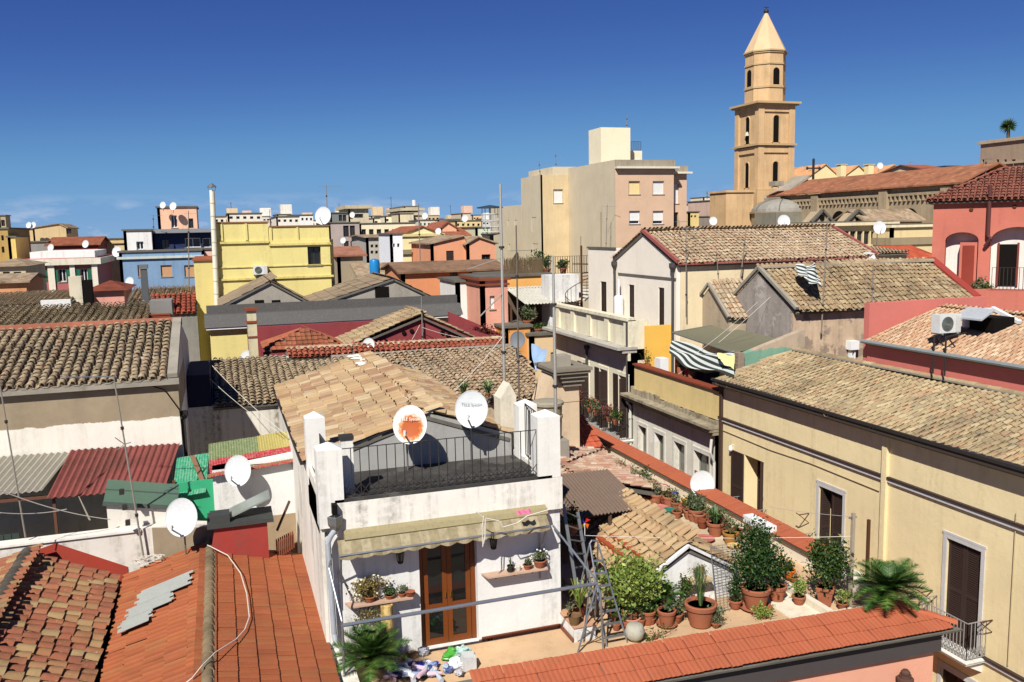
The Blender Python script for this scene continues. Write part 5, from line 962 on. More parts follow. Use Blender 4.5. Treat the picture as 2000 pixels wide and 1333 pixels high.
m = MB(); m.beam((1.0, 21.9, 10.6), (1.35, 22.0, 11.3), .09, .03); rr.part('loose_board', m, paint('#5a4434', .9, .1))
# old flaking roof at far left
fr_ = Th('flaking_tile_house', 'house with old flaking red barrel tile roof at the lower left', 'house', (-4.5, 14, 8)); m = MB(); m.prism([(-9, 12, 8), (-2.7, 12, 8), (-2.7, 12, 9.9), (-4.5, 12, 10.88), (-9, 12, 9.4)], (0, 9.9, 0)); fr_.part('body', m, CONCD)
rf = tile_roof(fr_, [(-2.62, 12, 9.98), (-2.72, 21.9, 9.98), (-4.5, 21.9, 10.92), (-4.5, 12, 10.92)], T_RED, pitch=.28, tl=.29, single=300, jit=1.8)
tile_roof(fr_, [(-8.5, 21.9, 9.6), (-8.5, 12, 9.6), (-4.5, 12, 10.92), (-4.5, 21.9, 10.92)], T_RED, pitch=.25, tl=.3, single=60, jit=1.4)
ridge_caps(fr_, rf, (-4.5, 12, 10.96), (-4.5, 21.6, 10.96), tilemat('ridge_black', ['#5a544c', '#6b645a', '#4c4740'], '#b8ae9c', .5, .58, .8), .14, .4, CONC)
m = MB(); m.box(-2.7, -2.45, 12, 21.9, 9.3, 9.7); solo('valley_gutter', 'dark valley gutter between the two red roofs', 'gutter', m, DARK)
# ================================================================== middle distance, left: yellow building and neighbours
YEL = plaster('#efdf92', .06, '#8d7f4a', .35, .5, k=.74); YB = 48.0
def U(u, y, v=560): return px(u, v, y=y)[0]
def Zv(v, u, y): return px(u, v, y=y)[2]
h = px(602, 518, y=YB); h2 = px(626, 482, y=YB); HW = (h[0], h2[0], h[2], h2[2])
yb = Th('yellow_building', 'pale yellow block with stepped parapets, one dark window and white flue', 'building', (0, YB, 0)); xa, xb = U(423, YB), U(648, YB)
m = wallmb('y', YB, .3, xa, xb, 8, Zv(470, 540, YB), [HW]); w = yb.part('wall', m, YEL); m = MB(); m.box(xa + .02, xb, YB + .3, YB + 9, 8, Zv(470, 540, YB) - .01); m.box(U(645, YB), U(660, YB), YB + 1.2, YB + 8, 8, Zv(468, 650, YB)); yb.part('body', m, YEL)
window(yb, w, 'y', YB, HW, 'glass', .3, frame=paint('#3a3230', .6, .2), sill=True, gl=FARGL)
z1 = Zv(470, 540, YB); xm = U(530, YB); m = MB(); m.box(xa, xm, YB + .05, YB + .25, z1, Zv(436, 480, YB)); m.box(xm, xb, YB + .1, YB + .3, z1 - .1, Zv(443, 590, YB)); yb.part('parapet', m, YEL)
m = MB()
for uu in (437, 485): m.box(U(uu, YB), U(uu, YB) + .12, YB - .02, YB + .05, z1 + .05, Zv(437, 480, YB))
for uu in (533, 585): m.box(U(uu, YB), U(uu, YB) + .1, YB + .03, YB + .1, z1 - .05, Zv(444, 590, YB))
yb.part('buttress', m, YEL)
m = MB(); m.box(xa - .06, xm + .06, YB, YB + .3, Zv(436, 480, YB), Zv(436, 480, YB) + .07); m.box(xm + .06, xb + .06, YB + .04, YB + .34, Zv(443, 590, YB), Zv(443, 590, YB) + .07); yb.part('coping', m, plaster('#8d6a48', .2))
m = MB(); m.box(xa - .03, xm, YB - .1, YB, z1 - .12, z1); m.box(xm, xb + .05, YB - .1, YB, z1 - .28, z1 - .16); m.box(xa - .02, xb + .04, YB - .06, YB, Zv(521, 540, YB), Zv(519, 540, YB)); m.box(xa - .02, xb + .12, YB - .1, YB, Zv(545, 540, YB), Zv(541, 540, YB)); yb.part('string_course', m, plaster('#e2cf80', .1, '#7d7048', .6, .45))
YEL2 = plaster('#eedc90', .06, '#8d7f4a', .3, .5, k=.7); m = MB(); m.box(U(381, YB), xa - .01, YB + .4, YB + 8, 8, Zv(510, 400, YB)); yb.part('wing', m, YEL2); m = MB(); m.box(U(381, YB) - .08, xa, YB + .3, YB + 8, Zv(510, 400, YB), Zv(507, 400, YB)); yb.part('wing_coping', m, paint('#9a5a40', .8, .1))
ac_unit('air conditioner on the pale yellow wall', (U(496, YB), YB - .32, Zv(536, 508, YB)), .72, .46, .3)
fl = Th('flue_pipe', 'tall cream flue pipe rising in front of the yellow block', 'chimney', (U(414, 47.75, 600), 47.75, 13)); b = px(424, 600, y=47.75); t = px(414, 372, y=47.75); m = MB(); k = 9
m.tube([b + (t - b) * i / k for i in range(k + 1)], .13, 12); fp = fl.part('pipe', m, paint('#e6e1cc', .6, .2)); m = MB()
for i in range(1, k): q = b + (t - b) * i / k; m.tube([q, q + (0, 0, .05)], .145, 12)
fl.part('collar', m, paint('#d3caa6', .6, .2), fp); m = MB(); m.lathe([(.05, .3), (.24, .12), (.24, .1), (.02, .2)], t + (0, 0, .05), 10)
for a in range(4): m.beam(t + (.15 * math.cos(a * 1.57), .15 * math.sin(a * 1.57), -.02), t + (.2 * math.cos(a * 1.57), .2 * math.sin(a * 1.57), .18), .02)
fl.part('cowl', m, METAL)
# house with two tarred gables, dark gutter parapet
TG = 41.0; tg = Th('tarred_gable_house', 'house with two brown sheeted gable roofs behind a dark gutter parapet', 'house', (2, TG, 8)); x0, x1 = U(410, TG, 650), U(895, TG, 650)
m = MB(); m.box(x0, x1, TG, TG + 9, 8, Zv(636, 600, TG)); tg.part('wall', m, YEL)
zg = Zv(634, 600, TG); m = MB(); m.box(x0 - .15, x1 + .1, TG - .25, TG + .2, zg, zg + .1); tg.part('fascia', m, WHITEP); SLATE = paint('#5c5a57', .8, .2, .8, .45, dirtc='#8d887c'); m = MB(); m.prism([(x0 - .2, TG - .3, zg + .1), (x0 - .2, TG + .25, zg + .62), (x0 - .2, TG + 1.3, zg + .62), (x0 - .2, TG + 1.3, zg + .1)], (x1 - x0 + .4, 0, 0)); tg.part('gutter_slope', m, SLATE); m = MB(); m.box(x0 - .1, x1 + .2, TG + .8, TG + 1.0, zg + .6, zg + 1.0); tg.part('gutter_parapet', m, SLATE)
BRS = tilemat('sheet_brown', ['#8d7b64', '#97846c', '#84735e', '#9c8b74'], '#6d6252', .4, .55, .8); yr = TG + 1.3
def sheetgable(ul, ua, ur, va, ve, back=6.0, hole=None):
    a = px(ua, va, y=yr); l = px(ul, ve, y=yr); r = px(ur, ve - 6, y=yr); q = MB(); q.prism([(l[0], yr, l[2]), (r[0], yr, r[2]), (a[0], yr, a[2])], (0, back, 0)); gb = tg.part('gable', q, plaster('#a79f92', .15, sa=.4))
    for e, s in ((l, -1), (r, 1)):
        tile_roof(tg, [(e[0], yr - .1 if s > 0 else yr + back, e[2] + .05), (e[0], yr + back if s > 0 else yr - .1, e[2] + .05), (a[0], yr + back if s > 0 else yr - .1, a[2] + .05), (a[0], yr - .1 if s > 0 else yr + back, a[2] + .05)], BRS, 'flat', pitch=.5, tl=.6, single=60, jit=.4, deckd=.02)
    if hole:
        for (ha, hb, hc, hd) in hole:
            p = px(ha, hd, y=yr); q_ = px(hb, hc, y=yr); q = MB(); q.box(p[0], q_[0], yr - .03, yr - .005, p[2], q_[2]); o = tg.part('vent_opening', q, DARK, gb); q = MB(); q.box(p[0] - .05, q_[0] + .05, yr - .06, yr, p[2] - .08, p[2]); tg.part('opening_sill', q, TERRAD, o)
sheetgable(428, 528, 612, 551, 602, hole=[(498, 515, 586, 600), (531, 547, 586, 598)]); sheetgable(613, 769, 865, 546, 598, hole=[(733, 759, 560, 587)])
# dark red house in front with its small roofs
DR = plaster('#8f4244', .12, '#5f2426', .35, .52); DY = 37.2; drh = Th('dark_red_house', 'dark red house with tan tiled gable and small orange hipped roof', 'house', (6, DY, 8)); ap = px(824, 617, y=DY); l = px(690, 690, y=DY); r = px(985, 682, y=DY)
m = MB(); m.box(px(515, 690, y=DY)[0], r[0], DY, DY + 3, 8, l[2] + .2); drh.part('wall', m, DR); m = MB(); m.prism([(px(735, 660, y=DY)[0] - 1.2, DY, l[2] + .15), (r[0], DY, l[2] + .15), (ap[0], DY, ap[2])], (0, 3.2, 0)); drh.part('gable', m, DR)
el = px(669, 678, y=DY); tile_roof(drh, [(el[0], DY + 3.3, el[2]), (el[0], DY - .15, el[2]), (ap[0], DY - .15, ap[2] + .08), (ap[0], DY + 3.3, ap[2] + .08)], T_TAN, pitch=.22, tl=.3, single=200, jit=1.5)
er = px(935, 664, y=DY); tile_roof(drh, [(er[0], DY - .15, er[2]), (er[0], DY + 3.3, er[2]), (ap[0], DY + 3.3, ap[2] + .08), (ap[0], DY - .15, ap[2] + .08)], T_TAN, pitch=.22, tl=.3, single=60, jit=1.5)
m = MB(); hp = px(596, 640, y=DY + 1.2); hl = px(517, 684, y=DY); hr = px(672, 684, y=DY); O2 = tilemat('tile_hip_orange', ['#b56a4c', '#ac6046', '#b07250', '#9c604a'], '#8c6850', .45, .55, .74)
tile_roof(drh, [(hl[0], DY, hl[2]), (hr[0], DY, hl[2]), (hp[0], DY + 1.4, hp[2])], O2, 'flat', pitch=.22, tl=.3, single=70); tile_roof(drh, [(hl[0], DY + 3, hl[2]), (hl[0], DY, hl[2]), (hp[0], DY + 1.4, hp[2])], O2, 'flat', pitch=.22, tl=.3, single=40); tile_roof(drh, [(hr[0], DY, hl[2]), (hr[0], DY + 3, hl[2]), (hp[0], DY + 1.4, hp[2])], O2, 'flat', pitch=.22, tl=.3, single=40)
m = MB(); m.box(px(600, 650, y=DY + 3)[0] - 2.6, px(830, 650, y=DY + 3)[0], DY + 2.9, DY + 3.3, 10, px(640, 632, y=DY + 3)[2]); drh.part('rear_wall', m, DR)
m = MB()
for uu, vv in ((789, 651), (804, 647), (864, 650), (875, 656), (753, 667)): p = px(uu, vv, y=DY); m.lathe([(.1, -.02), (.1, .05), (.02, .06)], p, 10, axis=(0, -1, 0))
drh.part('vent_hole', m, DARK)
creep = px(925, 632, y=DY + 1.5); cr = Th('creeper_wall', 'dark red wall half covered with dried creeper', 'wall', (creep[0], DY + 1.5, 9)); a, b = px(878, 610, y=DY + 1.5), px(985, 655, y=DY + 1.5); m = MB(); m.prism([(a[0], DY + 1.5, b[2] - 2), (a[0], DY + 1.5, a[2]), (b[0], DY + 1.5, b[2]), (b[0], DY + 1.5, b[2] - 2)], (0, .3, 0)); cr.part('wall', m, DR); g = leaves(((a[0] + b[0]) / 2 + .4, DY + 1.42, b[2] + .1), (1.3, .12, .42), 900, .14, -.4, 20, 5); cr.part('foliage', g, leafmat('#5b2426', '#9a5a50', 'leaf_dry_red'))
chx = px(496, 700, y=36.8); cz = px(496, 606, y=36.8); th = Th('brick_chimney', 'slim cream chimney stack with tile cap before the yellow wall', 'chimney', (chx[0], 36.8, 10)); m = MB(); m.box(chx[0] - .18, chx[0] + .18, 36.6, 37.0, 10, cz[2]); th.part('stack', m, plaster('#d6cba8', .15, sa=.5)); m = MB(); m.box(chx[0] - .26, chx[0] + .26, 36.5, 37.1, cz[2], cz[2] + .1); m.box(chx[0] - .22, chx[0] + .22, 36.55, 37.05, cz[2] - .5, cz[2] - .42); m.box(chx[0] - .21, chx[0] + .21, 36.56, 37.04, cz[2] - 1.1, cz[2] - 1.04); th.part('band', m, TERRAD)
# capping walls of short red tiles along the row
for nm, ua, va, ub, vb, y in (('short strip of red capping tiles on a white wall', 560, 697, 690, 690, 35.6), ('long strip of red capping tiles above the middle tile roof', 690, 690, 985, 674, 35.8)):
    a, b = px(ua, va, y=y), px(ub, vb, y=y); th = Th('tile_capped_wall', nm, 'wall', (a[0], y, 9), 0); m = MB(); m.prism([(a[0], y + .02, 9), (b[0], y + .02, 9), (b[0], y + .02, b[2]), (a[0], y + .02, a[2])], (0, .5, 0)); th.part('wall', m, WHITE if ua < 600 else CONC)
    tile_roof(th, [(a[0], y - .1, a[2] + .02), (b[0], y - .1, b[2] + .02), (b[0], y + .5, b[2] + .22), (a[0], y + .5, a[2] + .22)], tilemat('tile_cap_red', ['#b4604a', '#a85440', '#bc7054', '#9c604c'], '#c9a184', .5, .58, .74), pitch=.22, tl=.3, single=90, jit=1.)
    ridge_caps(th, th.o.children[-1], (a[0], y + .55, a[2] + .26), (b[0], y + .55, b[2] + .26), T_OLD2, .13, .4)
# orange and red cottages at the foot of the tall beige block
SALM = plaster('#dd9468', .08, '#93603f', .3, .54); PNK = plaster('#e3a48c', .1, sa=.3)
far('salmon_long_house', 'long salmon house with low brown tile roof in mid town', 57, 785, 985, 530, 600, SALM, [(879, 532, 894, 549)], 6, 'house', zb=6, roof='slope', apex=(880, 512), roofmat=tilemat('tile_far_brown', ['#8a6a54', '#97765c', '#7d6450'], '#b08a70', .4, .56, cells=CELL))
far('white_stair_block', 'plain white rendered block beside the salmon house', 50, 892, 941, 551, 640, plaster('#e9e7e0', .06, sa=.25), (), 4, 'house', zb=6)
far('pink_archway_house', 'pink house side wall with tall white door', 47, 940, 992, 545, 640, PNK, [(957, 578, 966, 604, 'white')], 4, 'house', zb=6, cornice=[(548, .15, .15, TERRAD), (558, .1, .1, TERRAD)])
far('orange_wall_house', 'orange yellow wall below the reed fenced roof terrace', 52, 968, 1080, 540, 640, plaster('#eeb264', .07, '#a87a40', .25, .56), (), 8, 'house', zb=6)
far('salmon_gable_house', 'salmon house with dark shuttered window and sloping tiled top', 74, 842, 912, 476, 520, plaster('#e6a078', .06, sa=.2), [(872, 490, 886, 513, 'shut')], 8, 'house', zb=6, roof='gable', apex=(905, 462), roofmat=T_FARTAN)
far('salmon_twin_house', 'salmon gabled house with dark shed opening next to it', 73.5, 912, 968, 476, 520, plaster('#e3a27e', .06, sa=.2), [(941, 497, 958, 512)], 8, 'house', zb=6, roof='gable', apex=(934, 464), roofmat=T_FARTAN)
far('cream_gable_house', 'cream house with moulded bands, round holed gable and one window', 95, 779, 866, 461, 520, plaster('#ecdca6', .06, sa=.2), [(804, 477, 816, 492, 'glass')], 12, 'house', zb=6, roof='gable', apex=(825, 443), cornice=[(496, .5, .25, plaster('#8f8768', .1)), (462, .3, .2, plaster('#d9c890', .1))])
far('grey_brick_block', 'grey brick block with tall paired windows', 118, 643, 703, 436, 500, plaster('#b3a49c', .1, sa=.2), [(671, 441, 681, 463), (684, 441, 693, 463), (672, 471, 681, 482), (685, 471, 694, 482)], 14, zb=6)
far('cream_school_block', 'long cream block with a row of square brown windows', 122, 703, 812, 437, 490, plaster('#f0e3c0', .05, sa=.15), [(u, 448, u + 8.5, 459) for u in (706, 721, 736, 751, 766, 782)] + [(706, 469, 714, 478)], 14, zb=6)
far('dark_penthouse_block', 'dark glazed penthouse on the grey brick block', 126, 645, 676, 417, 440, paint('#7d817c', .5, .3), [(662, 420, 668, 432), (670, 420, 676, 432)], 8, zb=14)
far('round_roof_block', 'stone coloured apartment top with railed roof far behind', 150, 681, 720, 406, 440, plaster('#d3c6a8', .1), [(692, 418, 709, 426), (684, 420, 689, 428)], 12, zb=12, cornice=[(408, .6, .6, plaster('#c6b898', .1))])
far('stepped_terrace_block', 'stepped cream apartment block with balconies on the skyline', 160, 790, 819, 404, 450, plaster('#d9cdb2', .1), [(795, 412, 803, 417), (795, 421, 803, 426), (807, 414, 813, 420)], 14, zb=10, cornice=[(412, .5, .9, plaster('#cabd9f', .1)), (421, .5, .9, plaster('#cabd9f', .1)), (430, .5, .9, plaster('#cabd9f', .1))])
far('cream_step_block', 'lower cream step of the skyline apartment block', 158, 779, 808, 418, 450, plaster('#e3d5b0', .1), (), 10, zb=10)
m = MB(); p = px(809, 404, y=161); m.tube([p, p + (0, 0, 1.2)], .35, 8); solo('white_vent_pipe', 'white vent pipe on top of the stepped skyline block', 'chimney', m, WHITEP)
for i, (a, b, vt, c, y, wn) in enumerate(((729, 765, 427, '#e8dec0', 170, 3), (752, 772, 423, '#efe4c6', 165, 2), (818, 850, 431, '#dcd6c8', 150, 4), (856, 900, 430, '#e9ddc0', 170, 5), (890, 940, 432, '#e6cf96', 140, 5), (700, 735, 428, '#e4d8c0', 190, 3), (540, 585, 424, '#efe8d8', 140, 4), (570, 612, 421, '#f2efe8', 150, 5), (445, 512, 418, '#ece3d0', 130, 5), (418, 450, 424, '#d9cfbc', 140, 3))):
    far('skyline_block', ['low cream roofs left of the stepped block', 'small cream rooftop storey left of the stepped block', 'white rooftop storeys right of the stepped block', 'pale cream block beyond the pink cottage', 'honey coloured block behind the red roofs', 'far beige block above the brick block', 'white apartment top behind the yellow parapet', 'white flat block beside the rooftop dish', 'cream penthouse row above the yellow block', 'beige rooftop beside the tall flue'][i], y, a, b, vt, 450, plaster(c, .06, sa=.2), [(a + (b - a) * (k + .25) / wn, vt + 5, a + (b - a) * (k + .7) / wn, vt + 10) for k in range(wn)], 12, zb=8)
far('pink_cottage', 'small pink cottage front among red roofs', 100, 860, 892, 446, 470, plaster('#e8b592', .06), (), 8, 'house', zb=8, roof='gable', apex=(874, 435))
far('red_roofed_house', 'cream house under a broad red tile roof', 98, 864, 930, 461, 520, plaster('#ecd9ae', .06), (), 9, 'house', zb=8, roof='slope', apex=(890, 446))
far('green_edge_house', 'pale green house beside the tall beige block', 96, 930, 962, 445, 520, plaster('#d3d8b8', .08), [(957, 460, 964, 472, 'shut')], 10, 'house', zb=8)
far('pocked_grey_house', 'low grey house with rows of small dark openings', 88, 716, 768, 463, 520, plaster('#b9b2a4', .14, sa=.5), [(724 + 9 * (k % 3), 478 + 12 * (k // 3), 729 + 9 * (k % 3), 484 + 12 * (k // 3)) for k in range(6)], 10, 'house', zb=8, roof='slope', apex=(740, 460), roofmat=T_FARTAN)
far('white_gable_strip', 'narrow bright white rendered wall among the mid town roofs', 80, 763, 787, 458, 530, plaster('#f0f1f2', .04, sa=.15), [(767, 476, 771, 483), (776, 476, 780, 483)], 6, 'house', zb=8)
far('brown_rendered_house', 'windowless brown rendered house beside the yellow building', 70, 660, 710, 500, 560, plaster('#a8987f', .1), (), 8, 'house', zb=8, roof='slope', apex=(685, 484), roofmat=tilemat('tile_far_brown2', ['#b07a62', '#a56e58'], '#c29a84', .4, .56, cells=CELL))
far('mid_tile_house', 'house with pale old tile roof and red patch in mid town', 66, 708, 790, 545, 600, plaster('#a99a84', .14), (), 8, 'house', zb=8, roof='slope', apex=(740, 516), roofmat=T_FARTAN)
m = MB(); p = px(732, 527, y=62); m.lathe([(.32, -.75), (.36, -.6), (.36, .55), (.3, .7), (.05, .78)], p, 14); solo('blue_water_barrel', 'bright blue water barrel among the mid town roofs', 'barrel', m, paint('#1f86c8', .35, .4, .8, .1), smooth=40)
# rooftop cage with disc, beside the beige block
th = Th('rooftop_cage', 'white spiral stair cage with dark disc roof beside the beige block', 'stair', tuple(px(958, 456, y=96))); p = px(958, 456, y=96); q = px(958, 407, y=96); m = MB(); n = 10
for k in range(n): t = 2 * math.pi * k / n; o = np.array([.95 * math.cos(t), .95 * math.sin(t), 0]); m.tube([p + o, np.array([p[0], p[1], q[2]]) + o], .04, 4)
for f in (.05, .25, .5, .75): zz = p[2] + (q[2] - p[2]) * f; m.tube([(p[0] + 1. * math.cos(t), p[1] + 1. * math.sin(t), zz) for t in np.linspace(0, 2 * math.pi, 13)], .05, 4)
m.tube([p, (p[0], p[1], q[2])], .12, 6); th.part('cage', m, paint('#cfd2d2', .5, .3)); m = MB(); m.lathe([(1.5, 0), (1.5, .12), (.1, .35)], (p[0], p[1], q[2]), 14); th.part('disc_roof', m, paint('#32424e', .6, .3)); m = MB(); m.lathe([(.1, -.3), (1.2, -.1), (1.2, 0)], p, 14); th.part('base', m, paint('#4a4a48', .6, .3))
# ================================================================== far left
far('red_shutter_house', 'red house with white pilasters, green shutters and white roof parapet', 85, 50, 192, 517, 575, plaster('#b06a68', .08, '#703838', .25, .56), [(71, 525.5, 83.5, 551, 'green'), (115, 525.5, 128, 551, 'green'), (158, 525, 170, 550, 'green')], 11, 'house', zb=6, cornice=[(518, .55, .35, plaster('#e9dfc8', .1)), (513, .38, .1, plaster('#b0585a', .08))])
th = bpy.data.objects['red_shutter_house']; 
def on(name, mb, mat, pname='part'):
    o = bpy.data.objects[name]; V = np.array(mb.v) - np.array(o.location); me = mesh_of(pname, V, mb.f, mat, mb.m); ob = bpy.data.objects.new(pname, me); COL.objects.link(ob); ob.parent = o; return ob
m = MB()
for a, b in ((51, 60), (95, 108), (138, 148), (181, 192)): m.box(px(a, 545, y=85)[0], px(b, 545, y=85)[0], 84.86, 85.0, 6, Zv(518, 120, 85))
on('red_shutter_house', m, plaster('#e9e0cc', .08), 'pilaster'); m = MB(); m.box(px(58, 500, y=85)[0], px(185, 500, y=85)[0], 85.1, 94, Zv(505, 120, 85), Zv(491.5, 120, 85)); on('red_shutter_house', m, plaster('#efece6', .06), 'roof_parapet')
far('blue_house', 'blue rendered house with tan blinds below a white roof storey', 80, 235, 396, 492, 580, plaster('#829fbc', .08, '#4c5a6c', .4, .5), [(270, 518, 280, 541, 'tan'), (315, 518, 335, 541, 'tan'), (361, 518, 381, 541, 'tan')], 12, 'house', zb=6, cornice=[(505, .2, .18, plaster('#c9cfc4', .08))])
far('white_roof_storey', 'white roof storey with covered dark blue porch on the blue house', 83, 242, 297, 451, 495, plaster('#eceae4', .06), [(267, 472, 280, 488, 'glass')], 8, 'house', zb=15.5)
far('porch_storey', 'glazed porch storey with dark blue recess and white window strip', 84, 296, 432, 453, 495, plaster('#2d3a5c', .1), [(362, 465, 391, 484, 'glass'), (396, 465, 424, 484, 'glass'), (316, 468, 330, 488)], 7, 'house', zb=15.5, cornice=[(455, .35, .8, paint('#8d8f92', .6, .3))])
far('pink_roof_tower', 'pink rooftop tower with tall window and small dishes', 87, 308, 385, 406, 455, plaster('#eebd9c', .06, sa=.3), [(335, 421, 345, 445, 'glass'), (369, 427, 377, 446)], 7, 'house', zb=17)
far('pink_side_storey', 'pink parapet storey between blue house and flue', 82, 396, 425, 488, 580, plaster('#efc0ae', .06), (), 8, 'house', zb=8)
far('pink_hip_cottage', 'small pink cottage with dark red hipped tile roof', 55, 173, 243, 568, 600, plaster('#dfa08f', .07), (), 5, 'house', zb=8, roof='hip', apex=(208, 548), roofmat=tilemat('tile_hip_dark', ['#8e4a34', '#7d4030', '#9a5640'], '#6a4a38', .4, .56, cells=CELL))
far('tan_long_block', 'long tan flat roofed block on the far left skyline', 150, 5, 66, 449, 500, plaster('#d6bb8c', .08), (), 12, zb=6); far('tan_gabled_block', 'tan block with low gabled tile top on the far left skyline', 148, 66, 131, 445, 500, plaster('#d9bd8e', .08), [(130, 447, 139, 457)], 12, zb=6, roof='gable', apex=(115, 438), roofmat=T_FARTAN)
far('belfry_stub', 'small stone chimney tower at the left picture edge', 140, 0, 14, 422, 500, plaster('#b9a684', .12), [(3, 430, 9, 442)], 3, zb=6)
far('ochre_wall_house', 'ochre house wall at the left edge', 92, -40, 20, 448, 560, plaster('#b89a5e', .1), [(3, 460, 7, 470), (4, 482, 8, 494)], 10, 'house', zb=6); far('yellow_corner_house', 'bright yellow narrow house beside the ochre wall', 90, 19, 34, 464, 560, plaster('#efd07a', .06), (), 6, 'house', zb=6)  # plain ochre plaster over the whole wall
far('grey_flat_house', 'flat roofed grey house with small tank at the far left', 105, 42, 95, 474, 520, plaster('#9a9690', .1), (), 10, 'house', zb=6); far('maroon_roof_house', 'maroon house under a long brown red tile roof', 104, 95, 193, 479, 520, plaster('#a25a52', .1), (), 10, 'house', zb=6, roof='slope', apex=(140, 465), roofmat=tilemat('tile_far_redbrown', ['#9c5a40', '#8f5038', '#a86a4c'], '#c09078', .4, .56, cells=CELL))
far('cream_arch_house', 'cream flat block with one round topped opening', 112, 193, 246, 468, 520, plaster('#e6cc98', .06), [(229, 488, 237, 500)], 10, 'house', zb=6, cornice=[(476, .25, .2, plaster('#d9bd88', .08))])
far('hip_stone_cottage', 'stone coloured cottage with two dark openings at the left edge', 74, -30, 51, 521, 560, plaster('#cbbb98', .12), [(6, 531, 19, 537), (27, 531, 41, 538)], 8, 'house', zb=6, roof='hip', apex=(20, 505), roofmat=T_FARTAN)
far('orange_eave_house', 'low house with orange eaves and tile roof at the left edge', 66, -30, 52, 552, 580, plaster('#d99a6c', .1), (), 6, 'house', zb=6, roof='slope', apex=(10, 538), roofmat=T_FARTAN)
t1 = Th('near_left_tile_house', 'barrel tile roof with small white arches at the far left middle', 'house', (-12, 47, 8)); a = px(140, 592, y=47); b = px(139, 568, y=52); tile_roof(t1, [(-14, 47, a[2]), (a[0], 47, a[2]), (b[0], 52, b[2]), (-14, 52, b[2])], T_OLD, pitch=.25, tl=.32, single=200); m = MB(); m.box(-14, a[0], 47.2, 56, 8, a[2] - .1); t1.part('wall', m, CONC)
m = MB(); p, q = px(80, 593, y=46.5), px(138, 585, y=46.5); m.box(p[0], q[0], 46.4, 46.8, p[2] - .5, q[2]); t1.part('arched_parapet', m, WHITE)
t2 = Th('mid_left_tile_house', 'barrel tile roof with red tiled end in front of the blue house', 'house', (-6, 50, 8)); a, c = px(247, 588, y=49), px(385, 584, y=49); b, d = px(247, 563, y=54), px(385, 560, y=54); xm_ = px(295, 588, y=49)[0]; tile_roof(t2, [(a[0], 49, a[2]), (c[0], 49, a[2]), (c[0], 54, b[2]), (a[0], 54, b[2])], T_OLD2, pitch=.25, tl=.32, single=160); m = MB(); m.box(a[0], c[0], 49.2, 56, 8, a[2] - .1); t2.part('wall', m, CONC)
tile_roof(t2, [(xm_, 47, px(340, 612, y=47)[2]), (c[0], 47, px(340, 612, y=47)[2]), (c[0], 49, px(340, 576, y=49)[2]), (xm_, 49, px(340, 576, y=49)[2])], tilemat('tile_bright_red', ['#a8543f', '#b05e48', '#9c4c3c'], '#8a5444', .3, .58, .74), pitch=.25, tl=.32, single=100)
m = MB(); m.box(xm_, c[0], 47.1, 49, 8, px(340, 613, y=47)[2]); t2.part('wall', m, plaster('#8d8a84', .15))
p = px(284, 575, y=46); m = MB(); m.box(p[0] - .15, p[0] + .15, 45.9, 46.2, 11, px(284, 526, y=46)[2]); cth = Th('steel_chimney', 'dark square metal chimney in front of the blue house', 'chimney', (p[0], 46, 11)); cth.part('stack', m, paint('#55585a', .6, .4)); m = MB(); z = px(284, 526, y=46)[2]; m.box(p[0] - .2, p[0] + .2, 45.85, 46.25, z + .02, z + .22)
cth.part('cap', m, paint('#6d6f70', .6, .4))
p = px(150, 580, y=49.5); cth = Th('cream_chimney', 'cream chimney with dark flues by the pink cottage', 'chimney', (p[0], 49.5, 11)); m = MB(); m.box(p[0] - .3, p[0] + .3, 49.3, 49.9, 11, px(150, 540, y=49.5)[2]); cth.part('stack', m, plaster('#ddd2b8', .15, sa=.6)); m = MB(); m.box(p[0] + .35, p[0] + .75, 49.3, 49.9, 11, px(150, 548, y=49.5)[2]); cth.part('flue', m, DARK)
# ================================================================== tall beige apartment block
BG = plaster('#d3c5a8', .07, '#8a7c64', .3, .52); BT = plaster('#d9c298', .1, '#a58e68', .4, .5); BP = plaster('#d8b698', .08, '#a88a70', .25, .56); BX, BY = 37.9, 80.0
bb = Th('beige_apartment_block', 'tall beige apartment block with blank flank and cream rooftop tower', 'building', (BX, BY, 6)); zt = Zv(325, 1260, BY)
def rect(u0, v0, u1, v1, y): p, q = px(u0, v1, y=y), px(u1, v0, y=y); return (p[0], q[0], p[2], q[2])
BW = [(rect(1228, 354, 1250, 380, BY), 'cream'), (rect(1275, 354, 1297, 380, BY), 'white'), (rect(1229, 412, 1250, 438, BY), 'roll'), (rect(1275, 412, 1296, 438, BY), 'roll'), (rect(1229, 471, 1250, 490, BY), 'roll')]
m = wallmb('y', BY, .3, BX, 44.5, 6, zt, [b[0] for b in BW]); w = bb.part('wall', m, BP)
for hh, k in BW: farwin(bb, w, 'y', BY, hh + (k,), .3)
m = MB(); m.box(BX + .02, 44.5, BY + .3, 92, 6, zt - .01); bb.part('body', m, BP); m = MB(); m.box(BX - .02, BX + .02, BY, 92, 6, zt + .6); bb.part('flank_wall', m, BG)
R2_ = [(rect(1316, 360, 1326, 398, BY + 1), 'white'), (rect(1316, 415, 1325, 444, BY + 1), 'dark')]; xw = px(1341, 400, y=BY + 1)[0]; m = wallmb('y', BY + 1, .3, 44.5, xw, 6, zt - .3, [b[0] for b in R2_]); w2 = bb.part('wall', m, BP)
for hh, k in R2_: farwin(bb, w2, 'y', BY + 1, hh + (k,), .3)
m = MB(); m.box(44.5, xw, BY + 1.3, 92, 6, zt - .31); bb.part('body', m, BP)
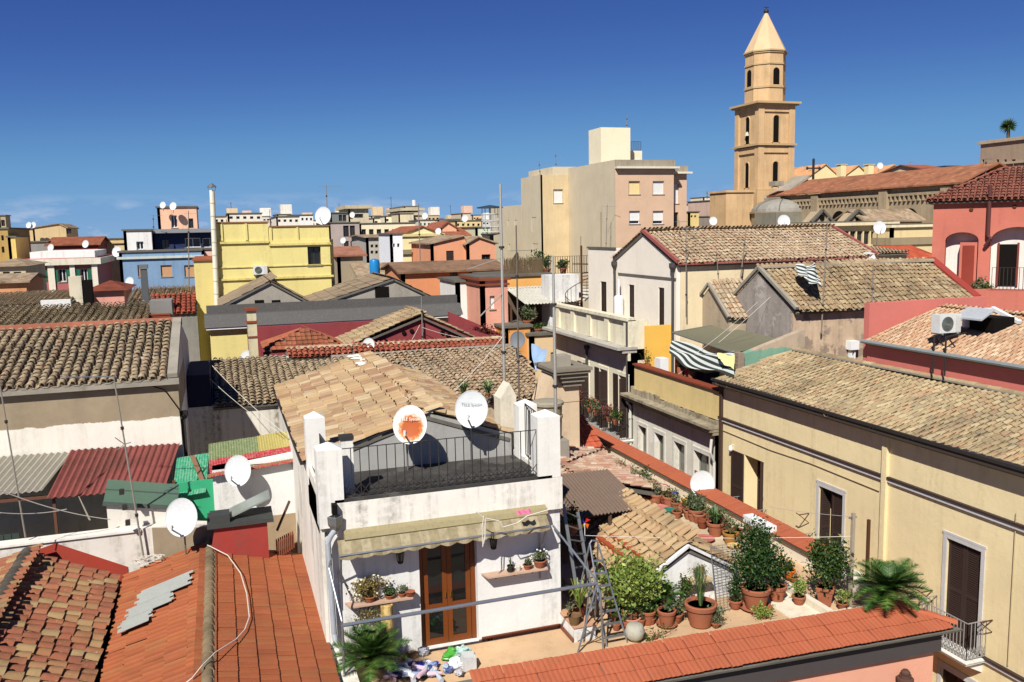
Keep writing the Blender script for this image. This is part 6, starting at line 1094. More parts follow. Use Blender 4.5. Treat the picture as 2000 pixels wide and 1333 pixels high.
m = MB(); m.box(BX, 44.9, BY - .5, 92.1, zt - .25, zt - .05); m.box(44.6, xw + .4, BY + .5, 92, zt - .7, zt - .5); bb.part('eaves_slab', m, plaster('#e3dcc9', .1)); m = MB(); m.box(BX, 44.6, BY - .1, 92, zt - .05, zt + .62); m.box(44.6, xw + .1, BY + .9, 92, zt - .5, zt + .1); bb.part('parapet', m, plaster('#a79b86', .15, '#6d6350', .6, .45))
hT = rect(1081, 370, 1099, 397, 92); zt2 = Zv(342, 1090, 92); m = wallmb('y', 92, .3, 34.5, BX - .03, 6, zt2, [hT]); w = bb.part('wall', m, BT, label='ochre stained wall with one white shutter'); farwin(bb, w, 'y', 92, hT + ('white',), .3)
m = MB(); m.box(34.52, 40, 92.3, 98.5, 6, zt2 - .01); m.box(34.52, 40, 98.5, 111, 6, Zv(403, 1000, 104)); bb.part('body', m, BG); m = MB(); m.box(36, 44, 92.1, 100, zt2 - 1, zt2 + .9); bb.part('roof_block', m, BG)
HX = [(px(u1, 450, x=34.5)[1], px(u0, 450, x=34.5)[1], px(u0, v1, x=34.5)[2], px(u0, v0, x=34.5)[2]) for u0, v0, u1, v1 in ((1039, 425, 1048, 453), (1040, 476, 1051, 497), (1006, 430, 1010, 442), (992, 430, 995, 442), (993, 477, 996, 488))]
m = wallmb('x', 34.48, .25, 92, 98.5, 6, zt2, [HX[0], HX[1]]); wallmb('x', 34.47, .25, 98.5, 111, 6, Zv(403, 1000, 104), HX[2:], m); w = bb.part('wall', m, BG)
for i, hh in enumerate(HX): window(bb, w, 'x', 34.48, hh, 'glass', .25, frame=paint('#4a3a32', .7, .2), gl=FARGL, sill=False, detail=False)
PHY = 86.0; p, q = px(1174, 325, y=PHY), px(1231, 250, y=PHY); pe = px(1150, 290, x=p[0])[1]; PHM = plaster('#efe4c4', .05, '#a8966a', .3, .56); m = MB(); m.box(p[0], q[0], PHY, pe, zt - 1, q[2]); bb.part('roof_tower', m, PHM); p2, q2 = px(1232, 325, y=PHY + 2), px(1254, 295, y=PHY + 2); m = MB(); m.box(p2[0], q2[0], PHY + 2, PHY + 8, zt - 1, q2[2]); pt = bb.part('roof_room', m, PHM); m = MB(); railing(m, [(p2[0] + .1, PHY + 2.1, q2[2]), (q2[0] - .1, PHY + 2.1, q2[2])], 1.0, .2, .02, .03); bb.part('roof_railing', m, IRON, pt)
m = MB(); hh = rect(1236, 311, 1250, 319, PHY + 2); m.box(hh[0], hh[1], PHY + 1.95, PHY + 2, hh[2], hh[3]); bb.part('roof_window', m, WHITEP)
# ================================================================== church: bell tower, dome and nave
TWR = plaster('#d8b486', .14, '#8d7450', .45, .47, wear=('#c9b08c', .66)); TWD = plaster('#c2a67c', .08, '#8a6f4a', .25, .56); tw = Th('bell_tower', 'ochre church bell tower with octagonal lantern and pointed spire', 'tower', (61.3, 90, 6)); TX, TY, TS = 61.3, 90.0, 5.05
def tz(v, u=1515): return px(u, v, y=TY)[2]
def arch_hole(axis, c, mid, w, z0, z1, th_): pass
def tower_stage(za, zb, archz0, archz1, aw, inset=.22):
    """solid stage with recessed panels and open arches on two seen faces"""
    q = MB(); q.box(TX + inset, TX + TS - inset, TY + inset, TY + TS - inset, za, zb); core = tw.part('core', q, TWR); q = MB(); p_ = .8
    for sx in (0, 1):
        for sy in (0, 1): xx = TX if sx == 0 else TX + TS - p_; yy = TY if sy == 0 else TY + TS - p_; q.box(xx, xx + p_, yy, yy + p_, za, zb)
    tw.part('corner_pilaster', q, TWR); q = MB(); q.box(TX + .05, TX + TS - .05, TY + .05, TY + TS - .05, zb - .75, zb - .01); tw.part('panel_head', q, TWR)
    for ax in ('y', 'x'):
        mid = (TX if ax == 'y' else TY) + TS / 2; n = 10; c = (TY if ax == 'y' else TX) + inset - .02; pts = [(mid - aw, archz0), (mid + aw, archz0), (mid + aw, archz1)] + [(mid + aw * math.cos(t), archz1 + aw * math.sin(t)) for t in np.linspace(.2, math.pi - .2, n)] + [(mid - aw, archz1)]
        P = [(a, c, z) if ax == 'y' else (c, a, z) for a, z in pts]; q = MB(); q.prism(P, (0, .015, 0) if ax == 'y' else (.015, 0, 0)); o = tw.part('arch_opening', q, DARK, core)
        q = MB(); e = .1; P2 = [((a - mid) * 1.0 + mid, z) for a, z in pts]; path = [(a, c - .03, z) if ax == 'y' else (c - .03, a, z) for a, z in P2[1:] + P2[:1]]; q.tube(path, .09, 5); tw.part('arch_moulding', q, TWD, o)
zs = [tz(452), tz(373), tz(284), tz(203), tz(180), tz(168), tz(124), tz(97), tz(16)]
q = MB(); q.box(TX - .25, TX + TS + .2, TY - .25, TY + TS, 6, zs[1]); tw.part('base', q, TWR)
tower_stage(zs[1], zs[2] - .1, tz(365), tz(322), .45); tower_stage(zs[2] + .15, zs[3] - .15, tz(278), tz(232), .48)
q = MB()
for z, e, hh in ((zs[1], .22, .18), (zs[2], .2, .22), (zs[3] - .15, .3, .18), (zs[3] + .03, .5, .22)): q.box(TX - e, TX + TS + e, TY - e, TY + TS + e, z - .02, z + hh)
tw.part('cornice', q, TWD)
cx, cy = TX + TS / 2, TY + TS / 2
def octo(q, r0, z0, r1, z1, mi=0):
    a = [(cx + r0 * math.cos(math.pi / 8 + k * math.pi / 4), cy + r0 * math.sin(math.pi / 8 + k * math.pi / 4), z0) for k in range(8)]; b = [(cx + r1 * math.cos(math.pi / 8 + k * math.pi / 4), cy + r1 * math.sin(math.pi / 8 + k * math.pi / 4), z1) for k in range(8)]
    q.add(a + b, [tuple(range(7, -1, -1)), tuple(range(8, 16))] + [(k, (k + 1) % 8, (k + 1) % 8 + 8, k + 8) for k in range(8)], mi)
q = MB(); octo(q, 2.42, zs[3] + .2, 2.38, zs[7]); oc = tw.part('octagon', q, TWR); q = MB(); octo(q, 2.52, tz(170), 2.52, tz(166)); octo(q, 2.5, tz(124), 2.5, tz(121)); octo(q, 2.62, tz(98), 2.62, tz(95)); octo(q, 2.52, tz(101), 2.52, tz(99)); tw.part('cornice', q, TWD)
for k in range(8):
    t = k * math.pi / 4; nrm = np.array([math.cos(t), math.sin(t), 0]); sd = np.array([-nrm[1], nrm[0], 0]); c = np.array([cx, cy, 0]) + nrm * 2.245; aw = .42
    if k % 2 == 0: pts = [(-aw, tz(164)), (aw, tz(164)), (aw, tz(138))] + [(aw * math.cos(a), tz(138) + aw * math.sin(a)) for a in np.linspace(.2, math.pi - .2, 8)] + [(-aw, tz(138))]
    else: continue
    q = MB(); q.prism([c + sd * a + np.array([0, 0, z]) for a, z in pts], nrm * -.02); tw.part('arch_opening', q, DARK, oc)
q = MB(); octo(q, 2.55, tz(95.5), .12, tz(14)); tw.part('spire', q, plaster('#d6b890', .08, '#a5855e', .35, .5)); q = MB(); q.ell((cx, cy, tz(12)), .3, .3, .3); q.tube([(cx, cy, tz(12)), (cx, cy, tz(2))], .04, 5); q.beam((cx - .35, cy, tz(4)), (cx + .35, cy, tz(4)), .06); tw.part('finial', q, IRON)
q = MB(); a, b = px(1418, 400, y=88.5), px(1472, 376, y=88.5); q.box(a[0], b[0], 88.5, 92, 6, b[2]); q.box(a[0] - .15, b[0] + .15, 88.35, 92.1, b[2], b[2] + .25); tw.part('annex', q, TWR)
bl = Th('church_bell', 'pale bell hanging in the tower arch', 'bell', (TX + .3, cy, tz(262))); q = MB(); q.lathe([(.3, 0), (.25, .12), (.15, .4), (.04, .48)], (TX + .1, cy, tz(262)), 10); bl.part('bell', q, paint('#cfc6b0', .5, .4))
DOMY = 84.0; dm = Th('church_dome', 'grey church dome on a stone drum below the bell tower', 'dome', tuple(px(1530, 445, y=DOMY))); c = px(1533, 413, y=DOMY + 2.5); R = (px(1589, 413, y=DOMY + 2.5)[0] - px(1478, 413, y=DOMY + 2.5)[0]) / 2; hd = px(1533, 383, y=DOMY + 2.5)[2] - c[2]
q = MB(); hd *= .84; q.lathe([(R * math.cos(t) * 1.0, hd * math.sin(t)) for t in np.linspace(0, 1.5, 9)], c, 16); sd_ = dm.part('shell', q, plaster('#98948a', .16, '#5f5a50', .5, .46)); q = MB()
for k in range(8): t0 = k * math.pi / 4; q.tube([(c[0] + R * 1.005 * math.cos(t) * math.cos(t0), c[1] + R * 1.005 * math.cos(t) * math.sin(t0), c[2] + hd * 1.01 * math.sin(t)) for t in np.linspace(0, 1.45, 7)], .07, 5)
dm.part('rib', q, plaster('#77705e', .14), sd_); q = MB(); q.lathe([(R * .98, -2.2), (R * .98, -.25), (R * 1.04, -.2), (R * 1.04, 0)], c, 16); dm.part('drum', q, plaster('#a3947a', .2, '#6a5f4c', .5, .48))
q = MB(); q.box(c[0] - R * 1.05, c[0] - R * .15, c[1] - R * 1.05, c[1], c[2] - 2.5, c[2] - .15); dm.part('buttress', q, plaster('#8d8878', .2)); 
NX = 62.0; nv = Th('church_nave', 'church nave with corbelled arcade and long brown red tile roof', 'church', (NX, 61, 6)); ze, zr = 21.05, 22.75; STN = plaster('#b39f80', .14, '#736650', .5, .46)
q = MB(); q.box(NX, 70, 60.5, 88, 6, ze); nv.part('wall', q, STN); q = MB(); q.prism([(NX - .5, 60, ze), (NX - .5, 60, ze + .15), (65.6, 60, zr + .15), (65.6, 60, zr)], (0, 28.5, 0)); q.prism([(65.6, 60, zr), (65.6, 60, zr + .15), (70, 60, ze + .15), (70, 60, ze)], (0, 28.5, 0)); nv.part('roof', q, tilemat('tile_nave', ['#a5684c', '#b07454', '#985e46', '#c08a68'], '#cf9c78', .6, .56, .74, cells=CELL))
q = MB()
for yy in (61.5, 69.2, 79.5): q.box(NX - .35, NX, yy, yy + 1.1, 6, ze - .1)
nv.part('buttress', q, STN)
for k in range(44):
    y = 61.2 + k * .58; q = MB(); q.box(NX - .22, NX, y, y + .16, ze - 1.25, ze - .75); q.box(NX - .22, NX, y - .2, y + .36, ze - .75, ze - .5); nv.part('corbel', q, STN)
for ya, yb_, vv in ((65.6, 67.4, 0), (75.5, 77.3, 0)):
    c_ = (ya + yb_) / 2; r_ = (yb_ - ya) / 2 * 1.2; q = MB(); q.prism([(NX - .02, c_ + r_ * math.cos(t), ze - 3.0 + r_ * math.sin(t)) for t in np.linspace(0, math.pi, 12)], (.05, 0, 0)); nv.part('lunette', q, DARK)
q = MB(); p = px(1588, 372, y=80); q.prism([(NX - .5, 86.0, ze - .4), (NX - .5, 89, ze - .4), (NX + 3.6, 89, zr + .4), (NX + 3.6, 86.0, zr + .4)], (0, 0, .3)); q.box(p[0] - .6, p[0] + .6, 86, 87.2, zr, p[2] + .8); nv.part('gable_coping', q, CONC); pc = px(1588, 358, y=86.5); q = MB(); q.beam(pc, pc + (0, 0, 2.6), .2); q.beam(pc + (-.8, 0, 1.7), pc + (.8, 0, 1.7), .16)
for dx, dz in ((-.85, 1.7), (.85, 1.7), (0, 2.65)): q.ell(pc + (dx, 0, dz), .2, .1, .2, 8, 5)
nv.part('cross', q, paint('#2d3238', .6, .3))
# lower ranges before the nave
sa = far('side_chapel_range', 'low cream range with black gridded windows before the church', 60, 1590, 1742, 436, 500, plaster('#e3cfa2', .08, '#8a7a5a', .4, .5), [(1619 + k * 13.6, 452, 1631 + k * 13.6, 478) for k in range(8)], 3, 'house', zb=8, cornice=[(441, .25, .4, plaster('#e9dab4', .08))])
far('cream_chapel_wall', 'plain cream wall with stone ledge left of the red arch house', 58, 1741, 1826, 440, 500, plaster('#e6cf9c', .1, '#8f7c58', .4, .5), (), 4, 'house', zb=8, cornice=[(444, .2, .2, plaster('#efe0b8', .08)), (478, .6, .15, plaster('#a39274', .15))])
for nm, u0, ua, u1 in (('small stone pediment with dark tracery near the dome', 1588, 1605, 1620), ('larger stone pediment with dark tracery below the nave', 1655, 1674, 1697)):
    a, b, c_ = px(u0, 434, y=64), px(u1, 434, y=64), px(ua, 413, y=64); q = MB(); q.prism([a, b, c_], (0, 1.5, 0)); th = Th('stone_pediment', nm, 'pediment', tuple(a)); th.part('gable', q, STN); q = MB(); q.beam(a + (-.3, -.1, 0), c_ + (0, -.1, .1), .3, .2); q.beam(b + (.3, -.1, 0), c_ + (0, -.1, .1), .3, .2); th.part('verge', q, CONCD); q = MB(); q.lathe([(.25, 0), (.25, .05)], (c_[0], 63.95, (a[2] + c_[2]) / 2 - .1), 8, axis=(0, -1, 0)); th.part('tracery', q, DARK)
far('chapel_roof', 'low weathered tile roof before the church wall', 63, 1690, 1800, 433, 470, STN, (), 4, 'house', zb=8, roof='slope', apex=(1740, 411), roofmat=T_FARTAN)
t3 = Th('lower_tile_house', 'weathered tile roof with dark red verge behind the gabled houses', 'house', (28, 42, 8)); a, b, c_, d_ = px(1640, 497, y=42), px(1775, 522, y=42), px(1760, 488, y=47), px(1640, 480, y=47); tile_roof(t3, [a, (b[0], 42, a[2]), (b[0], 47, d_[2]), (a[0], 47, d_[2])], T_OLD2, pitch=.24, tl=.32, single=160); q = MB(); q.box(a[0], b[0], 42.2, 48, 8, a[2] - .1); t3.part('wall', q, CRMY)
far('red_tile_cottage', 'cottage with bright red tile roof beside the red arch house', 46, 1742, 1824, 506, 560, plaster('#d9ccb0', .12), (), 5, 'house', zb=8, roof='slope', apex=(1780, 482), roofmat=tilemat('tile_cottage_red', ['#c2583c', '#b54c34', '#cf6a48'], '#8f4a38', .4, .56, cells=CELL))
# gables and blocks behind the church
YG = plaster('#f0dca6', .05, '#b09a68', .2, .58); OR = tilemat('tile_far_orange', ['#e0a672', '#d89a68', '#e6b282'], '#c98a5c', .4, .58, cells=CELL)
for i, (u0, ua, u1, va, ve) in enumerate(((1575, 1612, 1640, 322, 348), (1640, 1676, 1702, 324, 350), (1702, 1746, 1768, 323, 347))): far('yellow_gable_house', ['leftmost yellow gable with small window behind the nave', 'middle yellow gable behind the nave', 'rightmost yellow gable behind the nave below a dish'][i], 118 - i, u0, u1, ve, 400, YG, [(1609, 334, 1614, 340)] if i == 0 else (), 12, 'house', zb=8, roof='gable', apex=(ua, va), roofmat=OR, group='yellow gables behind the church')
far('orange_roof_range', 'long range with orange roof left of the yellow gables', 122, 1549, 1600, 347, 400, YG, (), 12, 'house', zb=8, roof='slope', apex=(1575, 330), roofmat=OR)
for i, u in enumerate((1647, 1701)): p = px(u, 345, y=114); q = MB(); q.box(p[0] - .5, p[0] + .5, 114, 115, p[2], px(u, 322, y=114)[2]); q.box(p[0] - .65, p[0] + .65, 113.9, 115.1, px(u, 322, y=114)[2], px(u, 321, y=114)[2]); solo('gable_chimney', ['cream chimney between the left and middle yellow gables', 'cream chimney between the middle and right yellow gables'][i], 'chimney', q, YG)
gb = Th('grey_convent_block', 'tall taupe block with small windows on the right skyline', 'building', (68, 62, 6)); zt = px(1907, 284, x=68)[2]; HH = [(px(u1, 318, x=68)[1], px(u0, 318, x=68)[1], px(u0, 332, x=68)[2], px(u0, 312, x=68)[2]) for u0, u1 in ((1918, 1922), (1946, 1951), (1961, 1966), (1976, 1983), (1999, 2006))]
m = wallmb('x', 68, .3, 48, 64.4, 6, zt, HH); w = gb.part('wall', m, plaster('#a8937c', .1, '#6d5f4e', .35, .5))
for hh in HH: window(gb, w, 'x', 68, hh, 'glass', .3, frame=paint('#6d5038', .7, .2), gl=FARGL, sill=False, detail=False)
q = MB(); q.box(68.3, 80, 48, 64.4, 6, zt - .02); gb.part('body', q, plaster('#a8937c', .1, '#6d5f4e', .35, .5)); q = MB(); q.box(67.8, 80, 47.8, 64.6, zt, zt + .3); q.box(67.85, 68, 48, 64.4, zt - 2.0, zt - 1.8); gb.part('cornice', q, plaster('#b9a58c', .1))
far('white_annex', 'white annex with dark flat roof on the right skyline', 95, 1845, 1900, 326, 380, plaster('#dfdad0', .06), (), 8, 'house', zb=8, roofmat=paint('#3a4650', .6, .3)); far('red_top_cottage', 'little red roofed house on the right skyline', 92, 1805, 1850, 332, 380, plaster('#e6c8a0', .06), (), 8, 'house', zb=8, roof='slope', apex=(1825, 324))
pl = Th('palm_tree', 'lone fan palm rising over the taupe block', 'palm', tuple(px(1968, 300, y=84))); b = px(1968, 300, y=84); t = px(1970, 247, y=84); q = MB(); q.tube([b, (b + t) / 2, t], .22, 8, r1=.18); pl.part('trunk', q, paint('#6a5a44', .95, .05)); g = np.random.default_rng(4); q = MB()
for k in range(46):
    d = unit(g.normal(size=3) + (0, 0, .25)); L = .95 + .25 * g.random(); sd = unit(np.cross(d, g.normal(size=3))); c_ = t + d * L * .12
    for j in range(5): aa = (j - 2) * .32; e = t + (d * math.cos(aa) + sd * math.sin(aa)) * L; q.add([c_ - sd * .09, c_ + sd * .09, e], [(0, 1, 2)])
pl.part('crown', q, LV['dark'])
# distant hill town right of the block
for i, (a, b, vt, c) in enumerate(((1343, 1372, 402, '#d9a860'), (1370, 1400, 398, '#e6dccb'), (1395, 1418, 392, '#d8b8a4'), (1338, 1420, 424, '#8f857a'), (1345, 1365, 415, '#ead08c'))): far('hill_town_house', ['ochre hill house right of the beige block', 'white hill house under the mast', 'pink hill house next to the bell tower', 'broad grey brown wall at the foot of the hill houses', 'small yellow house low among the hill houses'][i], 130 - i * 6, a, b, vt, 470, plaster(c, .1), [(a + 4 + 7 * k, vt + 6, a + 8 + 7 * k, vt + 10) for k in range(max(1, int((b - a) / 9)))] if i != 3 else (), 8, 'house', zb=6, group='hill houses beyond the block')
far('hill_cap_block', 'tiny cream rooftop with mast above the hill houses', 180, 1374, 1388, 386, 420, plaster('#e9ddc0', .06), (), 6, 'house', zb=8)

# dense far rooftops along the skyline
g = np.random.default_rng(21); FC = ['#e6dcc6', '#efe8da', '#d9c8aa', '#e3c9a0', '#dcd6cc', '#e8c4ac', '#d6bc94', '#f0ece2']
for i in range(30):
    u = 430 + 540 * (i + g.random() * .7) / 30; w = 12 + 16 * g.random(); vt = 420 + 14 * g.random() - (u - 430) * .006; y = 175 + 70 * g.random() + (i % 3) * 6
    o = far('skyline_rooftop', 'small pale building in the dense far skyline', y, u, u + w, vt, 450, plaster(FC[i % 8], .1, sa=.3), [(u + w * (.15 + .32 * k), vt + 4 + g.random(), u + w * (.33 + .32 * k), vt + 8) for k in range(int(2 + w // 20))], 8 + 6 * g.random(), zb=8, group='small buildings of the far skyline', roofmat=[CONCD, CONC, T_DKRED][i % 3])
    if i % 2 == 0:
        b = px(u + w * .6, vt, y=y + 2); m = MB(); m.box(b[0] - .9, b[0] + 1.2, y + 1.5, y + 4, b[2], b[2] + 1.3 + g.random()); o.part('roof_room', m, plaster(FC[(i + 3) % 8], .1)); hh = 2 + 2.2 * g.random(); m = MB(); m.tube([(b[0], y + 2, b[2] + 1), (b[0], y + 2, b[2] + hh)], .045, 4); m.beam((b[0] - .6, y + 2, b[2] + hh - .2), (b[0] + .7 * g.random(), y + 2, b[2] + hh - .2), .04)
        if i % 6 == 0: o.part('aerial', m, IRON)
# pipes and stains of wear on the big flank
m = MB()
for yy, z0, z1 in ((83.2, 9, 19.5), (88.6, 9, 17.0)): m.tube([(BX - .08, yy, z0), (BX - .08, yy, z1)], .06, 6)
m.tube([(BX - .08, 83.2, 14.2), (BX - .08, 91, 14.0)], .03, 5); bb.part('drain_pipe', m, paint('#9a8d78', .7, .2))
# ================================================================== satellite dishes
t = NT('dish_rusted', .6, .2); cc = px(803, 836, y=18.3); v_ = t.new('ShaderNodeVectorMath', operation='DISTANCE'); t.put(v_.inputs[0], t.pos); v_.inputs[1].default_value = tuple(cc); f = t.math('ADD', v_.outputs['Value'], t.math('MULTIPLY', t.math('SUBTRACT', t.noise(13, 8, .75), .5), .32)); c = t.mix(t.rng(f, .33, .24), dk('#eceae4', .85), dk('#d98a4a', .85)); c = t.mix(t.rng(f, .27, .18), c, dk('#b0582c', .85)); t.col(c); RUSTD = t.mat
dish('rusty white satellite dish with an orange stain on the roof deck', px(801, 830, y=18.3), .8, (3.74, 18.7, 12.7), mat=RUSTD, text='TELE System', textmat=paint('#f0ece4', .6, .2))
dish('large clean white satellite dish on the roof deck', px(921, 800, y=18.6), .8, (5.3, 19.0, 12.7), mat=DISHW, text='TELE System', textmat=paint('#a9adb0', .6, .2))
dish('white satellite dish on the white wall below the plastic roof', px(465, 920, y=23.0), .76, (.2, 23.5, 11.75), mat=DISHW)
dish('white satellite dish standing at the back of the red tile roof', px(355, 1011, y=21.2), .85, (-1.15, 21.6, 10.35), mat=DISHW)
dish('white satellite dish on the yellow building roof', px(631, 422, y=48.4), .95, tuple(px(634, 442, y=48.6)), mat=DISHW)
dish('white satellite dish standing on the red coping by the lane', px(1372, 946, x=13.7), .78, tuple(px(1372, 946, x=13.7) + (0.1, .3, -.75)), mat=DISHW, lnb=False)
dish('dark grey satellite dish between the two tall masts', px(1011, 664, y=32), .62, tuple(px(1011, 664, y=32) + (.05, .3, -.9)), mat=paint('#6d7276', .6, .3), lnb=False)
dish('white satellite dish before the dark red gable', px(720, 674, y=36.2), .55, tuple(px(720, 674, y=36.2) + (0, .3, -.7)), mat=DISHW, lnb=False)
dish('white satellite dish half hidden beside the slim cream chimney', px(482, 700, y=37.6), .62, tuple(px(482, 700, y=37.6) + (0, .3, -.7)), mat=DISHW, lnb=False)
dish('white satellite dish on the ridge of the long gabled roof', px(1531, 433, y=38.4), .66, tuple(px(1531, 433, y=38.4) + (0, .3, -.75)), mat=DISHW)
dish('white satellite dish on a pole before the church windows', px(1718, 445, y=46), .82, tuple(px(1718, 445, y=46) + (0, .2, -1.7)), mat=DISHW)
dish('white satellite dish above the peeling gabled house ridge', px(1696, 507, y=33.6), .7, tuple(px(1696, 507, y=33.6) + (0, .2, -.8)), mat=DISHW)
for u, v, y, d, lb in ((253, 551, 60, .6, 'small white dish before the blue house'), (167, 477, 98, .75, 'small white dish on the maroon roof'), (99, 484, 98, .7, 'small white dish left of the maroon roof'), (56, 440, 146, .9, 'left one of two tiny dishes on the tan skyline block'), (65, 440, 146, .9, 'right one of two tiny dishes on the tan skyline block'), (338, 403, 86, .7, 'tiny dish on top of the pink roof tower'), (318, 401, 86, .6, 'tiny dish at the left corner of the pink roof tower'), (228, 492, 84, .9, 'small dish between the red shutter house and the blue house'), (1719, 324, 112, .95, 'tiny dish above the yellow gables'), (688, 420, 140, .9, 'tiny dish on the skyline beside the dark penthouse'), (830, 422, 148, 1.1, 'tiny dish right of the stepped skyline block'), (670, 470, 75, .5, 'tiny dish on the brown rendered house'), (856, 452, 94, .7, 'tiny dish beside the cream gable'), (1393, 432, 84, .9, 'small dish among the hill houses'), (908, 427, 138, 1.1, 'tiny dish over the honey coloured block')):
    c = px(u, v, y=y); dish(lb, c, d, tuple(c + (0, .3, -d * .9)), mat=DISHW, lnb=False)
# ================================================================== masts and aerials
def mast(lb, ub, vb, ut, vt, y, r, mat=None, **k): return aerial(lb, px(ub, vb, y=y), 0, top=px(ut, vt, y=y), r=r, mat=mat, **k)
ZINC = paint('#b9b6ac', .5, .4, .8, .3, .3); m1 = mast('tallest pale mast behind the clean roof deck dish', 986, 790, 977, 360, 25.5, .055, ZINC)
m = MB(); a, b = px(982, 573, y=25.5), px(938, 618, y=25.0); m.tube([a, b], .02, 6); a, b = px(981, 503, y=25.5), px(912, 527, y=25.2); m.tube([a, b], .014, 5); m1.part('side_arm', m, ZINC)
m2 = mast('thin dark mast just right of the tallest mast', 1014, 790, 1008, 440, 26, .03, paint('#6b5f55', .6, .4), boom=.7, nb=6, boomz=.86)
mast('grey mast rising behind the right roof deck post', 1086, 835, 1080, 500, 22.3, .05, ZINC)
mast('leaning thin mast at the left picture edge', 50, 1050, -3, 735, 22.2, .022, paint('#8d867a', .6, .4)); m5 = mast('leaning mast with a long boom before the whitewashed wall', 281, 1092, 222, 735, 21.95, .026, paint('#8d867a', .6, .4))
m = MB(); a, b = px(228, 736, y=21.95), px(118, 737, y=22.2); m.tube([a, b], .012, 5)
for k in range(5): q = a + (b - a) * (k + .5) / 5; m.beam(q + (0, -.12, 0), q + (0, .12, 0), .008)
m5.part('boom', m, STEEL); m = MB(); a = px(243, 868, y=21.95)
for dx, dz in ((-.18, .2), (.15, .05), (-.15, -.1)): m.tube([a, a + (dx, -.1, dz)], .01, 4)
m5.part('dipole', m, STEEL)
m = MB()
for k in range(3): p = px(238 + k * 6, 960 + k * 30, y=21.9); m.box(p[0] - .05, p[0] + .05, 21.8, 21.92, p[2] - .06, p[2] + .06)
m5.part('junction_box', m, IRON)
for lb, ub, vb, ut, vt, y, r, bo in (('mast on the cream flank wall by its corner', 1340, 620, 1340, 440, 33.6, .025, .8), ('short mast against the cream flank wall', 1404, 555, 1398, 478, 33.5, .02, 0), ('mast with diagonal stays on the cream flank wall', 1446, 548, 1457, 452, 33.5, .03, 0), ('tall mast with cluster before the peeling wall', 1604, 652, 1617, 424, 28.3, .03, .9), ('mast beside the coral party wall', 1699, 700, 1706, 512, 24.2, .025, 0), ('thin mast on the long gabled roof', 1330, 520, 1326, 430, 36, .02, .6), ('mast above the dark red gable', 826, 684, 823, 580, 37.0, .035, 0), ('slim mast with side arms over the salmon long house', 824, 610, 817, 398, 60, .05, 1.2), ('mast with broad aerial beside the rooftop dish', 640, 441, 637, 362, 48.6, .03, 1.2), ('twin mast on the blue house roof', 369, 560, 368, 412, 66, .05, 1.0), ('mast beside the pink roof tower', 300, 452, 299, 420, 82, .05, 1.2), ('wide aerial on the cream skyline row', 527, 428, 527, 409, 128, .06, 2.6), ('aerial on the left part of the beige block', 1055, 342, 1053, 316, 93, .05, 1.8), ('tall thin aerial over the beige block', 1086, 330, 1085, 296, 93, .05, .9), ('aerial on the cream rooftop tower', 1224, 252, 1225, 226, 87, .05, 1.2), ('crooked aerial on the beige block flank', 1183, 500, 1186, 400, 79.5, .04, 1.6), ('thin mast before the side chapel range', 1620, 500, 1622, 445, 40, .025, .6), ('mast on the red arch house roof', 1925, 345, 1926, 310, 33, .025, .4), ('thin mast right of the yellow gables', 1777, 345, 1778, 316, 110, .05, 1.), ('mast on the hill cap', 1381, 388, 1381, 374, 180, .12, 2.)):
    mast(lb, ub, vb, ut, vt, y, r, paint('#857b70', .6, .4), boom=bo, nb=7, boomdir=(1, -.3, 0))
m = MB(); p = px(1540, 510, y=33.5)
# loose wires
WIRE = paint('#d8d2c4', .6, .2)
for i, (pts, sag, r) in enumerate((([px(890, 762, y=24.8), px(984, 655, y=25.5)], .05, .01), ([px(1505, 580, y=30), px(1320, 735, x=17.2), px(1350, 835, x=16.8)], .1, .008), ([px(1345, 700, x=17.5), px(1480, 590, y=29)], .1, .008), ([px(0, 958, y=21), px(215, 1015, y=22.2)], .1, .012), ([px(0, 1002, y=21), px(130, 995, y=22.2)], .06, .012), ([px(415, 715, y=30), px(560, 850, y=24)], .1, .01), ([px(410, 740, y=30), px(545, 845, y=24.5)], .1, .008), ([px(825, 640, y=36.9), px(935, 665, y=36.5)], .08, .01), ([px(820, 635, y=36.9), px(790, 690, y=36)], .02, .01))):
    cable('overhead_wire', ['pale guy wire from the clean dish up to the tallest mast', 'slack wire dropping past the striped awning to the grey facade', 'thin wire crossing above the striped awning', 'upper wire across the yard at the left edge', 'lower wire across the yard at the left edge', 'upper slanting wire over the stained white wall', 'lower slanting wire over the stained white wall', 'wire from the dark red gable mast to the right', 'wire hanging down the dark red gable'][i], pts, r, WIRE, sag=sag, cat='wire')
cable('roof_cable', 'loose pale cable looping over the red tile roof', [px(u, v, z=z) for u, v, z in ((405, 1065, 10.68), (445, 1085, 10.58), (470, 1120, 10.48), (482, 1160, 10.44), (487, 1205, 10.43), (478, 1230, 10.45), (460, 1250, 10.5), (420, 1275, 10.66), (395, 1300, 10.68), (375, 1325, 10.62), (350, 1345, 10.55))], .012, WIRE, nseg=4)
g = np.random.default_rng(3)
for lb, u, v, z, n, s in (('tangle of pale cable on the black roof deck', 905, 885, 12.74, 60, .32), ('tangle of pale cable at the back of the red tile roof', 290, 1100, 10.25, 40, .28)):
    c = px(u, v, z=z); pts = [];
    for i in range(n): a = i * .72; rr = s * (.5 + .5 * g.random()); pts.append(c + np.array([rr * math.cos(a) * 1.4, rr * math.sin(a) * .8, .02 + .14 * g.random()]))
    cable('cable_coil', lb, pts, .009, WIRE, nseg=2)
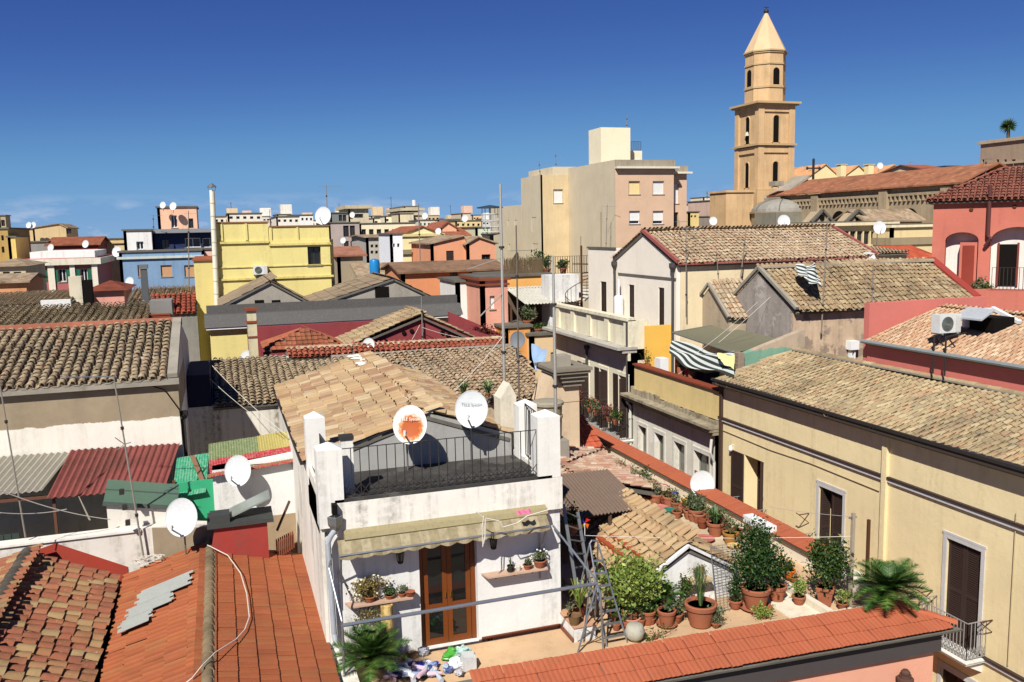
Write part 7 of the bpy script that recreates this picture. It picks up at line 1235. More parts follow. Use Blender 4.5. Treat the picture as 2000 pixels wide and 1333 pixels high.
# ================================================================== terrace pots and plants
Z0 = 9.42
def fl(u, v, z=Z0): return px(u, v, z=z)
potted('wide yellow green shrub in terracotta pots beside the ladder', fl(1232, 1218), .32, .2, 'bush', 'yellow', (.72, .52, .66), 6500, .085, seed=11, trunk=.14, clumps=34, flower=('#c23a3a', 6)); 
potted('dark green citrus like shrub in a large pot before the mesh rack', fl(1476, 1188), .48, .32, 'bush', 'dark', (.62, .52, .78), 7500, .07, seed=12, trunk=.1, clumps=36, saucer=True)
potted('young green tree in an octagonal planter by the white kerb', fl(1612, 1180), .42, .26, 'bush', 'green', (.5, .45, .58), 3800, .075, seed=13, trunk=.16, clumps=24, square=True)
potted('dark shrub pot tucked behind the large citrus', fl(1517, 1172), .36, .22, 'bush', 'dark', (.3, .28, .4), 900, .07, seed=19, trunk=.1)
cycad('wide sago palm on the corner of the tile rim', px(1735, 1168, z=9.85), .9, 60, 3, .8, droop=.3); potted('plain pot under the corner sago palm', px(1735, 1185, z=9.45), .36, .2, None, soil=True, pot=CONC)
cycad('sago palm in the lower corner beside the rain pipe', np.array([2.3, 15.7, 9.8]), .85, 54, 5, .85, droop=.26); cycad('small sago palm in a pot among the terrace shrubs', fl(1302, 1210) + (0, 0, .38), .42, 30, 6, .9, droop=.25)
potted('terracotta pot and saucer below the small sago palm', fl(1302, 1222), .34, .2, None, saucer=True); potted('large round terracotta pot with tall rushes', fl(1368, 1220), .5, .34, 'blade', 'blade', (.3, .3, .9), 110, .014, seed=15)
potted('low trailing plant spilling at the foot of the large round pot', fl(1398, 1225), .1, .1, 'bush', 'grey', (.22, .2, .24), 500, .05, seed=16, soil=False); potted('striped leaf terracotta pot before the yellow green shrub', fl(1264, 1217), .3, .19, 'bush', 'green', (.22, .2, .2), 420, .06, seed=17); potted('pale pink pot standing left of the terracotta pots', fl(1233, 1222), .2, .2, 'bush', 'green', (.24, .22, .22), 420, .06, pot=paint('#d08a78', .7, .2), seed=18)
m = MB(); m.lathe([(.1, 0), (.19, .08), (.21, .2), (.17, .32), (.14, .34)], fl(1240, 1250), 16); solo('stone_jar', 'squat pale stone jar in front of the pots', 'jar', m, plaster('#b9b4a2', .14), smooth=50)
potted('sprawling weed growing behind the tile rim', fl(1490, 1208), .06, .06, 'bush', 'yellow', (.3, .15, .16), 420, .06, seed=20, soil=False); potted('bushy herb beside the octagonal planter', fl(1645, 1190), .16, .12, 'bush', 'yellow', (.2, .18, .2), 420, .05, seed=21)
potted('thin trailing stems along the terrace edge', fl(1280, 1248), .05, .05, 'twig', 'green', (.5, .12, .22), 120, .06, seed=22, soil=False)
potted('bright orange pot with a small leafy plant', fl(1541, 1128, 9.5), .2, .15, 'bush', 'green', (.16, .15, .18), 240, .06, pot=paint('#e8731c', .5, .3), seed=23); potted('small dry plant in a clay dish by the orange pot', fl(1550, 1135, 9.45), .1, .11, 'twig', 'dry', (.14, .14, .14), 80, .04, seed=24)
L0 = 10.0
for k, (lb, u, v, h, r, kind, leaf, sz, n, ls, pm) in enumerate((('terracotta pot with grey green oleander on the ledge', 1359, 1018, .34, .22, 'bush', 'grey', (.26, .24, .34), 700, .085, None), ('terracotta pot with pale agave blades on the ledge', 1397, 1046, .36, .22, 'blade', 'blade', (.34, .34, .48), 60, .045, None), ('ochre pot with bare branching plant at the ledge end', 1426, 1062, .3, .19, 'twig', 'green', (.22, .2, .4), 60, .05, paint('#a8773a', .8, .15)), ('black pot with striped aloe on the ledge', 1259, 968, .22, .14, 'blade', 'yellow', (.3, .3, .3), 40, .045, paint('#22282a', .5, .3)), ('grey green succulents crowded on the ledge', 1243, 950, .14, .14, 'bush', 'grey', (.3, .2, .22), 420, .07, None), ('bushy green plant behind the aloe', 1262, 948, .16, .14, 'bush', 'green', (.22, .2, .26), 320, .07, None), ('red clay pot with dry twigs at the ledge top', 1213, 942, .3, .2, 'twig', 'dry', (.2, .2, .2), 60, .05, None), ('small red pot beside the white tin', 1219, 952, .2, .13, None, None, None, 0, 0, None), ('long clay trough lying on the ledge', 1276, 972, .16, .24, None, None, None, 0, 0, TERRAD), ('tilted clay pot on the ledge', 1293, 962, .22, .18, None, None, None, 0, 0, None), ('bright blue plastic bowl on the ledge', 1312, 972, .14, .2, None, None, None, 0, 0, paint('#2840c8', .35, .4, .8, .05)), ('bright yellow pot on the ledge', 1338, 986, .16, .11, None, None, None, 0, 0, paint('#f0b42a', .4, .4, .8, .05)), ('dark pot with dry stems next to the blue bowl', 1302, 985, .2, .15, 'twig', 'dry', (.2, .2, .22), 90, .05, TERRAD), ('clay pot below the yellow pot', 1338, 1002, .26, .15, 'twig', 'dry', (.12, .12, .16), 40, .05, None), ('teal plastic box on the ledge', 1308, 1003, .13, .17, None, None, None, 0, 0, paint('#2f7a68', .5, .3)), ('pink clay dish on the ledge', 1291, 995, .08, .2, None, None, None, 0, 0, paint('#c77a70', .7, .2)), ('small clay pot with sprout on the ledge', 1322, 1012, .2, .14, 'twig', 'dry', (.14, .12, .12), 60, .05, None), ('clay pot between the oleander and the agave', 1372, 1032, .24, .15, None, None, None, 0, 0, TERRAD), ('stacked pink clay saucers beside the shed eaves', 1375, 1058, .1, .26, None, None, None, 0, 0, paint('#b8685c', .7, .2)), ('yellow rimmed dish above the citrus', 1433, 1072, .1, .16, None, None, None, 0, 0, paint('#e0b870', .6, .2)))):
    potted(lb, px(u, v, z=L0), h, r, kind, leaf or 'green', sz or (.1, .1, .1), n, ls, pot=pm, seed=40 + k, name='potted_plant' if kind else 'flower_pot', soil=bool(kind))
m = MB(); c = px(1206, 948, z=L0); m.lathe([(.09, 0), (.1, .2), (.095, .21)], c, 12); solo('white_tin', 'white paint tin among the ledge pots', 'tin', m, WHITEP)
for k in range(3):
    c = px((1282, 1268, 1300)[k], (985, 980, 978)[k], z=L0); m = MB(); m.tube([c + (-.15, 0, .08), c + (.2, .1, .08)], .08, 10); solo('clay_pipe', ['left clay pipe lying on the ledge', 'far clay pipe lying on the ledge', 'right clay pipe lying on the ledge'][k], 'pipe', m, TERRA)
m = MB(); a = px(1455, 1040, x=13.5); b = px(1515, 1045, x=13.5); m.box(13.3, 13.6, b[1] + .1, a[1] - .2, 9.86, 10.05); solo('white_box', 'white plastic box on the parapet behind the citrus', 'box', m, WHITEP)
# shelves on the white wall
def shelf(lb, x0, x1, z): 
    th = Th('wall_shelf', lb, 'shelf', (x0, WY, z)); m = MB(); m.prism([(x0, WY - .001, z), (x0 + .08, WY - .26, z), (x1 - .06, WY - .26, z), (x1, WY - .001, z)], (0, 0, .035)); th.part('board', m, plaster('#c9a890', .16, '#8a6a58', .4, .5))
    for f in (.22, .5, .78): m = MB(); x = x0 + (x1 - x0) * f; m.beam((x, WY - .005, z - .1), (x, WY - .2, z - .005), .02); m.beam((x, WY - .01, z - .13), (x, WY - .01, z), .02); th.part('bracket', m, IRON)
shelf('stone shelf with cacti to the right of the glazed door', 4.8, 6.25, 10.86); shelf('stone shelf with hanging vine to the left of the glazed door', 1.98, 3.36, 10.68)
SY = WY - .14
potted('thin cactus in a dark pot on the right shelf', (5.4, SY, 10.9), .11, .07, 'blade', 'grey', (.06, .06, .22), 9, .02, pot=paint('#3c3a34', .7, .2), saucer=True, seed=61, group='plants on the wall shelves'); potted('low succulent in a clay bowl on the right shelf', (5.78, SY, 10.9), .1, .1, 'bush', 'green', (.09, .08, .09), 120, .04, seed=62, group='plants on the wall shelves'); potted('bushy succulent in a red pot at the end of the right shelf', (6.06, SY, 10.9), .16, .14, 'bush', 'grey', (.19, .12, .13), 420, .05, seed=63, group='plants on the wall shelves', flower=('#f0f0ea', 14))
m = MB(); m.lathe([(.045, 0), (.05, .09), (.04, .1)], (5.58, SY, 10.9), 12); solo('glass_jar', 'small pale jar between the shelf plants', 'jar', m, paint('#cfc9b8', .3, .4))
th = potted('straggling dry vine hanging from the left shelf', (2.45, SY, 10.72), .12, .12, 'bush', 'dry', (.42, .16, .22), 1300, .055, seed=64, group='plants on the wall shelves', flower=('#e8e2c0', 20)); th.part('foliage', leaves((2.4, SY - .06, 10.45), (.3, .1, .34), 600, .045, -.6, 16, 65), LV['dry']); th.part('foliage', leaves((2.55, SY - .06, 10.3), (.14, .08, .3), 260, .04, -.6, 8, 66), LV['grey'])
potted('round green succulent on the left shelf', (2.85, SY, 10.72), .08, .1, 'bush', 'green', (.14, .1, .12), 320, .045, seed=67, group='plants on the wall shelves'); potted('small cactus clump near the glazed door', (3.1, SY, 10.72), .08, .08, 'bush', 'grey', (.12, .09, .1), 260, .04, seed=68, group='plants on the wall shelves')
m = MB()
for k in range(3): m.lathe([(.07, 0), (.1, .03), (.105, .035), (.08, .03)], (3.26, SY - .02, 10.72 + k * .03), 16)
solo('clay_saucer_stack', 'stack of clay saucers at the end of the left shelf', 'saucer', m, TERRA)
# marble column stub
c = fl(752, 1292); c = np.array([2.76, 16.45, 9.4]); m = MB(); t = NT('column_stone', .8, .2); q = t.mix(t.rng(t.noise(5, 7, .7, t.map((1, 1, .4)), 1.5), .5, .56), dk('#d6b878', .85), dk('#a98a50', .85)); t.col(t.mix(t.rng(t.noise(3, 6, .7), .58, .66, 0, .7), q, dk('#6a5836', .8))); t.bump(t.noise(12, 6), .02, .6); m.lathe([(.13, 0), (.125, .4), (.118, 1.18), (.12, 1.24)], c, 18); solo('column_stub', 'yellowed cracked stone column stub by the hanging vine', 'column', m, t.mat, kind='thing', smooth=50)
# steel laundry frame, ladder and mesh rack
lf = Th('laundry_frame', 'steel pipe laundry frame across the terrace', 'frame', (1.78, 15.6, 9.4)); m = MB(); m.tube([(1.78, 15.6, 10.76), (6.93, 15.6, 10.78)], .036, 10); lf.part('crossbar', m, STEEL)
m = MB(); m.tube([(1.78, 15.6, 9.4), (1.78, 15.6, 10.85), px(643, 1110, y=16.2), (1.75, 16.66, 11.75)], .022, 8); lf.part('post', m, STEEL)
a = np.array([6.93, 15.6, 10.78]); m = MB(); m.tube([(6.38, 16.6, 11.75), a + (-.02, .05, .1), a, (6.97, 15.5, 10.6), (7.0, 15.45, 9.4)], .022, 8); m.tube([a + (.02, 0, .02), (6.45, 15.5, 9.4)], .02, 8); m.tube([a + (0, .3, 0), (6.75, 15.9, 9.42)], .018, 8); lf.part('post', m, STEEL)
m = MB(); m.beam((6.55, 15.5, 9.75), (7.25, 15.9, 9.7), .018); m.beam((6.62, 15.5, 9.9), (7.1, 15.6, 9.5), .018); m.beam((6.5, 15.6, 9.6), (7.2, 15.5, 10.0), .018); lf.part('brace', m, METAL)
ld = Th('step_ladder', 'aluminium step ladder leaning open among the terrace plants', 'ladder', (7.2, 15.5, 9.4)); pa, pb = px(1152, 1062, y=16.3), px(1168, 1062, y=16.3); fa, fb = fl(1185, 1262), fl(1225, 1254)
m = MB(); m.tube([fa, pa, pa + (.04, 0, .06), pb + (-.02, 0, .06), pb, fb], .02, 6); ld.part('rail', m, STEEL)
for k in range(7): f = (k + .6) / 8; m = MB(); m.beam(fa + (pa - fa) * f, fb + (pb - fb) * f, .07, .025); ld.part('step', m, STEEL)
m = MB(); m.beam(pa, fl(1135, 1240) + (0, .5, 0), .03); m.beam(pb, fl(1180, 1235) + (0, .5, 0), .03); ld.part('rear_leg', m, STEEL)
ll = Th('long_ladder', 'dark perforated metal ladder standing against the white house side', 'ladder', (6.9, 16.8, 9.4)); m = MB(); a0, a1 = px(1100, 985, y=17.2), px(1135, 1210, y=16.3); m.beam(a0, a1, .07, .03); b0, b1 = px(1128, 1000, y=17.4), px(1160, 1190, y=16.6); m.beam(b0, b1, .07, .03); ll.part('rail', m, METAL)
for k in range(8): m = MB(); f = (k + .5) / 8; m.beam(a0 + (a1 - a0) * f, b0 + (b1 - b0) * f, .03); ll.part('rung', m, METAL)
rk = Th('wire_rack', 'leaning wire mesh drying rack with red feet', 'rack', (10.1, 16.1, 9.4)); c0, c1 = fl(1400, 1196), fl(1443, 1186); d0, d1 = px(1388, 1068, y=16.55), px(1434, 1062, y=16.6); m = MB(); m.tube([c0, d0, d1, c1, c0], .012, 5)
for k in range(1, 26): f = k / 26; m.beam(c0 + (d0 - c0) * f, c1 + (d1 - c1) * f, .006)
for k in range(1, 6): f = k / 6; m.beam(c0 + (c1 - c0) * f, d0 + (d1 - d0) * f, .006)
rk.part('mesh', m, STEEL); m = MB()
for q in (c0, c1): m.ell(q + (0, 0, .02), .04, .04, .03)
rk.part('foot', m, paint('#d8402c', .5, .3))
potted('round dry brown bush on the small shelf of the shed', np.array([9.95, 16.66, 10.02]), .06, .1, 'bush', 'dry', (.17, .13, .13), 700, .04, seed=70); m = MB(); m.box(9.6, 10.25, 16.5, 16.8, 9.96, 10.0); solo('shed_shelf', 'small stone shelf on the white shed gable', 'shelf', m, plaster('#c9b08c', .14))
# corner plants on the plinth
potted('spiky yellow green plant on the corner plinth', (6.85, 16.35, 9.77), .24, .14, 'blade', 'yellow', (.42, .42, .6), 34, .03, seed=71); potted('grey heather plant on the corner plinth', (6.66, 16.3, 9.77), .1, .1, 'bush', 'grey', (.14, .12, .17), 260, .04, seed=72)
th = Th('wicker_basket', 'wicker basket with tall handle on the corner plinth', 'basket', (6.62, 16.05, 9.77)); c = np.array([6.62, 16.05, 9.77]); m = MB(); m.lathe([(.1, 0), (.14, .18), (.15, .19), (.12, .17), (.09, .02)], c, 14); th.part('body', m, paint('#7a5f42', .95, .1, .8, .5, bump=.02)); m = MB(); m.tube([c + (.14 * math.cos(t), 0, .18 + .3 * math.sin(t)) for t in np.linspace(0, math.pi, 10)], .012, 6); th.part('handle', m, paint('#7a5f42', .95, .1))
potted('leafy green plant beside the toy windmill', px(1118, 1040, y=18.6), .26, .17, 'bush', 'green', (.22, .2, .24), 700, .06, seed=73)
th = Th('toy_windmill', 'red, blue and yellow toy windmill on a stick', 'toy', tuple(px(1140, 1040, y=18.2))); c = px(1142, 1022, y=18.2); m = MB(); m.tube([c + (0, 0, -.45), c], .008, 5); th.part('stick', m, WHITEP)
for k, col in enumerate(('#d8281c', '#2040b8', '#f0c020', '#e86a1c')): a = k * 1.571 + .4; e = np.array([math.cos(a), 0, math.sin(a)]); e2 = np.array([math.cos(a + .8), 0, math.sin(a + .8)]); m = MB(); m.prism([c, c + e * .16, c + e2 * .12], (0, -.006, 0)); th.part('sail', m, paint(col, .5, .3, .8, .05))
for k, (u, v) in enumerate(((1135, 1075), (1150, 1090), (1162, 1078), (1172, 1100), (1145, 1108))): potted(['stacked clay pot nearest the canopy', 'clay pot left of the ladder top', 'pink clay pot behind the ladder top', 'small clay pot right of the ladder top', 'clay pot low behind the ladder'][k], px(u, v, z=9.75), .2, .13, None, pot=(TERRA, TERRAD)[k % 2], name='flower_pot', soil=False); 
m = MB(); m.box(7.3, 8.3, 17.2, 19.2, 9.4, 9.75); solo('pot_bench', 'low masonry bench crowded with clay pots', 'bench', m, plaster('#b8a080', .2))
# bags and boxes before the door
g = np.random.default_rng(9)
def bag(lb, c, s, col, seed, name='plastic_bag', group=None):
    v, f = _ell(c, s[0], s[1], s[2], 22, 14); r = np.random.default_rng(seed); V = np.array(v); d = V - np.array(c); q = d / np.array(s); k = np.ones(len(V))
    for fr, am in ((2.3, .3), (4.7, .22), (9., .14), (17., .08)): w1, w2, w3 = r.normal(size=3) * fr, r.normal(size=3) * fr, r.random(3) * 6; k += am * np.abs(np.sin(q @ w1 + w3[0])) * np.cos(q @ w2 + w3[1]) - am * .2
    V = np.array(c) + d * k[:, None]; V[:, 2] = np.maximum(V[:, 2], 9.405); m = MB(); m.add(V, f); solo(name, lb, 'bag', m, paint(col, .4, .4, .8, .2), group, smooth=24)
for lb, u, v, s, col in (('bright green carrier bag before the door', 880, 1284, (.2, .15, .12), '#4fa83c'), ('pale green carrier bag beside the door', 903, 1282, (.2, .15, .16), '#b8d8cc'), ('white crumpled bag next to the carton', 892, 1302, (.16, .14, .12), '#dcdcde'), ('royal blue bag on the bottle pile', 812, 1302, (.18, .12, .08), '#1c34b8'), ('bright blue bag beside the royal blue one', 848, 1302, (.1, .1, .08), '#2a48d0'), ('dark green net bag in the middle of the pile', 835, 1316, (.2, .12, .06), '#20382c'), ('brown paper bag by the glazed door', 800, 1284, (.15, .1, .12), '#a87a48'), ('clear plastic bag by the glazed door', 826, 1278, (.14, .1, .14), '#a8a8ae'), ('white sack beside the sago palm', 748, 1298, (.16, .12, .14), '#d4dae2')): c = fl(u, v, 9.45); bag(lb, (c[0], c[1], 9.4 + s[2] * .8), s, col, u)
for k in range(26): c = fl(760 + 150 * g.random(), 1296 + 28 * g.random(), 9.45); bag('small crumpled wrapper in the heap before the door', (c[0], c[1], 9.44 + .08 * g.random()), (.07 + .06 * g.random(), .07, .05 + .04 * g.random()), ['#8fa0c8', '#c8ccd8', '#e0dfe4', '#b890a8', '#5a6aa0', '#d0c0b0', '#3f4f8c', '#a8b8c8'][k % 8], 300 + k, 'plastic_wrapper', 'wrappers in the heap before the door')
m = MB(); c = fl(915, 1305); m.hexa([c + (-.12, -.14, .0), c + (.14, -.1, .0), c + (.14, .14, .0), c + (-.12, .1, .0), c + (-.12, -.14, .3), c + (.14, -.1, .24), c + (.14, .14, .26), c + (-.12, .1, .32)]); solo('carton', 'white carton in front of the glazed door', 'carton', m, paint('#d9d9d6', .7, .2))
for k in range(22):
    c = fl(755 + g.random() * 110, 1312 + g.random() * 20, 9.45); a = g.random() * 6; c = c + (0, 0, .12 * g.random() + .04); d = np.array([math.cos(a), math.sin(a), .1]) * .14; m = MB(); m.tube([c - d, c - d * .2, c + d * .6, c + d * .8, c + d * 1.0], .05, 8, r1=.018); solo('plastic_bottle', 'empty clear plastic bottle in the pile by the sago palm', 'bottle', m, paint(['#c2ccd8', '#d8b8c8', '#e6e6ea', '#9aa8c0'][k % 4], .2, .5, .85, .05), group='plastic bottles in the pile')
m = MB(); N = 8; c = px(1024, 1008, y=16.0); vs = [c + (.3 * (i / N - .5), -.03 - .02 * math.sin(i * 1.3), .02 * math.sin(i * 2) + .05 * (1 - j) + .02) for j in range(2) for i in range(N + 1)]; vs2 = [v + np.array([0, .1 if j < 9 else 0, .03]) for j, v in enumerate(vs)]; m.add(vs2, [(i, i + 1, N + 2 + i, N + 1 + i) for i in range(N)]); solo('pink_cloth', 'pink cloth drying on the awning edge', 'cloth', m, paint('#e86a94', .8, .1, .85, .05))
cable('rope', 'white rope looped over the awning front', [px(u, v, y=15.85) for u, v in ((930, 1000), (945, 1012), (975, 1018), (983, 1030), (1010, 1022), (1030, 1008), (1075, 995))], .012, WIRE, nseg=4, cat='rope'); cable('rope', 'white rope end hanging from the awning front', [px(u, v, y=15.83) for u, v in ((945, 1008), (942, 1030), (943, 1068), (947, 1050), (948, 1012))], .012, WIRE, nseg=3, cat='rope')
# clothes lines over the terrace
cp_ = Th('clothes_post', 'weathered timber clothes post by the young tree', 'post', tuple(fl(1660, 1185))); m = MB(); a, b = fl(1660, 1185), px(1668, 995, y=15.5); m.beam(a, (a[0] + .02, a[1], b[2]), .07); cp_.part('post', m, paint('#a89a86', .9, .1)); m = MB(); m.beam((a[0] - .1, a[1], b[2] - .1), (a[0] + .1, a[1], b[2] - .1), .03); cp_.part('arm', m, METAL); TP = np.array([a[0], a[1], b[2] - .08])
cable('clothes_line', 'upper white clothes line across the yellow facade', [TP, px(1500, 990, y=20.5)], .006, WIRE, sag=.03, cat='clothes line'); cable('clothes_line', 'lower white clothes line running to the shed', [TP - (0, 0, .45), px(1110, 1045, y=18.5)], .006, WIRE, sag=.06, cat='clothes line')
m = MB(); a = px(1694, 1105, x=13.7); b = px(1696, 1015, x=13.7); m.beam((13.7, a[1], 9.8), (13.7, a[1], b[2]), .06); solo('rusty_post', 'rusty steel post on the lane side of the terrace', 'post', m, RUST)
# ================================================================== roof terrace over the grey house: canopy, striped awning, plants
cv = Th('canvas_canopy', 'grey green canvas canopy over the roof terrace', 'canopy', (18.5, 30, 11)); A, B, C, D = px(1312, 650, x=18.2), px(1402, 634, x=20.6), px(1545, 668, x=21.0), px(1430, 690, x=18.2); m = MB(); N = 8; vs = []
for j in range(N + 1):
    for i in range(N + 1): s, q = i / N, j / N; p = (A * (1 - s) + D * s) * (1 - q) + (B * (1 - s) + C * s) * q; vs.append(p - np.array([0, 0, .12 * math.sin(math.pi * s) * math.sin(math.pi * q)]))
m.add(vs, [(j * (N + 1) + i, j * (N + 1) + i + 1, (j + 1) * (N + 1) + i + 1, (j + 1) * (N + 1) + i) for j in range(N) for i in range(N)]); cv.part('cloth', m, paint('#7d7a64', .9, .1, .75, .3)); m = MB()
for p in (A, D): m.tube([(p[0], p[1], 10.95), p], .03, 6)
m.tube([A, D], .03, 6); m.tube([A, B], .03, 6); cv.part('pole', m, METAL)
t = NT('striped_cloth', .85, .1); uvn = t.new('ShaderNodeUVMap').outputs[0]; sp = t.new('ShaderNodeSeparateXYZ'); t.put(sp.inputs[0], uvn); st = t.math('FRACT', t.math('MULTIPLY', sp.outputs[1], 7.0)); t.col(t.mix(t.rng(st, .48, .5), dk('#dde0da', .7), dk('#39423c', .8))); STRIPE = t.mat
def cloth(name, lb, A, B, C, D, mat, sag=.2, wav=.06, N=26, fn=None, cat='awning'):
    vs = []; uv = []
    for j in range(N + 1):
        for i in range(N + 1):
            s, q = i / N, j / N; p = (A * (1 - s) + B * s) * (1 - q) + (D * (1 - s) + C * s) * q
            p = p + np.array([-.5 * wav * math.sin(s * 9 + q * 5), wav * math.sin(s * 13 + q * 3), -sag * math.sin(math.pi * s) * (.4 + .6 * q) + wav * math.sin(s * 7 + q * 9)]); vs.append(p); uv.append((s, q))
    V = np.array(vs); c = V.mean(0); c[2] = V[:, 2].min(); fs = [(j * (N + 1) + i, j * (N + 1) + i + 1, (j + 1) * (N + 1) + i + 1, (j + 1) * (N + 1) + i) for j in range(N) for i in range(N)]
    me = mesh_of(name, V - c, fs, mat, smooth=True); ul = me.uv_layers.new(name='UVMap')
    for lp in me.loops: ul.data[lp.index].uv = uv[lp.vertex_index]
    o = bpy.data.objects.new(name, me); COL.objects.link(o); o.location = tuple(c); return tag(o, lb, cat)
cloth('striped_awning', 'black and white striped awning cloth sagging below the canvas canopy', px(1318, 668, x=18.0), px(1436, 690, x=18.0), px(1436, 738, x=17.3), px(1305, 692, x=17.3), STRIPE, .16, .12)
cloth('yellow_towel', 'pale yellow towel hung over the striped awning', px(1400, 690, x=17.6), px(1436, 694, x=17.6), px(1434, 722, x=17.4), px(1408, 706, x=17.4), paint('#e9e6a0', .9, .1), .02, .03, 8, cat='towel')
cloth('striped_bundle', 'black and white striped cloth thrown over the ochre gabled roof', px(1553, 520, y=29.6), px(1592, 515, y=29.9), px(1606, 562, y=28.2), px(1572, 548, y=28.6), STRIPE, .0, .07, 22, cat='cloth')
cloth('blue_tarp', 'pale blue tarpaulin over the corner of the middle tile roof', px(1038, 672, y=34), px(1068, 682, y=33.2), px(1066, 706, y=30.5), px(1044, 724, y=30.5), paint('#a9c4e0', .4, .4, .85, .1), .05, .05, 14, cat='tarpaulin')
for k, (lb, u, v, kind, leaf, sz, n, ls) in enumerate((('spiky dracaena in front of the red screen', 1330, 705, 'blade', 'blade', (.35, .35, .5), 34, .04), ('climbing plant at the end of the roof terrace', 1262, 700, 'twig', 'green', (.3, .3, .7), 120, .07), ('yellow leaved plant under the striped awning', 1352, 712, 'blade', 'yellow', (.3, .3, .45), 30, .04), ('low green plant by the terrace coping', 1345, 735, 'bush', 'green', (.25, .2, .25), 240, .07))): c = px(u, v, x=17.6); potted(lb, (c[0], c[1], 11.0), max(.2, c[2] - 11.0 - .25), .16, kind, leaf, sz, n, ls, seed=80 + k, group='plants on the striped awning terrace')
m = MB(); p = px(1318, 735, x=18.2); q = px(1350, 705, x=18.2); m.box(18.2, 18.26, q[1], p[1], 10.96, q[2]); solo('red_screen', 'red cloth screen under the striped awning', 'screen', m, paint('#b8202c', .8, .1)); m = MB(); p = px(1292, 715, x=17.7); m.box(17.5, 17.9, p[1] - .25, p[1] + .25, 10.96, p[2] + .35); solo('white_appliance', 'small white cabinet on the roof terrace', 'cabinet', m, WHITEP)
m = MB(); p = px(1375, 725, x=18.0); m.box(17.8, 18.4, p[1] - .5, p[1] + .4, 10.96, p[2]); solo('navy_chest', 'dark navy chest under the striped awning', 'chest', m, paint('#1c2038', .6, .2)); 
m = MB(); p = px(1665, 678, y=28.35); m.box(p[0] - .2, p[0] + .2, 28.2, 28.5, p[2] - .1, p[2] + .25); m.box(p[0] - .12, p[0] - .04, 28.3, 28.45, p[2] - .5, p[2] - .1); m.box(p[0] + .06, p[0] + .12, 28.3, 28.45, p[2] - .5, p[2] - .1); p = None
solo('junction_box', 'white junction box on the tan crumbling wall', 'box', m, WHITEP)
# flowers on the balconies along the lane
for k, h in enumerate(HB):
    for j in range(2): potted([['trailing flowers on the farthest lane balcony', 'leafy box on the farthest lane balcony'], ['pink flowers on the middle lane balcony', 'red leaved plant on the middle lane balcony'], ['green box on the nearest lane balcony', 'dark trailing plant on the nearest lane balcony']][k][j], (16.42, h[0] + .1 + j * .7, 9.2), .26, .16, 'bush', ('red', 'grey', 'green')[(k + j) % 3], (.3, .34, .32), 420, .09, seed=90 + k * 2 + j, flower=('#d8604c', 18), group='plants on the lane balconies')
for k, (lb, u, v) in enumerate((('agave tuft on the middle tile roof behind the clean dish, left', 905, 768), ('agave tuft on the middle tile roof behind the clean dish, right', 953, 768))): potted(lb, px(u, v, y=27.6) + (0, 0, -.1), .1, .1, 'blade', 'blade', (.4, .4, .45), 40, .04, seed=100 + k, soil=False, group='agaves by the middle tile roof')
# red arch house balcony things
for k, (lb, u, v, leaf) in enumerate((('bushy plant in a trough on the red house balcony', 1925, 570, 'green'), ('dry plant hanging on the red house balcony', 1940, 585, 'dry'), ('tall thin plant by the red porch', 1912, 560, 'grey'))): c = px(u, v, d=38.5); potted(lb, (c[0], c[1], c[2] - .5), .3, .2, 'bush', leaf, (.4, .25, .35), 420, .1, seed=110 + k, group='plants on the red house balcony')
m = MB(); c = px(1957, 575, d=39.0); m.lathe([(.26, 0), (.3, .1), (.3, .62), (.22, .74), (.08, .78)], (c[0], c[1], c[2] - .4), 16); solo('blue_barrel', 'blue plastic barrel on the red house balcony', 'barrel', m, paint('#2272b0', .35, .4, .8, .1), smooth=40)
# ================================================================== reed fenced roof terrace and spiral stair
rt = Th('reed_fence', 'reed screen and iron railing round the far roof terrace', 'fence', (18, 54, 14.5)); g = np.random.default_rng(2); a, b = px(985, 540, y=53), px(1062, 545, y=53); m = MB()
for k in range(150): x = a[0] + (b[0] - a[0]) * k / 150 + g.normal() * .01; m.beam((x, 53 + g.normal() * .02, a[2]), (x + g.normal() * .03, 53 + g.normal() * .02, a[2] + 1.1 + g.normal() * .08), .022)
rt.part('reed_screen', m, paint('#75634c', .95, .05), kind='stuff'); m = MB(); railing(m, [(b[0], 53, a[2]), (px(1150, 540, y=53)[0], 53, a[2])], 1.15, .16, .014, .02); rt.part('railing', m, IRON)
for k, (u, v, leaf, sz) in enumerate(((1045, 515, 'green', (.7, .4, .7)), (1068, 512, 'grey', (.4, .3, .5)), (1010, 535, 'dark', (.5, .3, .4)), (1100, 540, 'green', (.5, .3, .35)), (1055, 535, 'yellow', (.7, .3, .4)))): c = px(u, v, y=54); potted(['tallest leafy plant on the reed fenced terrace', 'grey leaved plant on the reed fenced terrace', 'dark plant behind the reed screen', 'plant behind the iron railing of the far terrace', 'yellow green plant low on the far terrace'][k], (c[0], 54, a[2] - .05), .4, .25, 'bush', leaf, sz, 420, .16, seed=120 + k, trunk=max(0, c[2] - a[2] - sz[2] - .4), group='plants on the reed fenced terrace')
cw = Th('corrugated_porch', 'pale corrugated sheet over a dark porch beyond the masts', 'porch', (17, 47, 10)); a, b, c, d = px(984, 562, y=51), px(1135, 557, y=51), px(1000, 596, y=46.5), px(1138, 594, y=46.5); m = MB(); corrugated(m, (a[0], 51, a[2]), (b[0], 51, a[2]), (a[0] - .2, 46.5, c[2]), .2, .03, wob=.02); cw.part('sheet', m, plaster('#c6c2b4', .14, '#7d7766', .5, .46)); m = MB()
for xx in np.linspace(c[0], d[0], 4): m.beam((xx, 46.7, 9.5), (xx, 46.7, c[2] - .05), .1)
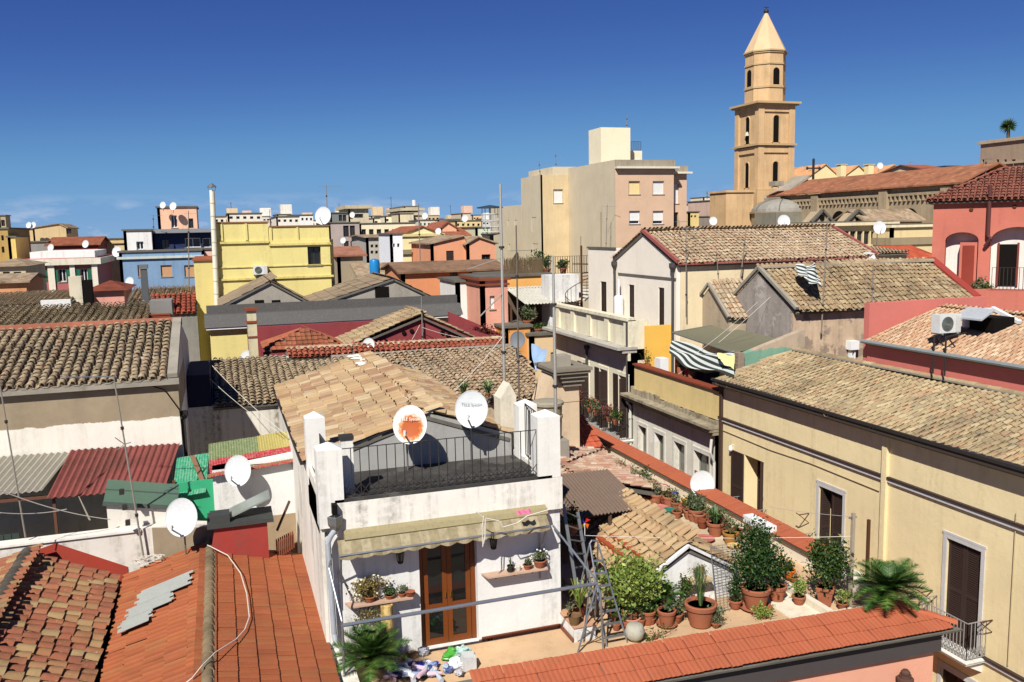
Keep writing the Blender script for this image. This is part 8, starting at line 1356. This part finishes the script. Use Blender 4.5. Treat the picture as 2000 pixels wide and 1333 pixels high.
cw.part('post', m, paint('#5a4638', .9, .1)); m = MB(); m.box(c[0] - .5, d[0] + .4, 50.6, 51, 8, a[2] - .05); m.box(c[0] - .5, d[0] + .4, 46, 51, 8, px(1060, 660, y=46.5)[2]); cw.part('porch_wall', m, plaster('#6a5848', .2)); potted('grey leaved shrub in a planter before the dark porch', px(1030, 638, y=46.2), .35, .25, 'bush', 'grey', (.6, .3, .5), 500, .14, seed=131); potted('low hedge trough before the dark porch', px(1050, 652, y=45.8), .3, .3, 'bush', 'green', (.9, .25, .2), 500, .1, seed=132)
far('tan_porch_parapet', 'tan parapet below the dark porch beyond the masts', 45, 1036, 1092, 655, 700, plaster('#e0c49a', .1), (), 3, 'wall', zb=8); far('low_orange_parapet', 'low orange parapet left of the dark porch', 45.5, 985, 1036, 640, 690, plaster('#d99a58', .1), (), 3, 'wall', zb=8)
ss = Th('spiral_stair', 'rusty iron spiral stair between terrace and corrugated roof', 'stair', tuple(px(1137, 660, y=46))); c = px(1137, 655, y=46); tp = px(1137, 480, y=46); m = MB(); m.tube([c, (c[0], c[1], tp[2])], .06, 6); ss.part('pole', m, RUST); N = 22; R = .95; path = []
for k in range(N):
    a_ = k * .33; z = c[2] + (tp[2] - c[2]) * .72 * k / N; o = np.array([math.cos(a_), math.sin(a_), 0]); o2 = np.array([math.cos(a_ + .3), math.sin(a_ + .3), 0]); q = np.array([c[0], c[1], z]); m = MB(); m.prism([q + o * .06, q + o * R, q + o2 * R, q + o2 * .06], (0, 0, .04)); ss.part('tread', m, RUST); path.append(q + o * R + (0, 0, .95))
m = MB(); m.tube(path, .022, 5)
for q in path: m.beam(q, q - (0, 0, .95), .02)
ss.part('handrail', m, RUST); m = MB(); m.box(c[0] - .9, c[0] + .3, 47.0, 47.4, 10, px(1137, 575, y=47)[2]); m2 = MB(); m2.box(px(1075, 545, y=47)[0], px(1133, 545, y=47)[0], 47.2, 48.5, 10, px(1100, 538, y=47)[2]); ss.part('landing_wall', m2, WHITE)
# left gable extras
potted('tiny weeds in the left yard', (-3.3, 23.0, 9.6), .1, .1, 'bush', 'green', (.2, .2, .15), 120, .06, seed=140, soil=False)

# the crowd of small pots along ledge and wall
g = np.random.default_rng(31)
for k in range(34):
    f = (k + .6 * g.random()) / 34; u, v = 1205 + 225 * f + 14 * g.random(), 932 + 128 * f + 16 * (g.random() - .5); c = px(u, v, z=10.0); h = .15 + .16 * g.random()
    potted('small clay pot in the crowd along the masonry ledge', (min(max(c[0], 11.3), 12.5), c[1], 10.0), h, h * .62, ('twig', 'bush', None, 'blade', 'twig')[k % 5], ('dry', 'grey', 'green', 'green', 'green')[k % 5], (.18, .18, .26), (70, 160, 0, 20, 70)[k % 5], .06 if k % 5 != 3 else .025, pot=(TERRA, TERRAD, paint('#a86a50', .8, .15))[k % 3], seed=200 + k, group='small pots crowded on the ledge', name='potted_plant' if k % 5 != 2 else 'flower_pot', soil=k % 5 != 2)
for k in range(8):
    c = fl(1200 + 24 * k + 6 * g.random(), 1226 + 6 * g.random() - k * 3.2); potted('small clay pot standing along the terrace edge', (c[0], c[1], 9.41), .14 + .06 * g.random(), .1, ('bush', 'twig')[k % 2], ('green', 'grey')[k % 2], (.13, .12, .16), 120, .05, seed=260 + k, group='small pots along the terrace edge')

for k, (lb, u, v, sz, leaf, n) in enumerate((('low dark shrub between the yellow green shrub and the small sago palm', 1285, 1195, (.26, .22, .26), 'dark', 900), ('trailing dark plant in front of the small sago palm', 1320, 1215, (.28, .2, .2), 'grey', 700), ('red flowering geranium under the yellow green shrub', 1205, 1212, (.22, .2, .26), 'green', 700), ('leafy pot behind the round terracotta pot', 1338, 1190, (.24, .2, .36), 'green', 800), ('dense small bush right of the mesh rack', 1436, 1188, (.2, .18, .24), 'dark', 600), ('spilling herb pot by the white kerb', 1560, 1180, (.2, .18, .2), 'yellow', 500))):
    potted(lb, fl(u, v), .2, .15, 'bush', leaf, sz, n, .06, seed=300 + k, trunk=.05, flower=('#c8323a', 14) if k == 2 else None)
